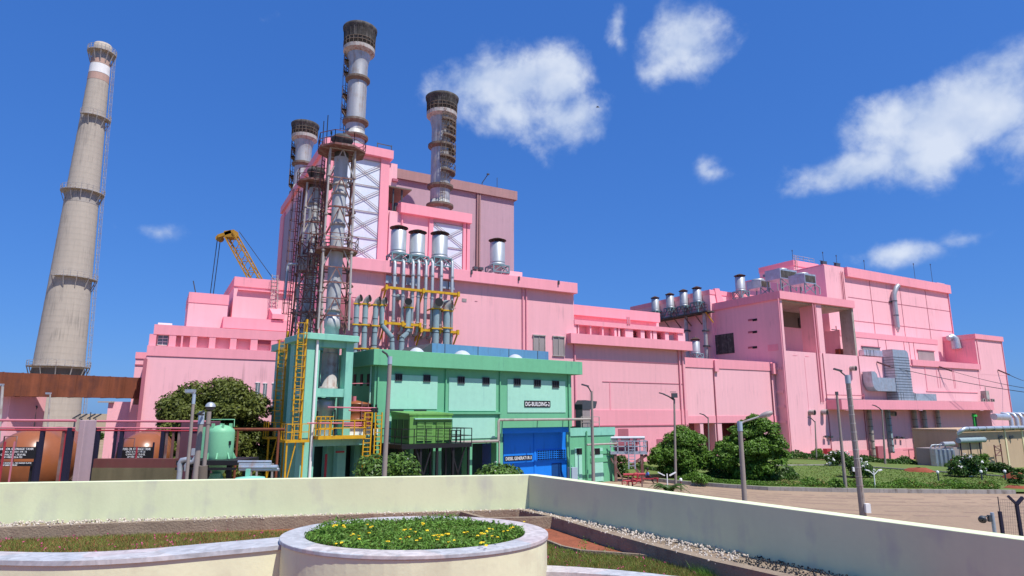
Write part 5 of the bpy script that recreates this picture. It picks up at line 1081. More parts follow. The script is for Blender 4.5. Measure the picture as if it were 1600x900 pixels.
# red service pipes with black stands in front of the green building
t = thing('red_pipe_rack', 'pair of faded red service pipes on black stands beside the brown day tank', 'pipe rack', F, (gx(590,680,bA),bA,0))
bp = bA-.6; m = MB()
for y,x0 in ((636.5,512),(641,545),(660.5,480),(664.5,536)): z = gz_(560,y,bp); m.tube((gx(x0,y,bp),bp,z),(gx(588,y+1,bp),bp,z-.05),.05,n=8)
part(t,'pipe',m,M_pinkpipe)
m = MB(); 
for x in (583,588): m.bar((gx(x,700,bp),bp+.05,0),(gx(x,640,bp),bp+.05,gz_(x,632 if x > 585 else 638,bp)),.12)
m.bar((gx(524,660,bp),bp+.05,zp),(gx(524,640,bp),bp+.05,gz_(524,640,bp)),.1)
for y in (639,643,662,668): q = F.on_b(585,y,bp); m.cbox((q[0],bp,q[2]),.5,.22,.16)
part(t,'stand',m,M_black)
# ---------------------------------------------------------------- green generator building
F = FG; q = F.at(586,600,48.); b = q[1]
aL, aR = gx(584.5,620,b), gx(893,620,b); bo = b-.65
zT = gz_(588,545,bo); zc = gz_(588,570,bo); dp = 12.
t = thing('generator_building', 'two storey green building with mint panels, dark square windows and an overhanging roof band', 'building', F, (aL,b,0)); DG = t
zmid1 = gz_(600,686,b); zgr = zmid1-.55
zgr2 = gz_(790,668.5,b); aS_ = gx(785,690,b)
m = MB(); m.box(aL,aR,b,b+dp,zgr2,zc+.1); m.box(aL,aS_,b+.003,b+dp,zgr,zgr2); part(t,'wall',m,M_green)
m = MB(); m.box(aL-.45,gx(910,575,bo),bo,b+dp+.4,zc,zT); part(t,'roof_band',m,M_green,bevel=.02)
M_wallgreen = M_green  # second name for the plain green paint, unused
for x0,x1,yt,yb in ((604.5,683,585,639),(701,774.5,590,642),(792.5,883,592.5,644.5),(607,630,651,687),(706.5,773,653,686)):
    m = MB(); a0,a1,z0,z1 = F.rect(b,x0,x1,yt,yb); m.box(a0,a1,b-.05,b+.02,z0,z1); part(t,'wall_panel',m,M_mint)
for x0,y in ((617.5,584.5),(661.5,586),(715,588.8),(753.8,590.2),(802.5,591.8),(834,593.6),(862.5,595.4)):
    m = MB(); a0,a1,z0,z1 = F.rect(b,x0,x0+9.5,y,y+9.5); m.box(a0,a1,b-.07,b+.02,z0,z1); w_ = part(t,'window',m,M_dark)
    m = MB(); [m.box(a0+(a1-a0)*k/3-.015,a0+(a1-a0)*k/3+.015,b-.10,b-.07,z0,z1) for k in (1,2)]; m.box(a0-.05,a1+.05,b-.14,b-.05,z0-.06,z0); m.box(a0-.04,a0,b-.12,b-.05,z0,z1); m.box(a1,a1+.04,b-.12,b-.05,z0,z1); m.box(a0-.04,a1+.04,b-.12,b-.05,z1,z1+.04); part(t,'window_frame',m,M_gun,w_)
for x,z0 in ((590,0),(696.5,zgr),(781.5,zgr),(889,0)): m = MB(); a_ = gx(x,620,b-.1); m.tube((a_,b-.1,z0+.3),(a_,b-.1,zc),.07); part(t,'downpipe',m,M_green)
m = MB(); a0,a1,z0,z1 = F.rect(b,612,700,643,645); m.box(a0,gx(783,650,b),b-.18,b,z0-.1,z0+.06); part(t,'string_course',m,M_green)
for x in (615,625,652,661): m = MB(); p = F.on_b(x,641,b); m.box(p[0]-.28,p[0]+.28,b-.06,b,p[2]-.12,p[2]+.05); part(t,'wall_slot',m,M_darkgreen)
# side wall details (left, in shade)
for x in (553,563.5,574): 
    p = F.on_a(x,597,aL); q2 = F.on_a(x+3.4,597,aL); m = MB(); m.box(aL-.05,aL+.02,q2[1],p[1],p[2]-.3,p[2]+.6); part(t,'side_window',m,M_dark)
m = MB(); p = F.on_a(578,560,aL); m.tube((aL-.1,b+.5,.5),(aL-.1,b+.5,zc),.06); part(t,'downpipe',m,M_mint)
# ground floor: pillars and dark open bays
xs = ((584,592),(640,647),(677,690),(730,738),(776,786))
for x0,x1 in xs: m = MB(); m.box(gx(x0,710,b),gx(x1,710,b),b+.02,b+.8,0,zgr+.02); part(t,'pillar',m,M_green)
m = MB(); m.box(aL,aS_,b+3.0,b+3.3,0,zgr); part(t,'ground_floor_wall',m,M_darkgreen)  # back of the bays, their shade put into the dark green
for a_0,a_1,b_0,z_0 in ((aL,aL+.4,.8,zgr),(aR-.3,aR,1.3,zgr2)): m = MB(); m.box(a_0,a_1,b+b_0+.004,b+dp,0,z_0); part(t,'ground_floor_side',m,M_green)
# building sign
t = thing('building_sign', 'black wall sign with white letters on the rightmost mint panel of the green building', 'sign', F, (gx(819.5,631,b),b-.06,gz_(820,636,b)))
m = MB(); a0,a1,z0,z1 = F.rect(b-.09,819.5,860,625.8,636); m.box(a0,a1,b-.1,b-.052,z0,z1); bd_ = part(t,'board',m,M_black); text(t,bd_,'lettering','DG-BUILDING-2',F,b-.11,820.8,858.8,627.6,634.2,M_text)
# roof box and domes
F2 = FG; bb = b+5.5; z0 = zT-.1; z1 = gz_(675,536,bb)
t = thing('roof_box', 'long blue-grey box enclosure on the roof of the green building', 'roof enclosure', F, (gx(675,550,bb),bb,z0))
m = MB(); m.box(gx(675,550,bb),gx(857,552,bb),bb,bb+5,z0,z1); part(t,'casing',m,M_bluegrey)
m = MB(); x0 = gx(675,550,bb); m.slab([(x0-.02,bb,z0),(x0-.02,bb,z1),(x0-.02,bb+5,z1),(x0-1.9,bb+5,z1-1.0),(x0-2.0,bb+1.5,z0)],(-.0,.0,.0)) if False else m.add([(x0,bb+.02,z0),(x0,bb+.02,z1),(x0,bb+5,z1),(x0-2.3,bb+5,z0+.2),(x0-2.2,bb+.8,z0)],[(0,4,3,2,1)]); m.add([(x0-.02,bb+.05,z0),(x0-.02,bb+5,z0),(x0-.02,bb+5,z1)],[(0,1,2)]); part(t,'sloping_end',m,M_gun)
m = MB(); [m.box(a-.03,a+.03,bb-.03,bb,z0,z1) for a in np.linspace(gx(695,550,bb),gx(840,550,bb),4)]; part(t,'panel_seam',m,M_gun)
for x,y,rx,lab in ((651,549,17,'left white dome on the green building roof'),(722,553.5,19,'middle white dome on the green building roof'),(805,559.5,17,'right white dome on the green building roof')):
    bd2 = b+2.2; c = F.on_b(x,y,bd2); D = F.world(c[0],bd2)[1]; r = rx/FPX*D*.95; zd = zT-.6; top = gz_(x,y-6,bd2)
    m = MB(); m.lathe((c[0],bd2,0),[(r,zd)]+[(r*cos(q),zd+(top-zd)*sin(q)) for q in np.linspace(0.25,1.52,7)]+[(.01,top)],24); solo('roof_dome', m, M_dome, lab, 'skylight dome', F, (c[0],bd2,zd), 'white domes on the green roof')
# blue generator room
bB2 = b+1.25; xa0, xa1 = 789,885
a0, a1 = gx(789,700,bB2), gx(888,700,bB2); zr1 = zgr2-.02; zr0 = gz_(787,677.5,b+.3)
t = thing('blue_generator_room', 'bright blue generator room with flat roof slab tucked under the green building', 'building', F, (a0,bB2,0))
m = MB(); m.box(a0-.15,a1,bB2,bB2+4,0,zr0); part(t,'wall',m,M_blue)
m = MB(); m.box(gx(784.5,672,b+.3),gx(889.5,675,b+.3)-.1,b+.3,bB2+4,zr0,zr1); part(t,'roof_slab',m,M_blue)
m = MB(); m.box(gx(834,700,bB2),gx(837,700,bB2),bB2-.06,bB2,0,zr0); part(t,'wall_pier',m,M_blue)
m = MB(); ga0,ga1,gz0,gz1 = F.rect(bB2,839,883,704,719.5); m.box(ga0,ga1,bB2-.03,bB2+.02,gz0,gz1); g_ = part(t,'grille',m,M_dark)
m = MB()
for k in range(13): a_ = ga0+(ga1-ga0)*k/12; m.bar((a_,bB2-.05,gz0),(a_+ .0,bB2-.05,gz1),.07,.05)
for k in range(6):
    z = gz0+(gz1-gz0)*k/5; m.bar((ga0,bB2-.05,z),(ga1,bB2-.05,z),.07,.05)
part(t,'grille_bars',m,M_blue,g_)
m = MB(); da0,da1,dz0,dz1 = F.rect(bB2,862,877.5,724,752); m.box(da0,da1,bB2-.04,bB2+.02,0,dz1); part(t,'door',m,M_blued)
st = thing('room_sign', 'black sign with white letters on the blue generator room, behind the flowering bush', 'sign', F, (gx(789,715,bB2),bB2-.06,gz_(790,720,bB2)))
m = MB(); a_0,a_1,z_0,z_1 = F.rect(bB2-.06,788.5,832,713,720.8); m.box(a_0,a_1,bB2-.06,bB2-.005,z_0,z_1); bd_ = part(st,'board',m,M_black); text(st,bd_,'lettering','DIESEL GENERATOR-3',F,bB2-.07,790,830.5,714.3,719.4,M_text)
# green annexe at the right end
bg_ = b+.75; a0, a1 = gx(891,700,bg_), gx(960.5,700,bg_); z1 = gz_(893,668.5,bg_)
t = thing('green_annexe', 'low sea green annexe at the right end of the green building', 'building', F, (a0,bg_,0))
m = MB(); m.box(a0,a1,bg_,bg_+5,0,z1); part(t,'wall',m,M_green)
m = MB(); m.box(a0-.05,a1+.05,bg_-.08,bg_+5,z1-.75,z1); part(t,'roof_band',m,M_aqua)
for x0,x1 in ((898,909),(929,942)):
    m = MB(); a_0,a_1,z_0,z_1 = F.rect(bg_,x0,x1,700,756); m.box(a_0,a_1,bg_-.05,bg_+.02,.1,z_1); part(t,'wall_panel',m,M_mint)
for x0,y in ((900.5,700.5),(928.5,700.5)):
    m = MB(); a_0,a_1,z_0,z_1 = F.rect(bg_,x0,x0+8,y,y+9.5); m.box(a_0,a_1,bg_-.09,bg_,z_0,z_1); part(t,'window',m,M_dark)
m = MB(); z_ = gz_(930,707,bg_); m.box(gx(922,705,bg_),a1,bg_-.07,bg_,z_-.15,z_+.12); m.box(gx(922,710,bg_),a1,bg_-.07,bg_,z_-.9,z_-.5); part(t,'band',m,M_green)
m = MB(); m.path([(gx(886,690,bg_-.3),bg_-.3,z1-.6),(gx(886.5,700,bg_-.3),bg_-.3,2.6),(gx(890,725,bg_-.3),bg_-.3,2.0),(gx(905,745,bg_-.3),bg_-.3,.3)],.12,8); m.tube((gx(917,690,bg_-.2),bg_-.2,.3),(gx(917,690,bg_-.2),bg_-.2,z1-.3),.07); part(t,'downpipe',m,M_green)
m = MB(); c = F.on_b(893,745,bg_-.5); m.box(c[0]-.3,c[0]+.4,bg_-.9,bg_-.3,0,1.6); part(t,'meter_box',m,M_polecap)
# grey pipe along the front
bp = b-.9
t = thing('grey_service_pipe', 'long grey pipe stepping across the front of the green building and the blue room', 'pipe', F, (gx(780,660,bp),bp,gz_(780,660,bp)))
z1_ = gz_(781,656,bp); z0_ = gz_(778,689,bp); a_ = gx(779,670,bp)
m = MB(); m.path([(gx(606,688,bp),bp,z0_),(a_-.1,bp,z0_),(a_,bp,z0_+.1),(a_,bp,z1_-.1),(a_+.1,bp,z1_),(gx(924,659,bp),bp,z1_)],.11,8); m.path([(gx(917,690,bp),bp,gz_(915,695,bp)),(gx(965,695,bp),bp,gz_(915,695,bp))],.09,8); part(t,'pipe_run',m,M_bare)
m = MB(); 
for x in (612,660,740,770): m.bar((gx(x,690,bp),bp,z0_-.05),(gx(x,690,bp),b,z0_-.05),.1)
for x in (795,850,890): m.bar((gx(x,660,bp),bp,z1_-.05),(gx(x,660,bp),b,z1_-.05),.1)
q_ = gx(924,659,bp); m.bar((q_,bp,0),(q_,bp,z1_),.12); q_ = gx(780,690,bp); m.bar((q_,bp,0),(q_,bp,z0_),.1); part(t,'bracket',m,M_bare)
# intake cowl
bq = bg_+.8; c = F.on_b(911,660,bq); w = .5; zq0, zq1 = z1-.1, gz_(911,640,bq)
m = MB(); m.box(c[0]-w,c[0]+w,bq-w,bq+w,zq0,zq1); t = thing('intake_cowl', 'dark hooded air intake standing on the green annexe by the lamp post', 'vent', F, (c[0],bq,zq0)); part(t,'riser',m,M_louvre)
m = MB(); m.slab([(c[0]-w-.05,bq-w-.05,zq1),(c[0]-w-.05,bq-w-.05,zq1+.5),(c[0]-.2,bq-w-.05,zq1+.9),(c[0]+w+.9,bq-w-.05,zq1+.8),(c[0]+w+.7,bq-w-.05,zq1+.15),(c[0]+w,bq-w-.05,zq1)],(0,2*w+.1,0)); part(t,'hood',m,M_gun)
m = MB(); m.slab([(c[0]+w+.86,bq-w,zq1+.75),(c[0]+w+.96,bq-w,zq1+.75),(c[0]+w+.76,bq-w,zq1+.2),(c[0]+w+.66,bq-w,zq1+.2)],(0,2*w,0)); part(t,'mouth',m,M_dark)
m = MB(); m.rail([(c[0]-1.0,bq-.8,z1),(c[0]+1.4,bq-.8,z1)],1.0,.03,.8); part(t,'guard_rail',m,M_bare)
# leaf green louvred unit on black platform
bu = b-3.4; a0, a1 = gx(640,670,bu), gx(706,670,bu); zu0, zu1 = gz_(640,693.5,bu), gz_(640,649,bu)
t = thing('louvred_unit', 'leaf green louvred generator unit standing on a black railed platform', 'generator unit', F, (a0,bu,zu0))
m = MB(); m.box(a0,a1,bu,bu+2.9,zu0,zu1); part(t,'casing',m,M_contgreen)
m = MB(); m.slab([(a0-.08,bu-.05,zu1),(a0-.08,bu+2.95,zu1),(a0-.08,bu+2.95,zu1+.3),(a0-.08,bu-.05,zu1+.12)],(a1-a0+.16,0,0)); part(t,'roof',m,M_contgreen)
m = MB(); m.box(a0+.3,a1+.03,bu-.22,bu,zu1-.28,zu1-.2); part(t,'rain_ledge',m,M_mint)
for x0,x1 in ((651,662),(664,675),(681,692),(694,705)):
    m = MB(); k0,k1 = gx(x0,670,bu),gx(x1,670,bu); zz0, zz1 = zu0+.15, zu1-.5; m.box(k0,k1,bu-.03,bu,zz0,zz1); l_ = part(t,'louvre',m,M_contdark)
    m = MB(); n = 13
    for k in range(n): z = zz0+(zz1-zz0)*(k+.5)/n; m.slab([(k0,bu-.03,z+.07),(k0,bu-.1,z),(k0,bu-.03,z+.02)],(k1-k0,0,0))
    part(t,'slats',m,M_contgreen,l_)
m = MB(); [m.box(a0-.04,a0,bu+.1+k*.95,bu+.85+k*.95,zu0+.3,zu1-.3) for k in range(3)]; part(t,'side_panel',m,M_contdark)
pa0, pa1 = gx(625,690,bu-1), gx(741,690,bu-1); zp = zu0-.02
t = thing('black_platform', 'black steel platform on legs with thin railing carrying the leaf green unit', 'platform', F, (pa0,bu,0))
m = MB(); m.box(pa0+.3,pa1,bu-.7,bu+3.0,zp-.3,zp-.01); part(t,'deck',m,M_black)
m = MB(); m.rail([(pa0+.3,bu+2.5,zp),(pa0+.3,bu-.65,zp),(pa1,bu-.65,zp),(pa1,bu+2.5,zp)],1.05,.025,.95,1); m.rail([(pa1-1.7,bu-.5,zp),(pa1-.9,bu-.5,zp)],.9,.03,.4,1); part(t,'railing',m,M_black)
for k in np.linspace(.04,.97,5):
    for y in (-.5,2.8): m = MB(); a_ = pa0+.3+(pa1-pa0-.3)*k; m.bar((a_,bu+y,0),(a_,bu+y,zp-.3),.16); part(t,'leg',m,M_black)
m = MB(); w_ = pa1-pa0
for k in (.25,.72): m.bar((pa0+w_*k,bu-.5,.3),(pa0+w_*(k+.2),bu-.5,zp-.3),.1); m.bar((pa0+w_*(k+.2),bu-.5,.3),(pa0+w_*k,bu-.5,zp-.3),.1)
part(t,'bracing',m,M_black)
# ---------------------------------------------------------------- tank yard on the left
F = FW
def tank_end(lab, x0, x1, yt, ylow, D, signtxt, sx, sy):
    c = F.at((x0+x1)/2, (yt+ylow)/2, D); r = (F.at(x1,700,D)[0]-F.at(x0,700,D)[0])/2; zt_ = F.at((x0+x1)/2,yt,D)[2]; cz = zt_-r
    ax = vnorm((-.5,1,0)); t = thing('fuel_tank', lab, 'tank', F, (c[0],D,0), 'brown fuel tanks behind the wall')
    m = MB(); m.lathe((c[0],D+.6,cz), [(.01,-.95),(r*.3,-.9),(r*.55,-.76),(r*.8,-.48),(r*.93,-.22),(r,0),(r,2.0),(r*1.01,2.02),(r*1.01,2.1),(r,2.12),(r,5.5)], 36, axis=ax); part(t,'shell',m,M_tank)
    m = MB(); [m.cbox((c[0]+ax[0]*q,D+.6+q,max(.1,(cz-r)/2+.1)),r*1.4,.5,max(.3,cz-r+.5)) for q in (1,4)]; part(t,'saddle',m,M_maroonwall)
    m = MB(); m.path([(c[0]-.35,D-.5,zt_-.9),(c[0]-.35,D-.5,zt_-.25),(c[0]+.15,D-.5,zt_-.25),(c[0]+.15,D-.5,zt_-.9)],.03,6); part(t,'handle_pipe',m,M_rusteel)
    ds = D-1.3; z1 = F.at(x0,sy[0],ds)[2]; z0 = F.at(x0,sy[1],ds)[2]; a0, a1 = F.at(sx[0],710,ds)[0], F.at(sx[1],710,ds)[0]
    s = thing('tank_sign', 'black board with white lettering hung in front of the '+signtxt[0]+' brown tank', 'sign', F, (a0,ds,z0), 'black tank signs')
    m = MB(); m.box(a0,a1,ds,ds+.03,z0,z1); bd = part(s,'board',m,M_black)
    m = MB(); m.bar((a0+.02,ds+.06,0),(a0+.02,ds+.06,z1+.2),.06); m.bar((a1-.02,ds+.06,0),(a1-.02,ds+.06,z1+.2),.06); part(s,'sign_post',m,M_navy)
    for (body,fx0,fx1,fy0,fy1) in signtxt[1]:
        X0, X1 = sx[0]+(sx[1]-sx[0])*fx0, sx[0]+(sx[1]-sx[0])*fx1; Y0, Y1 = sy[0]+(sy[1]-sy[0])*fy0, sy[0]+(sy[1]-sy[0])*fy1
        text(s,bd,'lettering',body,F,ds-.01,X0,X1,Y0,Y1,M_text)
    return t
tank_end('brown dished-end fuel tank cut by the left edge of the photo', -25, 84, 671, 780, 26., ('leftmost', [('DG FUEL OIL STORAGE TANK',.10,.97,.07,.25),('(NO. 0-7321-TK 1)',.30,.82,.33,.47),('CAPACITY : 75.0 KL',.26,.8,.56,.72),('OF HSD : 23.6 M3',.30,.72,.78,.93)]), (-18,55), (698.5,717))
tank_end('brown dished-end fuel tank behind the maroon dyke wall', 174, 251, 675.5, 750, 30., ('right-hand', [('DG FUEL OIL STORAGE TANK',.06,.96,.07,.28),('(NO. 0-7321-TK 2)',.26,.8,.34,.48),('CAPACITY : 75.0 KL',.26,.8,.56,.72),('OF HSD : 23.6 M3',.30,.72,.78,.93)]), (182,238), (698.5,716.5))
s = thing('tank_sign', 'lower black strip sign with faint lettering under the leftmost tank board', 'sign', F, (F.at(0,724,24.6)[0],24.6,F.at(0,728,24.6)[2])); m = MB(); a0,a1 = F.at(-18,724,24.6)[0],F.at(51,724,24.6)[0]; z1,z0 = F.at(0,721.5,24.6)[2],F.at(0,728.5,24.6)[2]; m.box(a0,a1,24.6,24.63,z0,z1); m.bar((a0+.1,24.7,0),(a0+.1,24.7,z0+.1),.06); m.bar((a1-.1,24.7,0),(a1-.1,24.7,z0+.1),.06); bd = part(s,'board',m,M_black)
text(s,bd,'lettering','NO SMOKING - NO NAKED FLAME',F,24.59,2,49,722.5,724.6,M_text); text(s,bd,'lettering','AUTHORISED PERSONS ONLY',F,24.59,4,27,725.8,727.8,M_text)
# small pipe-rack frames in dull and bright red
def frame_fence(lab, x0, x1, D, ys, posts, mts, zb=0):
    p, q = F.at(x0,680,D), F.at(x1,680,D); t = thing('pipe_fence', lab, 'fence', F, (p[0],D,zb), 'red pipe frames round the tanks')
    for i,y in enumerate(ys): m = MB(); z = F.at((x0+x1)/2,y,D)[2]; m.tube((p[0],D,z),(q[0],D,z-.02),.032 if i else .045,n=8); part(t,'rail',m,mts[i % len(mts)])
    for x,yt,mt,w in posts: m = MB(); a = F.at(x,700,D)[0]; m.bar((a,D+.05,zb),(a+.0,D+.05,F.at(x,yt,D)[2]),w); part(t,'post',m,mt)
frame_fence('red pipe frame over the leftmost brown tank', -30, 116, 23.5, (656.5,668,671.5), ((62,667,M_navy,.12),(99,672,M_redpipe,.07),(106,668,M_navy,.17),(96,673,M_rusteel,.1),(5,690,M_redpipe,.05),(20,690,M_pinkpipe,.04)), (M_pinkpipe,M_pinkpipe,M_redpipe))
frame_fence('red pipe frame in front of the right-hand brown tank', 136, 322, 27.5, (658,668.5,672.5), ((145,668,M_navy,.17),(150,668,M_navy,.12),(177,667,M_navy,.09),(187,670,M_navy,.12),(213,698,M_redpipe,.05),(252,672,M_navy,.14),(258,672,M_rusteel,.08),(268,672,M_rusteel,.08),(277,672,M_rusteel,.08)), (M_pinkpipe,M_pinkpipe,M_redpipe))
m = MB(); D = 25.; p, q = F.at(119,700,D), F.at(128,700,D); m.box(p[0],q[0],D,D+.7,0,F.at(124,656.5,D)[2]); solo('concrete_post', m, M_mauvepost, 'square mauve concrete pillar between the two brown tanks', 'pillar', F, (p[0],D,0), bevel=.02)
m = MB(); 
for x in (118,128,141,150): c = F.at(x,650,D+1); m.tube((c[0],D+1,0),(c[0],D+1,c[2]-.1),.03); m.bar((c[0]-.1,D+1,c[2]-.1),(c[0]+.2,D+1,c[2]+.08),.045)
c = F.at(142,644,D+1); m.tube((c[0],D+1,0),(c[0],D+1,c[2]),.02); solo('pipe_nozzles', m, M_gun, 'row of small dark spray nozzles above the mauve concrete pillar', 'nozzles', F, (c[0],D+1,0))
D = 26.5; m = MB(); p, q = F.at(145,730,D), F.at(272,730,D); zt1, zt2 = F.at(200,717,D)[2], F.at(200,731,D)[2]
t = thing('dyke_wall', 'maroon topped mossy dyke wall in front of the right-hand brown tank', 'wall', F, (p[0],D,0))
m.box(p[0],q[0],D,D+.3,zt2,zt1); part(t,'upper_band',m,M_maroonwall); m = MB(); m.box(p[0],q[0],D-.03,D+.33,0,zt2); part(t,'mossy_base',m,M_mossy)
D = 30.; m = MB(); p, q = F.at(279,700,D), F.at(308,700,D); m.box(p[0],q[0],D,D+2.2,0,F.at(285,659,D)[2]); solo('plum_shed', m, M_purplewall, 'plain plum coloured shed wall behind the slim lamp post', 'shed', F, (p[0],D,0), bevel=.03)
# brown horizontal pipe behind the green tank
m = MB(); D = 30.; a, b_ = F.at(300,671,D), F.at(445,671,D); m.tube((a[0],D,a[2]),(b_[0],D,a[2]),.07); 
for x in (372,436): c = F.at(x,671,D); m.tube((c[0],D,0),(c[0],D,a[2]),.06)
solo('brown_pipe', m, M_rust, 'thin brown horizontal pipe behind the pale green tank', 'pipe', F, a)
# pale green vessel
D = 27.; c = F.at(344,700,D); r = (F.at(366,690,D)[0]-F.at(327,690,D)[0])/2; zt1 = F.at(344,667,D)[2]; zb_ = F.at(344,719,D)[2]; h = zt1-zb_
t = thing('green_vessel', 'pale green upright vessel on a black stand with splayed legs', 'tank', F, (c[0],D,0))
m = MB(); m.lathe((c[0],D,zb_), [(.02,-.75),(r*.3,-.6),(r*.75,-.2),(r*.98,.05),(r,.2),(r,h-.22),(r*.96,h-.12),(r*.7,h+.02),(.02,h+.1)],36); part(t,'shell',m,M_tankgreen)
m = MB(); m.box(c[0]-r-.15,c[0]-r+.02,D-.3,D+.2,zb_+.1,zt1); part(t,'side_casing',m,M_tankgreen)
for k in range(8): 
    q = 2*pi*k/8+.2; m = MB(); cc, ss = cos(q), sin(q); m.slab([(c[0]+r*cc,D+r*ss,zb_+.32),(c[0]+(r+.13)*cc,D+(r+.13)*ss,zb_+.08),(c[0]+r*cc,D+r*ss,zb_+.05)],(-.06*ss,.06*cc,0)); part(t,'gusset',m,M_tankgreen)
m = MB(); 
for q in np.linspace(0,2*pi,7)[:-1]: m.bar((c[0]+.75*r*cos(q),D+.75*r*sin(q),zt1-.05),(c[0]+.75*r*cos(q),D+.75*r*sin(q),zt1+.14),.07)
m.path([(c[0]-.6,D,zt1),(c[0]-.6,D,zt1+.3),(c[0]+.5,D,zt1+.3),(c[0]+.5,D,zt1)],.02,5); part(t,'lug',m,M_tankgreen)
m = MB(); m.box(c[0]-1.2,c[0]+1.2,D-1.1,D+1.1,zb_-.12,zb_+.06); m.box(c[0]-1.2,c[0]+1.2,D-1.13,D-1.1,zb_-.3,zb_-.2); part(t,'stand_ring',m,M_black)
for k in range(4): q = pi/4+k*pi/2; m = MB(); m.bar((c[0]+1.1*cos(q),D+1.1*sin(q),zb_-.1),(c[0]+1.35*cos(q),D+1.35*sin(q),0),.16); part(t,'stand_leg',m,M_black)
m = MB(); 
for q in (-2.3,-1.8,-1.3,-.8): m.bar((c[0]+.15*cos(q),D+.15*sin(q),zb_-.5),(c[0]+.95*cos(q),D+.95*sin(q),zb_-1.5),.2,.05)
m.tube((c[0],D-.2,zb_-1.5),(c[0],D-.2,zb_-.5),.22,n=12); part(t,'splayed_skirt',m,M_tankgreen)
m = MB(); m.cbox((c[0]+r*.92,D-r*.45,zb_+h*.52),.1,.06,.16); part(t,'gauge',m,M_black)
# bent silver pipe by the poles, grey roof pipes, low pale tank
D = 25.5; m = MB(); P = lambda x,y: (F.at(x,y,D)[0],D,F.at(x,y,D)[2]); m.path([P(281,736),P(281,724),P(284,719),P(291,718),P(298,718)],.1,10); m.path([P(291,736),P(291,727),P(294,723),P(302,721),P(306,714)],.085,10); m.tube((P(281,736)[0],D,0),P(281,736),.1); m.cbox(P(303,706),.14,.14,.26); solo('bent_pipe', m, M_silver, 'pair of bent silver pipes at the foot of the slim lamp post', 'pipes', F, P(281,736))
D = 25.; t = thing('grey_pipe_bundle', 'pale grey horizontal pipes between the pale green vessel and the green frame', 'pipes', F, P(376,728)); m = MB()
for x0,x1,y,r in ((372,424,721.5,.05),(374,424,726,.06),(374,434,730,.09),(374,436,733.5,.06)): a, b_ = P(x0,y), P(x1,y); m.tube((a[0],25,a[2]),(b_[0],25,a[2]),r,n=8)
part(t,'pipe',m,M_galv); m = MB(); [m.bar((P(x,730)[0],25,0),(P(x,730)[0],25,P(x,724)[2]),.06) for x in (393,402,426)]; part(t,'stand',m,M_bare)
D = 24.; c = F.at(391,748,D); m = MB(); z = F.at(391,746,D)[2]; m.lathe((c[0],D,0),[(.55,0),(.55,z-.1),(.5,z),(.05,z+.05)],20); m.cbox((c[0]-.1,D,z+.15),.13,.13,.3); solo('low_pale_tank', m, M_aqua, 'top of a low pale green tank peeping over the parapet wall', 'tank', F, (c[0],D,0))
# ---------------------------------------------------------------- lamp posts
def post(lab, x, y, D, rt, rb, mt=M_pole, cap=None, arm=None, head=None, xb=None, extra=None, group='lamp posts around the yard', ybase=None):
    p = F.at(x,y,D); t = thing('lamp_post', lab, 'lamp post', F, (p[0],D,0), group)
    xb_ = p[0] if xb is None else F.at(xb,740,D)[0]
    m = MB(); m.tube((xb_,D,-1.6 if D > 80 else 0),(p[0],D,p[2]-(.0 if not cap else cap)),rb,rt,14); part(t,'pole',m,mt)
    if cap: m = MB(); m.tube((p[0],D,p[2]-cap),(p[0],D,p[2]),rt*1.15,rt*1.15,14); part(t,'collar',m,M_polecap)
    if arm:
        pts = [F.at(a,b_,D) for a,b_ in arm]; m = MB(); m.path([(p[0],D,p[2]-.15)]+[(q[0],D-.2*i,q[2]) for i,q in enumerate(pts)],.045 if D < 50 else .07,7); part(t,'arm',m,M_gun if head != 'cobra' else M_palesteel)
        e = (pts[-1][0],D-.2*(len(pts)-1),pts[-1][2])
    if head == 'small': m = MB(); m.bar(vadd(e,(.15,0,-.04)),vadd(e,(-.35,0,.1)),.2,.1); part(t,'lamp_head',m,M_gun)
    if head == 'cobra':
        pr = vsub(e,(pts[-2][0],D,pts[-2][2])); d = vnorm(pr); s_ = (D/36.)*.62
        m = MB(); m.path([e,vadd(e,vmul(d,.25*s_)),vadd(e,vmul(d,.6*s_)),vadd(e,vmul(d,1.05*s_)),vadd(e,vmul(d,1.2*s_))],[.1*s_,.2*s_,.25*s_,.22*s_,.08*s_],12); part(t,'lamp_head',m,M_louvre)
        m = MB(); c = vadd(e,vmul(d,.75*s_)); m.lathe(vadd(c,(0,0,-.12*s_)),[(.26*s_,0),(.2*s_,-.12*s_),(.02,-.17*s_)],12); part(t,'lens',m,M_lens)
    if head == 'flood':
        m = MB(); m.cbox((p[0]-.15,D,p[2]+.12),.29,.26,.11); m.bar((p[0],D,p[2]),(p[0]-.1,D,p[2]+.1),.08); hd = part(t,'lamp_head',m,M_galv)
        m = MB(); m.cbox((p[0]-.15,D,p[2]+.05),.24,.22,.03); part(t,'lens',m,M_lens,hd)
    if extra: extra(t, p, D)
    return t
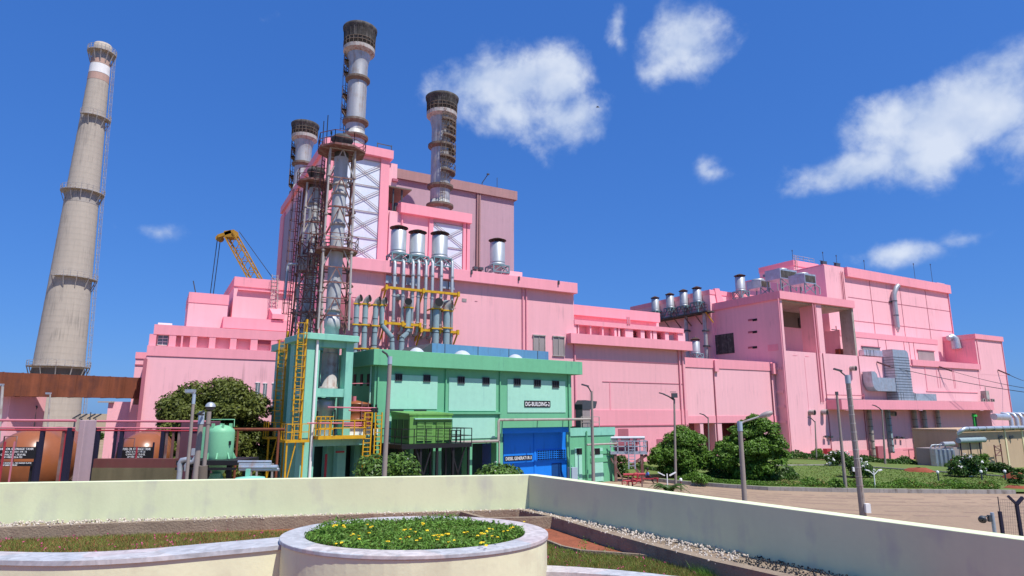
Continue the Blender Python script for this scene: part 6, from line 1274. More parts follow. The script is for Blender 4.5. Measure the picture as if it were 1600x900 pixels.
def dome_lamp(t, p, D):
    c = F.at(329,633,D-.5); m = MB(); m.lathe((c[0],D-.5,c[2]-.05),[(.16,0)]+[(.16*cos(q),.15*sin(q)) for q in np.linspace(0,1.5,7)],18); part(t,'dome_shade',m,M_silver)
    m = MB(); m.lathe((c[0],D-.5,c[2]-.05),[(.15,0),(.12,-.09),(.06,-.12),(.02,-.13)],18); part(t,'lens',m,M_gun)
    m = MB(); m.path([(p[0]+.1,D-.1,p[2]-.1),(p[0]+.12,D-.5,c[2]-.3),(c[0]-.2,D-.5,c[2]-.2)],.04,6); part(t,'arm',m,M_gun)
    m = MB(); m.tube((p[0]+.2,D+.1,0),(p[0]+.2,D+.1,p[2]-.05),.085,.06,12); m.tube((p[0]+.2,D+.1,p[2]-.42),(p[0]+.2,D+.1,p[2]),.075,.075,12); part(t,'twin_pole',m,M_pole)
    m = MB(); m.tube((p[0]-1.6+1.9,D+.4,.0),(p[0]+.15,D+.1,F.at(320,728,D)[2]),.16); part(t,'strut',m,M_concd)
post('thick concrete lamp post with a bent wire arm before the green building', 609.5,557, 27., .085,.118, cap=.33, arm=[(604,553),(599,549.5)], head=None, xb=598.5)
post('slim concrete lamp post with flat floodlight in front of the round tree', 303.5,616, 23.5, .052,.08, cap=.35, head='flood', xb=293)
post('stout twin concrete post with a silver dome lamp beside the pale green vessel', 315.5,643, 22., .085,.125, cap=.42, extra=dome_lamp, xb=304)
post('tall tapered lamp post in front of the green annexe', 924.5,611, 44., .075,.135, arm=[(920,606),(916,603)], head='small', xb=926.5)
def beacon(t, p, D):
    m = MB(); m.tube((p[0]-.1,D,p[2]),(p[0]-.1,D,p[2]+.35),.1); m.cbox((p[0],D-.1,p[2]+.3),.5,.4,.42); m.bar((p[0]-.35,D,p[2]+.62),(p[0]+.2,D,p[2]+.62),.06); part(t,'beacon',m,M_gun)
post('lamp post before the pink colonnade building with a small red-brown beacon', 1053.5,623, 60., .085,.12, arm=[(1045,619.5),(1035,615.5)], head='small', extra=beacon, xb=1055)
post('thin lamp post against the pink block, between the two green trees', 1106.5,652, 78., .07,.09, arm=[(1101,649),(1097,647.5)], head='small', xb=1109)
m_=post('concrete lamp post with a big oval lamp head before the green trees', 1155.5,658.5, 31., .105,.13, cap=.45, arm=[(1162,659),(1184,651)], head='cobra', xb=1160.5)
post('tallest concrete lamp post on the sandy road with wrapped wire and a white box', 1324,586, 42., .15,.205, cap=.55, arm=[(1316,583),(1309,579)], head='small', xb=1342, extra=lambda t,p,D: [part(t,'wire_wrap',(lambda m:[m.tube((F.at(1342,740,D)[0]+(p[0]-F.at(1342,740,D)[0])*k-.0,D,p[2]*k-.03),(F.at(1342,740,D)[0]+(p[0]-F.at(1342,740,D)[0])*k,D,p[2]*k+.03),.205-.055*k+.012,n=12) for k in np.linspace(.22,.9,12)] and m.bar((F.at(1342,740,D)[0]+.0,D-.2,.4),(p[0],D-.165,p[2]-.6),.02))(MB()),M_palesteel), part(t,'switch_box',(lambda m: m.cbox((F.at(1346,740,D)[0],D-.28,.62),.3,.26,.55))(MB()),M_white)])
post('thin plain concrete post with small cap box standing in the lawn', 1307.5,616, 57., .095,.155, xb=1319, extra=lambda t,p,D:[part(t,'cap_box',(lambda m:(m.cbox((p[0],D,p[2]+.08),.2,.2,.3)))(MB()),M_gun), part(t,'meter_box',(lambda m:m.cbox((p[0]+.75,D-.2,1.7),.25,.2,.35))(MB()),M_white)])
post('low lamp post near the left corner of the open bay building', 1273.5,658, 92., .08,.11, arm=[(1269,655),(1265,653)], head='small', xb=1277)
post('low lamp post under the canopy of the open bay building', 1378,640, 86., .09,.14, arm=[(1373,637),(1366,634)], head='small', xb=1384)
post('far lamp post with flat head in front of the concrete chimney', 78.5,617, 48., .05,.065, M_palesteel, head='flood', xb=73)
post('lamp post with flat head at the left edge of the photo, above the tank', 4,604, 40., .08,.1, M_palesteel, head='flood', xb=0)
post('thin bare lamp post between the far lamp and the chimney edge', 56,637, 55., .05,.065, M_pole, arm=[(58,636),(60,635)], head=None, xb=50)
# ---------------------------------------------------------------- right-hand yard: transformer, pipes, tan building
F = FM; bt = 48.5
D0 = bt; z1 = F.on_b(1498,673,bt)[2]; a0 = F.on_b(1498,700,bt)[0]; a1 = F.on_b(1572,700,bt)[0]; a2 = F.on_b(1620,700,bt)[0]
t = thing('tan_building', 'low tan plastered building with cream corner strips at the right edge', 'building', F, (a0,bt,0))
m = MB(); m.box(a0,a2+6,bt,bt+6,-2,z1); part(t,'wall',m,M_tan)
for x in (1572,1599): m = MB(); a = F.on_b(x,700,bt)[0]; m.box(a-.05,a+.28,bt-.12,bt,-2,z1-.1); part(t,'corner_strip',m,M_cream)
m = MB(); m.box(a0-.1,a2+6,bt-.1,bt+6,z1,z1+.2); part(t,'coping',m,M_tan)
for x in (1560,1577): c = F.on_b(x,683,bt); m = MB(); m.bar((c[0],bt,c[2]-.2),(c[0]+.3,bt-.4,c[2]+.15),.3); part(t,'wall_floodlight',m,M_gun)
by = 47.9
t = thing('large_grey_pipe', 'large pale grey pipe with elbow running over the tan building', 'pipe', F, F.on_b(1505,668,by)); P = lambda x,y,bb=by: F.on_b(x,y,bb)
pz = P(1540,669)[2]; r = .26; m = MB(); m.path([(P(1503,669)[0],by+1.2,pz-1.0),(P(1503,669)[0]+.05,by+.2,pz-.3),(P(1506,669)[0],by,pz-.05),(P(1509,669)[0],by,pz),(P(1640,669)[0],by,pz)],r,16); part(t,'pipe_run',m,M_duct if False else M_galv)
for a in np.linspace(P(1512,669)[0],P(1600,669)[0],8): m = MB(); m.tube((a-.05,by,pz),(a+.05,by,pz),r*1.06,n=16); part(t,'band',m,M_gun)
m = MB(); [m.cbox((a,by,(pz-r)/2+z1/2),.25,.5,pz-r-z1+.1) for a in np.linspace(P(1520,669)[0],P(1596,669)[0],6)]; part(t,'support',m,M_gun)
t = thing('grey_duct_bank', 'bank of fat grey vertical ducts joined by a horizontal duct at the right edge', 'duct', F, P(1556,665,51.)); bb = 51.; m = MB(); zz = P(1560,652,bb)[2]
m.path([(P(1553,652,bb)[0],bb,zz+.1),(P(1575,652,bb)[0],bb,zz)],.5,14); part(t,'header',m,M_galv)
for x in (1580,1589,1598,1607): m = MB(); a = P(x,660,bb)[0]; m.path([(a,bb,-1),(a,bb,zz-.2),(a,bb+.3,zz+.4),(a,bb+1.2,zz+.55)],.3,14); part(t,'duct',m,M_galv)
# transformer
bx = 48.2; c = P(1478,712,bx); a0, a1 = P(1456,712,bx)[0], P(1490,712,bx)[0]; zt_ = P(1470,699,bx)[2]
t = thing('transformer', 'grey finned transformer with a long conservator drum in front of the tan building', 'transformer', F, (a0,bx,0))
m = MB(); m.box(a0+.5,a1+2.2,bx+.2,bx+2.2,-1.5,zt_-.1); m.box(a1,P(1536,712,bx)[0],bx+.4,bx+2.0,zt_-1.4,zt_-.2); part(t,'tank_body',m,M_louvre)
for k in range(5):
    x0 = a0+(a1-a0)*k/5; m = MB()
    for j in range(4): m.box(x0+.02+j*.13,x0+.09+j*.13,bx-.5,bx+.2,-.9,zt_-.15-.06*k)
    m.box(x0,x0+.55,bx-.3,bx-.2,zt_-.4,zt_-.2); part(t,'radiator',m,M_galv)
cz = P(1520,687.5,bx)[2]; rr = .36; m = MB(); m.tube((P(1497,687,bx)[0],bx,cz),(P(1537,688,bx)[0],bx,cz),rr,rr,20); c_ = part(t,'conservator',m,M_duct)
m = MB(); m.tube((P(1537,688,bx)[0],bx,cz),(P(1537,688,bx)[0]+.08,bx,cz),rr*1.1,rr*1.1,20); part(t,'end_flange',m,M_silver,c_)
for x in (1500,1515,1530): m = MB(); m.bar((P(x,690,bx)[0],bx,-1.5),(P(x,690,bx)[0],bx,cz-rr+.03),.12); part(t,'drum_stand',m,M_navy)
m = MB(); m.tube((P(1475,695,bx)[0],bx+.2,P(1475,694,bx)[2]),(P(1492,695,bx)[0],bx+.2,P(1475,694,bx)[2]),.3,n=14); part(t,'small_drum',m,M_silver)
m = MB(); 
for x in (1459,1466,1473,1482): c = P(x,699,bx); m.path([(c[0],bx+.5,zt_-.2),(c[0]+.1,bx+.3,zt_+.3),(c[0]+1.2,bx+.3,zt_+.35)],.09,8)
part(t,'pipework',m,M_silver)
m = MB(); m.rail([(P(1486,725,bx-1)[0],bx-1,-.8),(P(1528,725,bx-1)[0],bx-1,-.8)],1.2,.05,1.0); part(t,'red_fence',m,M_redpipe)
for k,(x0,x1,yt,lab) in enumerate(((1556,1566,695,'rusty braced steel stand before the tan building wall'),(1421,1432,702,'rusty pipe stand against the pink wall left of the transformer'))):
    bb = bx-.6 if k == 0 else 66; m = MB(); aa, ab = P(x0,715,bb)[0], P(x1,715,bb)[0]; z = P(x0,yt,bb)[2]
    m.bar((aa,bb,-2),(aa,bb,z),.12); m.bar((ab,bb,-2),(ab,bb,z+.1),.12)
    for q in (.25,.6,.9): m.bar((aa,bb,z*q),(ab,bb,z*q),.1)
    m.bar((aa,bb,z*.9),(ab,bb,z*.6),.09); m.bar((aa,bb,z*.25),(ab,bb,z*.6),.09) if k == 0 else m.bar((aa-1.5,bb,z*.5),(ab+.5,bb,z*.5),.12)
    solo('steel_stand', m, M_rusteel if k == 0 else M_rosed, lab, 'stand', F, (aa,bb,0), 'rusty steel stands')
m = MB(); c = P(1446,712,65.6); m.cbox((c[0],65.6,-.6),2.0,1.0,2.0); m.tube((c[0]-.6,65.2,-.2),(c[0]+1.4,65.2,-.2),.25); m.rail([(c[0]-1.3,64.8,-1.6),(c[0]+1.2,64.8,-1.6)],1.6,.06,.7); solo('red_pump_set', m, M_rosed, 'small dark red pump set behind the hedge by the pink wall', 'pump', F, (c[0],65.6,0))
g = thing('green_bracket', 'bright green pipe bracket standing under the right end of the canopy', 'bracket', F, P(1522,660,64)); m = MB(); c = P(1523,663,64); m.tube((c[0],64,-1.5),(c[0],64,P(1522,650,64)[2]),.1); m.box(c[0]-.3,c[0]+.9,63.8,64.2,P(1522,651,64)[2],P(1522,648,64)[2]); part(g,'frame',m,mat('bright_green_paint',(.05,.55,.08)))
# wall cooler unit and fans on the canopy
c = P(1540,617,66.4); m = MB(); m.box(c[0]-.5,c[0]+.6,66.0,67,c[2]-.9,c[2]+.8); m.box(c[0]-.6,c[0]-.5,66,66.1,c[2]-.9,c[2]+1.6); solo('wall_cooler', m, M_palesteel, 'pale box cooler fixed to the rightmost pink wall above the canopy', 'cooler', F, (c[0],66.4,c[2]))
for i,x in enumerate((1537,1544,1551.5)):
    c = P(x,630,65.6); m = MB(); z = zC1+.05; m.cbox((c[0],65.6,z+.3),.8,.4,.6); o_ = solo('condenser_unit', m, M_palesteel, ('left','middle','right')[i]+' one of three little condenser boxes on the right end of the canopy', 'condenser', F, (c[0],65.6,z), 'condensers on the canopy'); ORG[o_.name] = (c[0],65.6,z)
    m = MB(); m.tube((c[0],65.39,z+.3),(c[0],65.36,z+.3),.22,n=14); part(o_,'fan',m,M_dark)
# power lines from the wall to the right
for i,(x0,y0,x1,y1,xe,ye,lab) in enumerate(((1370,565.5,1391,573,1640,618,'lowest'),(1465,572,1488,580,1640,612,'middle'),(1559,578,1578,586,1640,603,'highest right'))):
    p = F.on_b(x0,y0,66.9); q = FM.on_b(x1,y1,65.5); 
    e = FM.on_b(xe,ye,58.); t = thing('power_line', lab+' of three dark power lines strung from the pink wall', 'power line', F, p, 'power lines at the right')
    m = MB(); n = 9
    for k in range(n): c = lerp(p,q,(k+.5)/n); d = vnorm(vsub(q,p)); m.tube(vsub(c,vmul(d,.1)),vadd(c,vmul(d,.1)),.17,.12,10)
    m.tube(p,q,.06); part(t,'insulator',m,M_insul)
    m = MB(); pts = []
    for k in range(13): s = k/12; c = lerp(q,e,s); pts.append((c[0],c[1],c[2]-.9*4*s*(1-s)*.5))
    m.path(pts,.035,6); pts2 = [vadd(c,(0,.3,.12)) for c in pts]; m.path(pts2,.03,6); part(t,'wire',m,M_cable)
for y0,y1 in ((452,466),(470,483)):
    pass
# ---------------------------------------------------------------- steel footbridge / pipe bridge by the annexe
F = FW; D = 64.; P = lambda x,y: (F.at(x,y,D)[0],D,F.at(x,y,D)[2])
t = thing('pipe_bridge', 'pipe bridge on maroon braced legs with grey railing right of the green annexe', 'pipe bridge', F, (P(955,740)[0],D,0))
zk = P(980,705)[2]; a0, a1 = P(952,705)[0], P(1009,705)[0]
m = MB(); m.box(a0,a1,D-.8,D+.8,zk-.25,zk); part(t,'deck',m,M_galv)
m = MB(); m.rail([(a0,D-.8,zk),(a1,D-.8,zk),(a1,D+.8,zk)],1.0,.05,.7); part(t,'railing',m,M_galv)
for i,x in enumerate((960,1001)): m = MB(); m.bar((P(x,720)[0],D-.6,0),(P(x,720)[0],D-.6,zk-.2),.26); part(t,'leg',m,M_rusteel)
m = MB(); m.bar((P(988,720)[0],D-.6,1.7),(P(1009,707)[0],D-.6,zk-.3),.22); m.bar((P(986,717)[0],D-.6,zk-1.1),(P(1002,732)[0],D-.6,.2),.22); m.bar((P(953,715)[0],D-.6,zk-.6),(P(972,736)[0],D-.6,.1),.14); part(t,'brace',m,M_rusteel)
m = MB(); zp = P(985,684.5)[2]; m.tube((a0-.5,D,zp),(P(1007,684)[0],D,zp+.02),.17,n=12); m.tube((a0-.5,D+.5,zp-.1),(P(1000,684)[0],D+.5,zp-.1),.14,n=12); part(t,'pipe',m,M_silver)
m = MB(); [m.cbox((P(x,690)[0],D,(zp+zk+.6)/2),.3,.5,zp-zk-.7) for x in (967,986,997)]; m.box(P(962,690)[0],P(990,690)[0],D-.2,D+.2,zk+.7,zk+.95); part(t,'pipe_saddle',m,M_rosed)
m = MB(); m.box(P(955,700)[0],P(998,700)[0],D+.5,D+.7,zk,zk+1.1); part(t,'cable_box',m,M_rosed)
m = MB(); m.ladder((P(984,716)[0],D-1.0,zk-1.6),(P(984,700)[0],D-1.0,zk+1.0),(1,0,0),w=.6,step=.3,r=.05); part(t,'ladder',m,M_galv)
# ---------------------------------------------------------------- red pipe barrier, hydrant box and the seated person
D = 59.; P = lambda x,y: (F.at(x,y,D)[0],D,F.at(x,y,D)[2])
t = thing('red_pipe_manifold', 'low red pipe manifold with valve wheels on the sandy road behind the parapet', 'pipe manifold', F, (P(985,750)[0],D,0))
m = MB(); m.tube((P(974,745)[0],D,1.05),(P(1008,743)[0],D,1.1),.11); m.tube((P(978,753)[0],D,.5),(P(1002,753)[0],D,.55),.1); m.tube((P(996,749)[0],D,.5),(P(996,745)[0],D,1.05),.08); part(t,'pipe',m,M_redpipe)
for x in (982,988,1003): m = MB(); a = P(x,750)[0]; m.bar((a,D,0),(a,D,1.05),.12); part(t,'leg',m,M_rusteel)
for x,z in ((975,.35),(990,.5),(993,1.0)): m = MB(); c = (P(x,750)[0],D-.3,z); m.lathe(c,[(.22,-.03),(.28,0),(.22,.03),(.2,0),(.22,-.03)],14,axis=(0,1,0)); m.bar(vadd(c,(-.22,0,0)),vadd(c,(.22,0,0)),.05); m.bar(c,vadd(c,(0,.3,0)),.06); part(t,'valve_wheel',m,M_redpipe)
D = 61.8; m = MB(); c = P(1007,748); m.box(c[0]-.5,c[0]+1.3,D-.22,D+.22,.40,.5); [m.bar((c[0]+q,D,0),(c[0]+q,D,.42),.1) for q in (-.4,1.2)]; solo('red_bench', m, M_redpipe, 'small red bench on the sandy road under the person in blue', 'bench', F, (c[0],D,0))
def person():
    c = P(1010.5,748); x, y = c[0]+.05, D
    r = thing('person', 'person in a blue shirt and dark trousers sitting on the small red bench', 'person', F, (x,y,0))
    V = [(0,0,.58),(0,0,.82),(0.02,0,1.03),(0.03,0,1.12),(.03,-.18,1.0),(.12,-.24,.78),(.3,-.16,.66),(.03,.18,1.0),(.12,.24,.78),(.3,.16,.66),(.02,-.1,.57),(.44,-.13,.55),(.5,-.13,.12),(.62,-.13,.06),(.02,.1,.57),(.44,.13,.55),(.52,.14,.12),(.64,.14,.06),(.045,0,1.2),(.06,0,1.29),(.05,0,1.38)]
    E = [(0,1),(1,2),(2,3),(2,4),(4,5),(5,6),(2,7),(7,8),(8,9),(0,10),(10,11),(11,12),(12,13),(0,14),(14,15),(15,16),(16,17),(3,18),(18,19),(19,20)]
    R = [.15,.14,.15,.06,.065,.05,.035,.065,.05,.035,.11,.075,.05,.045,.11,.075,.05,.045,.07,.105,.085]
    me = bpy.data.meshes.new('body'); me.from_pydata(V,E,[]); o = bpy.data.objects.new('body',me); COL.objects.link(o); o.parent = r
    o.modifiers.new('skin','SKIN'); sv = me.skin_vertices[0].data
    for i,q in enumerate(R): sv[i].radius = (q,q)
    sv[0].use_root = True; s = o.modifiers.new('sub','SUBSURF'); s.levels = 2; s.render_levels = 2; me.materials.append(M_skin)
    def garment(nm, vs, es, rs, mt):
        me = bpy.data.meshes.new(nm); me.from_pydata(vs,es,[]); q = bpy.data.objects.new(nm,me); COL.objects.link(q); q.parent = r; q.modifiers.new('skin','SKIN')
        for i,k in enumerate(rs): me.skin_vertices[0].data[i].radius = (k,k)
        me.skin_vertices[0].data[0].use_root = True; s = q.modifiers.new('sub','SUBSURF'); s.levels = 2; s.render_levels = 2; me.materials.append(mt)
    garment('shirt',[V[0],V[1],V[2],V[4],V[5],V[7],V[8]],[(0,1),(1,2),(2,3),(3,4),(2,5),(5,6)],[.165,.165,.17,.085,.07,.085,.07],M_shirt)
    garment('trousers',[V[0],V[10],V[11],V[12],V[14],V[15],V[16]],[(0,1),(1,2),(2,3),(0,4),(4,5),(5,6)],[.15,.125,.09,.065,.125,.09,.065],M_trouser)
    m = MB(); m.lathe((x+.045,y,1.33),[(.112,-.06),(.122,0),(.115,.06),(.08,.10),(.01,.118)],16); o = part(r,'hair',m,M_hair)
    m = MB(); m.cbox((x+.165,y,1.285),.04,.03,.05); [m.cbox((x+.155,y+q,1.315),.015,.03,.015) for q in (-.035,.035)]; part(r,'face',m,M_skin)
person()
for i,(x,y,lab) in enumerate(((1064.5,768,'short bollard with white light cap by the little palm'),(1110,741,'tiny white-capped bollard in the hedge beneath the right green tree'),(1231,750,'white-capped bollard in the hedge left of the tallest lamp post'),(1467,754,'white-capped bollard in the hedge between the tallest post and the dark shrub'),(1535,753,'white-capped bollard in the hedge below the dark flowering shrub'),(1572,752.5,'white-capped bollard at the right end of the hedge'))):
    p = F.on_z(x,y,0); m = MB(); s = 1.0; m.tube((p[0],p[1],0),(p[0],p[1],.85*s),.07); o = solo('bollard_light', m, M_rusteel if i == 0 else M_gun, lab, 'bollard', F, p, 'bollard lights'); ORG[o.name] = p
    m = MB(); m.lathe((p[0],p[1],.85*s),[(.11,0),(.13,.08),(.12,.2),(.01,.26)],10); part(o,'white_cap',m,M_white)
p = F.on_z(1368,765,0); t = thing('twin_garden_lamp', 'white garden lamp with two drooping arms in the hedge right of the tallest post', 'garden lamp', F, p); m = MB(); m.tube(p,vadd(p,(0,0,1.55)),.05); part(t,'pole',m,M_white)
for sx in (-1,1): m = MB(); m.path([vadd(p,(0,0,1.2)),vadd(p,(sx*.25,0,1.45)),vadd(p,(sx*.45,0,1.62))],.035,6); m.bar(vadd(p,(sx*.4,0,1.58)),vadd(p,(sx*.72,0,1.66)),.18,.1); part(t,'arm',m,M_white)
p = F.at(1043,760,55); p = (p[0],55,0); t = thing('twin_garden_lamp', 'white twin-armed garden lamp rising behind the little palm', 'garden lamp', F, p); m = MB(); m.tube(p,vadd(p,(0,0,1.5)),.05); part(t,'pole',m,M_white)
for sx in (-1,1): m = MB(); m.bar(vadd(p,(sx*.2,0,1.35)),vadd(p,(sx*.75,0,1.62)),.16,.09); part(t,'arm',m,M_white)
# ---------------------------------------------------------------- fence and floodlight beyond the right parapet
D = 13.0; P = lambda x,y: (F.at(x,y,D)[0],D,F.at(x,y,D)[2])
t = thing('wire_fence', 'dark angle-iron fence post with a forked top and wire strands at the right edge', 'fence', F, (P(1580,840)[0],D,0))
c = P(1588.5,788); xb = P(1596,838)[0]; m = MB(); m.bar((xb+.15,D,0),(xb,D,P(1596,838)[2]),.05); m.bar((xb,D,P(1596,838)[2]),c,.05); m.bar(c,P(1575,775),.04); m.bar(c,P(1598,777),.05); part(t,'forked_post',m,M_navy)
c = P(1562,799); m = MB(); m.bar((P(1567,838)[0],D,0),c,.05); m.bar(c,P(1559,776),.012); part(t,'post',m,M_navy)
m = MB()
for y in np.linspace(780,850,15): p, q = P(1561,y), P(1660,y+7); m.bar(p,q,.0022)
for x in np.linspace(1563,1650,26): m.bar(P(x,781),P(x+5,860),.0022)
part(t,'wire_mesh',m,M_gun)
t = thing('floodlight_post', 'short grey post with a small round dark spotlight beyond the right parapet', 'floodlight', F, (P(1550,840)[0],D-.3,0)); D2 = 12.6; P2 = lambda x,y: (F.at(x,y,D2)[0],D2,F.at(x,y,D2)[2])
m = MB(); m.tube((P2(1554,838)[0],D2,0),P2(1550,801),.034,n=10); part(t,'pole',m,M_galv); m = MB(); m.cbox(P2(1546,810),.05,.06,.12); m.path([P2(1545,808),P2(1540,806.5),P2(1536,808)],.012,6); part(t,'arm',m,M_gun)
m = MB(); c = P2(1535,811.5); m.lathe(c,[(.01,.06),(.055,.045),(.07,0),(.065,-.03),(.01,-.035)],16,axis=(.5,.6,.5)); part(t,'lamp_head',m,M_gun)
# ---------------------------------------------------------------- foliage
def npmesh(name, V, nper, material, org, parent=None):
    n = len(V)//nper; me = bpy.data.meshes.new(name)
    V = (V - np.array(org)).astype(np.float32)
    me.vertices.add(len(V)); me.vertices.foreach_set('co', V.ravel())
    me.loops.add(len(V)); me.loops.foreach_set('vertex_index', np.arange(len(V), dtype=np.int32))
    me.polygons.add(n); me.polygons.foreach_set('loop_start', np.arange(0, len(V), nper, dtype=np.int32)); me.polygons.foreach_set('loop_total', np.full(n, nper, dtype=np.int32))
    me.materials.append(material); me.update(calc_edges=True)
    o = bpy.data.objects.new(name, me); COL.objects.link(o)
    if parent is not None: o.parent = parent
    return o
def nrm(A): return A/np.maximum(np.linalg.norm(A, axis=1, keepdims=True), 1e-6)
def leafquads(C, Nn, size, aspect=.5):
    n = len(C); R = RNG.normal(size=(n,3)); T = nrm(np.cross(Nn, R)); B = np.cross(Nn, T)
    s = (size*RNG.uniform(.6,1.3,(n,1))) if np.isscalar(size) else size
    V = np.empty((n,4,3)); V[:,0] = C - T*s; V[:,1] = C + B*s*aspect; V[:,2] = C + T*s - Nn*s*.35; V[:,3] = C - B*s*aspect
    return V.reshape(-1,3)
def blobs_leaves(blobs, density, size, up=.25, inner=.25):
    Cs, Ns = [], []
    for (x,y,z,rx,ry,rz) in blobs:
        n = int(density*(rx*ry+ry*rz+rx*rz)/3*4*pi); d = nrm(RNG.normal(size=(n,3)))
        k = 1-np.abs(RNG.normal(size=(n,1)))*.16; k[RNG.random((n,1)) < inner*.5] *= .6
        d[:,2] = np.where(d[:,2] < -.55, -d[:,2]*.6, d[:,2]); P = d*k*np.array([rx,ry,rz])*(1+RNG.normal(size=(n,1))*.05)
        Cs.append(P+np.array([x,y,z])); Ns.append(nrm(d+RNG.normal(size=(n,3))*.55+np.array([0,0,up])))
    return np.vstack(Cs), np.vstack(Ns)
def crown_blobs(c, W, Hh, n, br, rr, flat=.8, lowcut=-.3, jit=.12, taper=None):
    out = []
    for k in range(n):
        while True:
            d = [rr.gauss(0,1) for _ in range(3)]; l = sqrt(sum(q*q for q in d)); d = [q/l for q in d]
            if d[2] > lowcut: break
        f = rr.uniform(.72,1.0); s = br*rr.uniform(.7,1.25)
        wz = 1.0 if taper is None else taper(d[2])
        out.append((c[0]+d[0]*(W-s*.8)*f*wz+rr.gauss(0,jit), c[1]+d[1]*(W-s*.8)*f*wz+rr.gauss(0,jit), c[2]+d[2]*(Hh-s*.7)*f+rr.gauss(0,jit), s, s, s*flat))
    return out
def tree(name, lab, base, blobs, density, size, mt, trunk_h, trunk_r, group=None, up=.25, cat='tree', flowers=0, fmat=None, trunk=True, inner=.25, fsize=.1, limbs=7):
    t = thing(name, lab, cat, FW, base, group); rr = random.Random(len(lab))
    C, Nn = blobs_leaves(blobs, density, size, up, inner); npmesh('crown' if trunk_h > 1.2 else 'foliage', leafquads(C, Nn, size), 4, mt, base, t)
    m = MB(); top = (base[0]+.1,base[1],base[2]+trunk_h); m.path([base,(base[0]+.05,base[1],base[2]+trunk_h*.5),top],[trunk_r*1.25,trunk_r,trunk_r*.8],10)
    for k in range(min(limbs,len(blobs))):
        q = blobs[int(k*len(blobs)/limbs)]; e = (q[0],q[1],q[2]); mid = lerp(top,e,.5); mid = (mid[0],mid[1],mid[2]+.15*trunk_h); m.path([top,mid,e],[trunk_r*.6,trunk_r*.35,trunk_r*.12],7)
    part(t,'trunk' if trunk_h > 1.2 else 'stem',m,M_bark)
    if flowers:
        idx = RNG.choice(len(C), flowers); ctr = C[idx]; out = nrm(ctr-np.array([base[0],base[1],base[2]+.6])); P = []; 
        for i in range(flowers):
            c = ctr[i]+out[i]*fsize*1.2
            for _ in range(9):
                P.append(c+RNG.normal(size=3)*fsize*.55)
        P = np.array(P); npmesh('blossoms', leafquads(P, nrm(RNG.normal(size=P.shape)+np.array([0,-.3,.8])), fsize*.62, .8), 4, fmat or M_petalw, base, t)
    return t
rr = random.Random(3)
# round dense tree on the left
D = 50.; c = FW.at(333,690,D); base = (c[0],D,0); top = FW.at(338,588,D)[2]; W = (FW.at(430,690,D)[0]-FW.at(239,690,D)[0])/2*1.16
bl = crown_blobs((c[0],D,1.6), W, top-1.6, 210, .85, rr, .85, -.35, .15)
bl += crown_blobs((c[0],D,2.0), W*.72, (top-2)*.72, 40, 1.3, rr) + [(c[0]+W*.62,D-1,top*.73,1.3,1.3,1.2),(c[0]+.6,D,top-.9,1.5,1.5,.9),(c[0]-W*.7,D-.5,3.6,1.6,1.6,1.5),(c[0]-W*.46,D-1,top*.74,1.5,1.5,1.3),(c[0]-W*.25,D-.8,top*.84,1.4,1.4,1.1),(c[0]+W*.36,D-.8,top*.82,1.4,1.4,1.1),(c[0]+W*.85,D,3.2,1.2,1.2,1.4)]
tree('round_tree', 'dense dome-shaped olive green tree in front of the low pink hall', base, bl, 56, .15, M_leafA, 2.4, .35, up=.3)
# two loose green trees at the right
def rtree(lab, x, yb, D, x0, x1, yt, spots, mt, seed):
    r2 = random.Random(seed); b_ = FW.at(x,yb,D); base = (b_[0],D,0); bl = []
    for (px,py,rpx) in spots:
        p = FW.at(px,py,D); R = rpx/FPX*D*1.14
        for _ in range(13):
            d = [r2.gauss(0,1) for _ in range(3)]; l = sqrt(sum(q*q for q in d)); d = [q/l for q in d]
            s = R*r2.uniform(.38,.6); bl.append((p[0]+d[0]*R*.66,D+d[1]*R*.8,max(.5,p[2]+d[2]*R*.6),s,s,s*.8))
    return tree('leafy_tree', lab, base, bl, 62, .13, mt, 1.9, .16, 'leafy trees by the road', up=.45, inner=.4)
rtree('left one of two loose bright green trees by the road', 1062, 748, 66., 1014, 1115, 667, [(1062,686,20),(1086,694,18),(1040,700,18),(1027,715,14),(1062,714,24),(1094,716,18),(1075,733,18),(1045,733,14),(1106,722,14)], M_leafB, 1)
rtree('right one of two loose bright green trees by the road', 1178, 750, 63., 1115, 1232, 648, [(1176,664,18),(1190,676,22),(1158,682,18),(1205,698,20),(1172,702,26),(1140,700,18),(1128,716,16),(1160,726,22),(1200,722,22),(1222,712,10),(1185,742,14)], M_leafB, 2)
# dark bush mass between and below
def bush(lab, x, y, D, w, h, mt=M_leafC, n=14, dens=42, size=.12, flowers=0, seed=0, name='shrub', group='shrubs on the lawn', z=.1, fsize=.1, up=.4):
    r2 = random.Random(seed); c = FW.at(x,y,D); z = z+GH(c[0],D) if z == .1 else z; base = (c[0],D,z); W = w/2/FPX*D; Hh = h/FPX*D
    bl = []
    for _ in range(n):
        q = r2.uniform(0,2*pi); f = sqrt(r2.random()); zz = r2.random(); s = r2.uniform(.28,.42)*min(W,Hh)
        bl.append((c[0]+cos(q)*f*(W-s)*sqrt(max(0,1-zz*zz*.8)), D+sin(q)*f*(W-s)*.8, z+s*.5+zz*(Hh-1.4*s), s*1.1,s,s*.85))
    return tree(name, lab, base, bl, dens, size, mt, min(1.0,Hh*.4), .06, group, up, 'shrub', flowers, limbs=5, fsize=fsize)
def DZ(y, z=0): dx, dy, dz = ray(800,y); return (z-EYE)/dz
bush('dark green shrub with white blossoms left of the tallest lamp post', 1309, 728, DZ(728,.1), 40, 24, M_leafC, 16, 45, .13, 26, 11, fsize=.16)
bush('dark green shrub with white blossoms just right of the tallest lamp post', 1340, 742, DZ(747,.1), 54, 36, M_leafC, 20, 45, .13, 34, 12, fsize=.15)
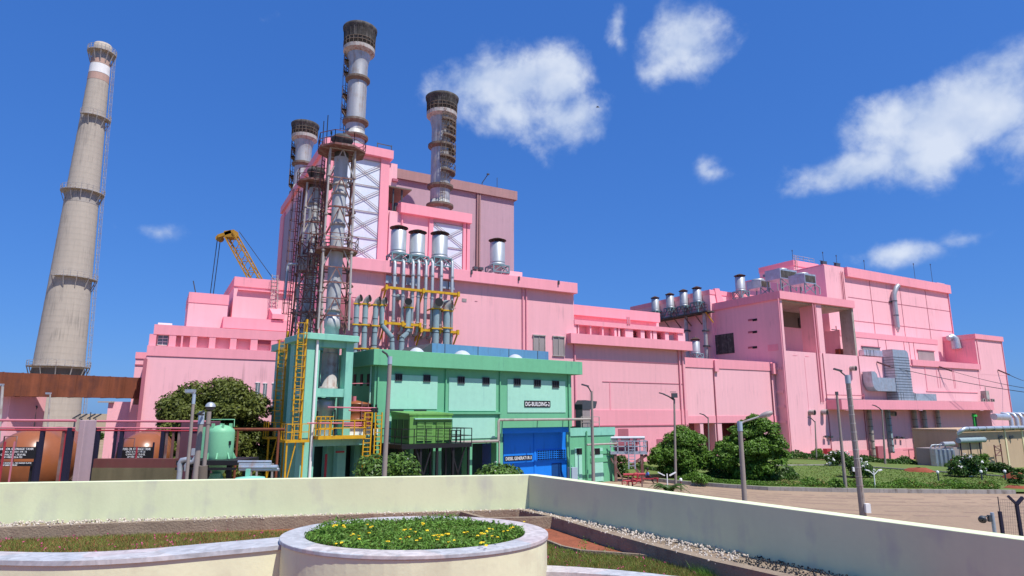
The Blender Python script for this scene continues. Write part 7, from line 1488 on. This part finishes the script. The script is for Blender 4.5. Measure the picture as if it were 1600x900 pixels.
bush('rounded dark shrub with white blossoms in front of the transformer', 1510, 740, DZ(746,.1), 56, 37, M_leafC, 22, 45, .13, 40, 13, fsize=.15)
bush('light green airy shrub between the transformer and the tan building', 1536, 728, DZ(735,.1), 36, 28, M_leafB, 14, 40, .14, 0, 14)
bush('small green shrub at the foot of the thin plain post', 1305, 758, DZ(764,.1), 28, 18, M_leafB, 10, 55, .11, 0, 15)
bush('small ragged shrub under the left tree beside the kerb', 1095, 748, DZ(758,.1), 34, 18, M_leafB, 10, 50, .11, 0, 16)
bush('dark low shrub at the far right end of the lawn', 1592, 752, DZ(757,.1), 30, 20, M_leafC, 10, 50, .11, 0, 17)
bush('tall green shrub against the pink corner behind the flowering shrub', 1280, 716, 95, 30, 15, M_leafB, 10, 30, .16, 0, 18)
bush('small green shrub beneath the maroon leg of the pipe bridge', 1003, 728, 69, 16, 24, M_leafC, 9, 45, .12, 0, 19)
bush('broad dark shrub in the shadow under the pipe bridge', 968, 728, 68, 40, 32, M_leafC, 14, 40, .12, 0, 20)
for i,(x,y,D,w,h,lab) in enumerate(((608,745,36,150,56,'wide flowering bush with small white blossoms behind the bent wire lamp post'),(782,742,38,128,38,'flowering bush with white blossoms in front of the blue generator room'),(690,744,38,60,14,'low end of the flowering bush beneath the black platform'))):
    c = FW.at(x,y,D); dzb = max(0,c[2]-.6); W = w/FPX*D/2; bush(lab, x, y, D, w, h+ (dzb)*FPX/D, M_leafD, 34 if i < 2 else 18, 60, .12, (70,46,14)[i], 30+i, 'flowering_bush', 'flowering bushes behind the parapet', 0, .055)
bush('scrubby weeds before the leftmost brown tank', 55, 745, 22.5, 30, 36, M_dry, 12, 60, .07, 0, 41, 'weed_clump', 'weeds in the tank yard', 0)
bush('low weeds at the foot of the mossy dyke wall', 200, 746, 24.5, 60, 12, M_leafB, 12, 60, .06, 0, 42, 'weed_clump', 'weeds in the tank yard', 2.2)
bush('far round tree on the horizon left of the chimney base', 24, 655, 150, 30, 20, M_leafC, 14, 8, .5, 0, 43, 'distant_tree', 'far trees', 0)
bush('far low tree on the horizon right of the chimney base', 158, 660, 160, 26, 10, M_leafC, 14, 8, .5, 0, 44, 'distant_tree', 'far trees', 0)
# hedges and ground cover that read as one mass
def mass(name, poly_pts, n, hfun, size, mt, zb=.12, up=.5):
    P = []
    for _ in range(n):
        i = random.randrange(len(poly_pts)-1); t_ = random.random(); (x0,y0,w0),(x1,y1,w1) = poly_pts[i], poly_pts[i+1]
        x = x0+(x1-x0)*t_; y = y0+(y1-y0)*t_; w = w0+(w1-w0)*t_; q = random.uniform(-1,1); h = hfun(x,y)*(1-.55*q*q)
        P.append((x+random.gauss(0,.05), y+q*w, zb+GH(x,y)+h*random.random()**.55))
    P = np.array(P); Nn = nrm(RNG.normal(size=P.shape)*.7+np.array([0,-.25,up])); o = npmesh(name, leafquads(P, Nn, size), 4, mt, (0,0,0)); o['kind'] = 'stuff'; return o
def wob(a, b_, f): return lambda x,y: a+b_*(.5+.5*sin(x*f+1.7*sin(x*.7)))*(.6+.4*sin(x*f*2.3+y))
hp = [(*gz(x,y),w) for x,y,w in ((1062,753,.9),(1100,756,1.1),(1150,760,1.2),(1200,763,1.2),(1300,765,1.3),(1400,766.5,1.3),(1500,768,1.2),(1575,769,1.0))]
hp = [(x,y+1.6,w) for x,y,w in hp]
mass('roadside_hedge', hp, 20000, wob(.28,.55,.8), .085, M_leafB); 
mass('brown_hedge_patches', [(x,y-.3,w*.6) for x,y,w in hp[3:]], 2600, wob(.25,.45,1.9), .085, M_dry)
fp = [(*gg(x,y),1.3) for x,y in ((1190,718),(1260,716),(1330,720),(1400,724),(1460,727),(1530,735),(1600,744))]
mass('far_hedge', fp, 12000, wob(.5,.7,.5), .15, M_leafC)
mass('far_hedge', [(*gz(x,y),1.0) for x,y in ((957,737),(1000,733),(1015,736),(1060,742))], 5000, wob(.4,.6,1.2), .11, M_leafC)
mass('undergrowth', [(*gz(x,y),1.6) for x,y in ((1060,748),(1110,750),(1180,752),(1240,750))], 9000, wob(.5,.8,1.2), .12, M_leafC)
# lawn tufts
n = 12000; A = np.array([gz(1200,758),gz(1590,762),gz(1620,745),gz(1200,724)]); s = RNG.random((n,1)); q = RNG.random((n,1)); P2 = (A[0]*(1-s)+A[1]*s)*(1-q)+(A[3]*(1-s)+A[2]*s)*q
V = np.zeros((n,3,3)); th = RNG.uniform(0,2*pi,n); w = RNG.uniform(.03,.07,n); hh = RNG.uniform(.03,.10,n); gh_ = np.array([GH(*p_) for p_ in P2])
V[:,0,0] = P2[:,0]-np.cos(th)*w; V[:,0,1] = P2[:,1]-np.sin(th)*w; V[:,1,0] = P2[:,0]+np.cos(th)*w; V[:,1,1] = P2[:,1]+np.sin(th)*w; V[:,2,:2] = P2+RNG.normal(size=(n,2))*.05; V[:,:2,2] = (.16+gh_)[:,None]; V[:,2,2] = .16+hh+gh_
o = npmesh('lawn_grass', V.reshape(-1,3), 3, M_grass, (0,0,0)); o['kind'] = 'stuff'
# little palm / cycad behind the parapet
D = 48.; c = FW.at(1046,768,D); base = (c[0],D,0); t = thing('small_palm', 'small arching palm behind the right parapet wall near the red pipes', 'palm', FW, base); top = (c[0],D,.75)
m = MB(); m.tube(base,top,.16,.13); part(t,'trunk',m,M_bark); L = []
for k in range(24):
    q = random.uniform(0,2*pi) if k > 5 else (pi+.25*(k-2.5) if k < 3 else .25*(k-4)); el = random.uniform(.75,1.4); R = random.uniform(1.1,1.9); prev = None
    for j in range(11):
        s_ = j/10; x = R*s_*cos(q)*cos(el*.7)*1.15; y = R*s_*sin(q)*cos(el*.7); z = R*(s_*sin(el)*1.25-.95*s_*s_*1.0); p = np.array([top[0]+x,top[1]+y,top[2]+z+.1])
        if prev is not None:
            d = nrm((p-prev)[None])[0]; sd_ = nrm(np.cross(d,[0,0,1])[None])[0]; w = .36*(1-s_*.75)
            for sg in (-1,1):
                for e in (0,.5): b0 = prev+(p-prev)*e; L.append([b0,b0+d*.035,b0+sd_*sg*w+d*.10-np.array([0,0,.05]),b0+sd_*sg*w*.9+d*.06-np.array([0,0,.06])])
        prev = p
npmesh('fronds', np.array(L).reshape(-1,3), 4, M_leafC, base, t)
# ---------------------------------------------------------------- terrace in the foreground
ZS, ZK, ZP = 4.30, 4.52, 5.20          # soil, kerb top, parapet top
ZM = 5.50                               # marble rim
gp = lambda x,y,z: FW.on_z(x,y,z)[:2]
cor = gp(826,742,ZP); lf = gp(0,755,ZP); rt_ = gp(1600,843.5,ZP)
def ext(a, b_, k): return (a[0]+(b_[0]-a[0])*k, a[1]+(b_[1]-a[1])*k)
L2 = ext(cor,lf,1.6); R2 = ext(cor,rt_,1.7)
def off(a, b_, d):
    l = hypot(b_[0]-a[0],b_[1]-a[1]); nx, ny = -(b_[1]-a[1])/l*d, (b_[0]-a[0])/l*d; return (a[0]+nx,a[1]+ny),(b_[0]+nx,b_[1]+ny)
m = MB(); m.prism([L2,cor,R2,(R2[0],-8),(L2[0],-8)][::-1], 0, ZS); setting('terrace_ground', m, M_soil)
def isect(p1,p2,p3,p4):
    d = (p1[0]-p2[0])*(p3[1]-p4[1])-(p1[1]-p2[1])*(p3[0]-p4[0]); a = p1[0]*p2[1]-p1[1]*p2[0]; b_ = p3[0]*p4[1]-p3[1]*p4[0]
    return ((a*(p3[0]-p4[0])-(p1[0]-p2[0])*b_)/d, (a*(p3[1]-p4[1])-(p1[1]-p2[1])*b_)/d)
lo = off(L2,cor,.16); ro = off(cor,R2,.24); oc = isect(lo[0],lo[1],ro[0],ro[1])
m = MB(); m.prism([L2,cor,oc,lo[0]], 0, ZP); solo('parapet_wall', m, M_parapet, 'sunlit pale lime parapet wall across the left half of the foreground', 'wall', FW, (*L2,0), bevel=.008)
m = MB(); m.prism([cor,R2,ro[1],oc], 0, ZP); solo('parapet_wall', m, M_parapet, 'shaded pale lime parapet wall running down to the right edge', 'wall', FW, (*cor,0), bevel=.008)
# kerbs (gravel channel between kerb and parapet)
def kerbline(lab, pts, w, z0, z1, closed=False):
    m = MB()
    for i in range(len(pts)-1):
        a, b_ = pts[i], pts[i+1]; o_ = off(a,b_,w); m.prism([a,b_,o_[1],o_[0]] , z0, z1) if w > 0 else m.prism([o_[0],o_[1],b_,a], z0, z1)
    return solo('garden_kerb', m, M_kerb, lab, 'kerb', FW, (*pts[0],z0), 'brown garden kerbs')
KW = .11
kL = [gp(-160,829.5,ZK),gp(0,824.5,ZK),gp(220,816,ZK),gp(440,808,ZK),gp(600,802.5,ZK),gp(719,799,ZK),gp(812,796.5,ZK)]
kerbline('long brown concrete kerb at the foot of the sunlit parapet', kL, KW, ZS-.3, ZK)
kR = [gp(812,796.5,ZK),gp(865,808,ZK),gp(940,830.5,ZK),gp(1030,855,ZK),gp(1120,878,ZK),gp(1240,905,ZK),gp(1400,942,ZK)]
kerbline('long brown concrete kerb along the shaded right parapet', kR, .19, ZS-.3, ZK)
kerbline('short slanting brown kerb piece at the corner behind the round planter', [gp(719,799.5,ZK-.003),gp(750,808,ZK-.003)], KW, ZS-.3, ZK-.003)
kerbline('short level brown kerb piece behind the right side of the round planter', [gp(750,808.5,ZK-.006),gp(800,807.5,ZK-.006),gp(864,806.5,ZK-.006)], -KW, ZS-.3, ZK-.006)
ks = [gp(857,844,ZS+.05),gp(880,853,ZS+.05),gp(910,859.5,ZS+.05),gp(960,863,ZS+.05),gp(1000,866,ZS+.05),gp(1030,870.5,ZS+.05),gp(1050,878,ZS+.05)]
kerbline('thin curved edging between the red soil and the right grass', ks, -.05, ZS-.2, ZS+.06)
# gravel beds
def stones(name, pts, inner, n, mt, s0, s1, zb):
    Vs, Fs = [], []; base_v = np.array([(1,0,0),(-1,0,0),(0,1,0),(0,-1,0),(0,0,1),(0,0,-1)]); fc = [(0,2,4),(2,1,4),(1,3,4),(3,0,4),(2,0,5),(1,2,5),(3,1,5),(0,3,5)]
    seg = [hypot(pts[i+1][0]-pts[i][0],pts[i+1][1]-pts[i][1]) for i in range(len(pts)-1)]; tot = sum(seg)
    for _ in range(n):
        d = random.random()*tot; i = 0
        while d > seg[i] and i < len(seg)-1: d -= seg[i]; i += 1
        p = ext(pts[i],pts[i+1],d/seg[i]); q = ext(inner[i],inner[i+1],d/seg[i]); k = random.random(); c = (p[0]+(q[0]-p[0])*k, p[1]+(q[1]-p[1])*k)
        s_ = random.uniform(s0,s1); R = np.linalg.qr(RNG.normal(size=(3,3)))[0]; v = (base_v*np.array([1,random.uniform(.6,.9),random.uniform(.5,.8)])*s_)@R
        nb = len(Vs); Vs += [(x+c[0],y+c[1],z+zb+s_*.4+random.random()*s_*.8) for x,y,z in v]; Fs += [tuple(nb+j for j in f) for f in fc]
    m = MB(); m.v = Vs; m.f = Fs; m.sm = [False]*len(Fs); o = m.obj(name, mt); md = o.modifiers.new('round','SUBSURF'); md.levels = 1; md.render_levels = 1; o['kind'] = 'stuff'; return o
wl = [ext(cor,lf,k) for k in (1.25,1.0,.73,.47,.275,.13,.0)]
stones('white_gravel', kL, wl, 2200, M_pebble, .018, .05, ZK-.05)
m = MB(); m.add([(*p,ZK-.06) for p in kL]+[(*p,ZK-.06) for p in wl[::-1]], [tuple(range(len(kL)+len(wl)))[::-1]]); 
kRo = kR; 
def onwall(p): 
    l = hypot(R2[0]-cor[0],R2[1]-cor[1]); ux, uy = (R2[0]-cor[0])/l,(R2[1]-cor[1])/l; k = (p[0]-cor[0])*ux+(p[1]-cor[1])*uy; return (cor[0]+ux*k,cor[1]+uy*k)
wr = [cor]+[onwall(p) for p in kR[1:]]
stones('white_gravel', kR[:5], wr[:5], 1200, M_pebble, .022, .048, ZK-.045)
stones('black_gravel', kR[4:], wr[4:], 900, M_coal, .016, .034, ZK-.05)
m.add([(*p,ZK-.06) for p in kR]+[(*p,ZK-.06) for p in wr[::-1]], [tuple(range(len(kR)+len(wr)))]); setting('gravel_bed', m, M_kerb)
# round planter
import itertools
zr = ZM; near = gp(640,868,zr); far = gp(640,806,zr); c = ((near[0]+far[0])/2,(near[1]+far[1])/2); lx, rx = gp(423.5,842,zr), gp(860,838,zr)
ccx = (lx[0]+rx[0])/2; ccy = (near[1]+far[1])/2; A_, B_ = (rx[0]-lx[0])/2*.992, (near[1]-far[1])/-2
NE = 72
def ell(a, b_): return [(ccx+a*cos(2*pi*k/NE), ccy+b_*sin(2*pi*k/NE)) for k in range(NE)]
t = thing('round_planter', 'round cream planter with a marble rim full of low green plants with yellow flowers', 'planter', FW, (ccx,ccy,ZS))
def ring(m, ao, bo, ai, bi, z0, z1):
    o_, i_ = ell(ao,bo), ell(ai,bi); n = NE; vs = [(*p,z0) for p in o_]+[(*p,z1) for p in o_]+[(*p,z1) for p in i_]+[(*p,z0) for p in i_]; fs = []
    for k in range(n):
        k2 = (k+1) % n; fs += [(k,k2,n+k2,n+k),(n+k,n+k2,2*n+k2,2*n+k),(2*n+k,2*n+k2,3*n+k2,3*n+k),(3*n+k,3*n+k2,k2,k)]
    m.add(vs,fs); return m
m = MB(); ring(m,A_-.012,B_-.012,A_-.16,B_-.16,ZS-.1,zr-.035); part(t,'wall',m,M_planter)
m = MB(); ring(m,A_,B_,A_-.20,B_-.19,zr-.033,zr); part(t,'marble_rim',m,M_marble,bevel=.006)
m = MB(); m.add([(*p,zr-.07) for p in ell(A_-.17,B_-.17)],[tuple(range(NE))]); part(t,'soil',m,M_soil)
def blades(P, hmin, hmax, w, lean=.4):
    n = len(P); V = np.zeros((n,3,3)); th = RNG.uniform(0,2*pi,n); ww = RNG.uniform(.5,1,n)*w; h = RNG.uniform(hmin,hmax,n); ln = RNG.normal(size=(n,2))*lean
    V[:,0] = P; V[:,1] = P; V[:,2] = P; V[:,0,0] -= np.cos(th)*ww; V[:,0,1] -= np.sin(th)*ww; V[:,1,0] += np.cos(th)*ww; V[:,1,1] += np.sin(th)*ww
    V[:,2,2] += h; V[:,2,:2] += ln*h[:,None]; return V.reshape(-1,3)
n = 15000; q = RNG.uniform(0,2*pi,n); f = np.sqrt(RNG.random(n)); ai, bi = A_-.21, B_-.20
hump = .035+.025*np.sin(q*5+1)*f+.02*np.clip(np.sin(q),0,1)*f**2+.03*np.clip(-np.cos(q),0,1)*f**3
P = np.stack([ccx+np.cos(q)*f*ai*1.0, ccy+np.sin(q)*f*bi*1.0, zr-.06+RNG.random(n)**.6*(hump+.035)],1)
npmesh('groundcover', leafquads(P, nrm(RNG.normal(size=P.shape)*.6+np.array([0,-.1,.8])), .017, .38), 4, M_cover, (ccx,ccy,ZS), t)['kind'] = 'stuff'
# upright leafy sprigs around the rim, the back and the left
SPR = []
for k in range(230):
    qq = random.choice([random.uniform(.1,pi-.1), random.uniform(pi*.8,pi*1.15), random.uniform(0,2*pi)]); ff = random.uniform(.72,1.0); h = random.uniform(.03,.075)*(.75 if sin(qq) > .2 else 1.0); x, y = ccx+cos(qq)*ff*ai, ccy+sin(qq)*ff*bi; lx_, ly_ = random.gauss(0,.3), random.gauss(0,.3)
    for j in range(14): s_ = j/13; SPR.append((x+lx_*h*s_+random.gauss(0,.009), y+ly_*h*s_+random.gauss(0,.009), zr-.03+h*s_))
SPR = np.array(SPR); npmesh("leafy_sprigs", leafquads(SPR, nrm(RNG.normal(size=SPR.shape)+np.array([0,-.2,.5])), .019, .34), 4, M_cover, (ccx,ccy,ZS), t)['kind'] = 'stuff'
Pb = P[RNG.choice(n,5000)]; npmesh('grass', blades(Pb,.015,.035,.003,.6), 3, M_grass, (ccx,ccy,ZS), t)['kind'] = 'stuff'
FLW = []
for px,py in ((520,825),(535,826),(585,824),(578,825),(660,826),(630,831),(645,830),(684,838),(700,836),(657,842),(640,843),(730,835),(745,834),(755,838),(762,829),(784,829),(790,834),(800,826),(814,818),(530,848),(560,848),(580,837),(604,850),(624,850),(750,849),(755,851),(770,845),(685,841),(690,845),(708,846),(552,836),(668,833)):
    x, y, z = FW.on_z(px+random.uniform(-3,3),py+random.uniform(-1,1),zr+.03); FLW.append((x,y,zr+.035+random.uniform(-.01,.03)))
FL = []
for c_ in FLW:
    for _ in range(random.randint(1,3)):
        cc_ = np.array([float(q_) for q_ in c_])+RNG.normal(size=3)*np.array([.02,.02,.006])
        for k in range(6): a_ = 2*pi*k/6; FL.append(cc_+np.array([cos(a_)*.007,sin(a_)*.007,0]))
FL = np.array(FL); npmesh('yellow_flowers', leafquads(FL, nrm(RNG.normal(size=FL.shape)*.35+np.array([0,-.3,1])), .0085, .8), 4, M_petaly, (ccx,ccy,ZS), t)['kind'] = 'stuff'
# left planter bed with its curved marble rim
def rimwall(lab, front, back, z, name='curved_planter'):
    n = len(front); t = thing(name, lab, 'planter', FW, (*front[0],ZS), 'long curved planters'); m = MB()
    for i in range(n-1): m.prism([front[i],front[i+1],back[i+1],back[i]], z-.033, z)
    m2 = MB(); fr = [ext(front[i],back[i],.05) for i in range(n)]; bk = [ext(front[i],back[i],.9) for i in range(n)]
    for i in range(n-1): m2.prism([fr[i],fr[i+1],bk[i+1],bk[i]], 4.0, z-.034)
    part(t,'wall',m2,M_planter); part(t,'marble_rim',m,M_marble); return t
def smooth(pts, k=5):
    out = []
    for i in range(len(pts)-1):
        p0, p1, p2, p3 = pts[max(i-1,0)], pts[i], pts[i+1], pts[min(i+2,len(pts)-1)]
        for j in range(k):
            t_ = j/k; out.append(tuple(.5*((2*p1[a])+(-p0[a]+p2[a])*t_+(2*p0[a]-5*p1[a]+4*p2[a]-p3[a])*t_*t_+(-p0[a]+3*p1[a]-3*p2[a]+p3[a])*t_**3) for a in (0,1)))
    return out+[pts[-1]]
zl = ZM-.04
fr = smooth([gp(x,y,zl) for x,y in ((-250,866),(-120,872),(0,875.5),(110,876.5),(220,871.5),(330,862),(428,853),(455,849))]); bk = smooth([gp(x,y,zl) for x,y in ((-250,853),(-120,858),(0,861.5),(110,863),(220,858),(330,848.5),(428,840),(455,837))])
rimwall('long curved cream planter wall with a bluish marble rim on the left', fr, bk, zl)
# lower right planter with its marble rim
z2 = ZM-.28
fr = [gp(x,y,z2) for x,y in ((722,893.5),(760,893),(800,892.5),(860,893.5),(900,895),(960,899),(1020,904),(1100,913))]; bk = [gp(x,y,z2) for x,y in ((722,889),(760,885),(795,881.5),(860,883.5),(900,885.5),(960,890),(1020,896),(1100,905))]
rimwall('low cream planter wall with marble rim in front of the round planter', fr, bk, z2)
# grass in the beds
def bed(name, poly, n, hmin, hmax, w, mt, zb=ZS):
    P = []; xs = [p[0] for p in poly]; ys = [p[1] for p in poly]
    while len(P) < n:
        x, y = random.uniform(min(xs),max(xs)), random.uniform(min(ys),max(ys)); ins = False; j = len(poly)-1
        for i in range(len(poly)):
            if (poly[i][1] > y) != (poly[j][1] > y) and x < (poly[j][0]-poly[i][0])*(y-poly[i][1])/(poly[j][1]-poly[i][1])+poly[i][0]: ins = not ins
            j = i
        if ins: P.append((x,y,zb-.01))
    P = np.array(P); o = npmesh(name, blades(P,hmin,hmax,w,.55), 3, mt, (0,0,0)); o['kind'] = 'stuff'; return P
bedL = [gp(-100,846,ZS),gp(0,842.5,ZS),gp(110,838.5,ZS),gp(220,836,ZS),gp(400,831,ZS),gp(470,830,ZS),gp(470,850,ZS),gp(300,868,ZS),gp(100,880,ZS),gp(-100,884,ZS)]
PL = bed('bed_grass', bedL, 17000, .03,.085,.006, M_grass); PD = bed('bed_dry_grass', bedL, 21000, .02,.075,.006, M_dry)
bedR = ks[:6]+[gp(1060,872,ZS),gp(1130,882,ZS),gp(1190,893,ZS),gp(1250,912,ZS),gp(1100,925,ZS),gp(900,905,ZS),gp(850,890,ZS)]
PR = bed('bed_grass', bedR, 19000, .03,.09,.005, M_grass); bed('bed_dry_grass', bedR, 17000, .02,.085,.005, M_dry)
bedG = [gp(1050,876,ZS),gp(1085,869,ZS),gp(1190,886,ZS),gp(1240,905,ZS),gp(1100,905,ZS)]
bed('bed_grass', bedG, 9000, .06,.17,.005, M_cover)
def petals(P, n, size):
    Q = P[RNG.choice(len(P),n)]+np.array([0,0,.055]); Q = np.repeat(Q,4,0)+RNG.normal(size=(n*4,3))*size*.8
    o = npmesh('magenta_flowers', leafquads(Q, nrm(RNG.normal(size=Q.shape)+np.array([0,-.4,.8])), size, .7), 4, M_petalm, (0,0,0)); o['kind'] = 'stuff'
petals(PL, 110, .014); petals(PR, 70, .010)
# small weeds on the red soil
SPp = []
for k in range(16):
    x, y = gp(random.uniform(890,1040),random.uniform(835,866),ZS)
    for j in range(26): SPp.append((x+random.gauss(0,.05),y+random.gauss(0,.05),ZS+abs(random.gauss(0,.03))))
SPp = np.array(SPp); o = npmesh('weeds', leafquads(SPp, nrm(RNG.normal(size=SPp.shape)+np.array([0,0,.6])), .018, .4), 4, M_cover, (0,0,0)); o['kind'] = 'stuff'

# a bird in the sky
p = FW.at(934,167,140.); m = MB(); m.lathe((p[0],p[1],p[2]),[(.01,-.28),(.07,-.12),(.09,.05),(.05,.2),(.01,.3)],8,axis=(.2,.1,1)); m.slab([(p[0],p[1],p[2]+.1),(p[0]-.2,p[1]+.1,p[2]+.3),(p[0]-.42,p[1],p[2]-.25),(p[0],p[1],p[2]-.08)],(0,.03,0)); m.slab([(p[0],p[1],p[2]+.1),(p[0]+.2,p[1]+.1,p[2]+.25),(p[0]+.4,p[1],p[2]-.3),(p[0],p[1],p[2]-.08)],(0,.03,0))
solo('bird', m, M_black, 'tiny dark bird flying before the big white cloud', 'bird', FW, p)
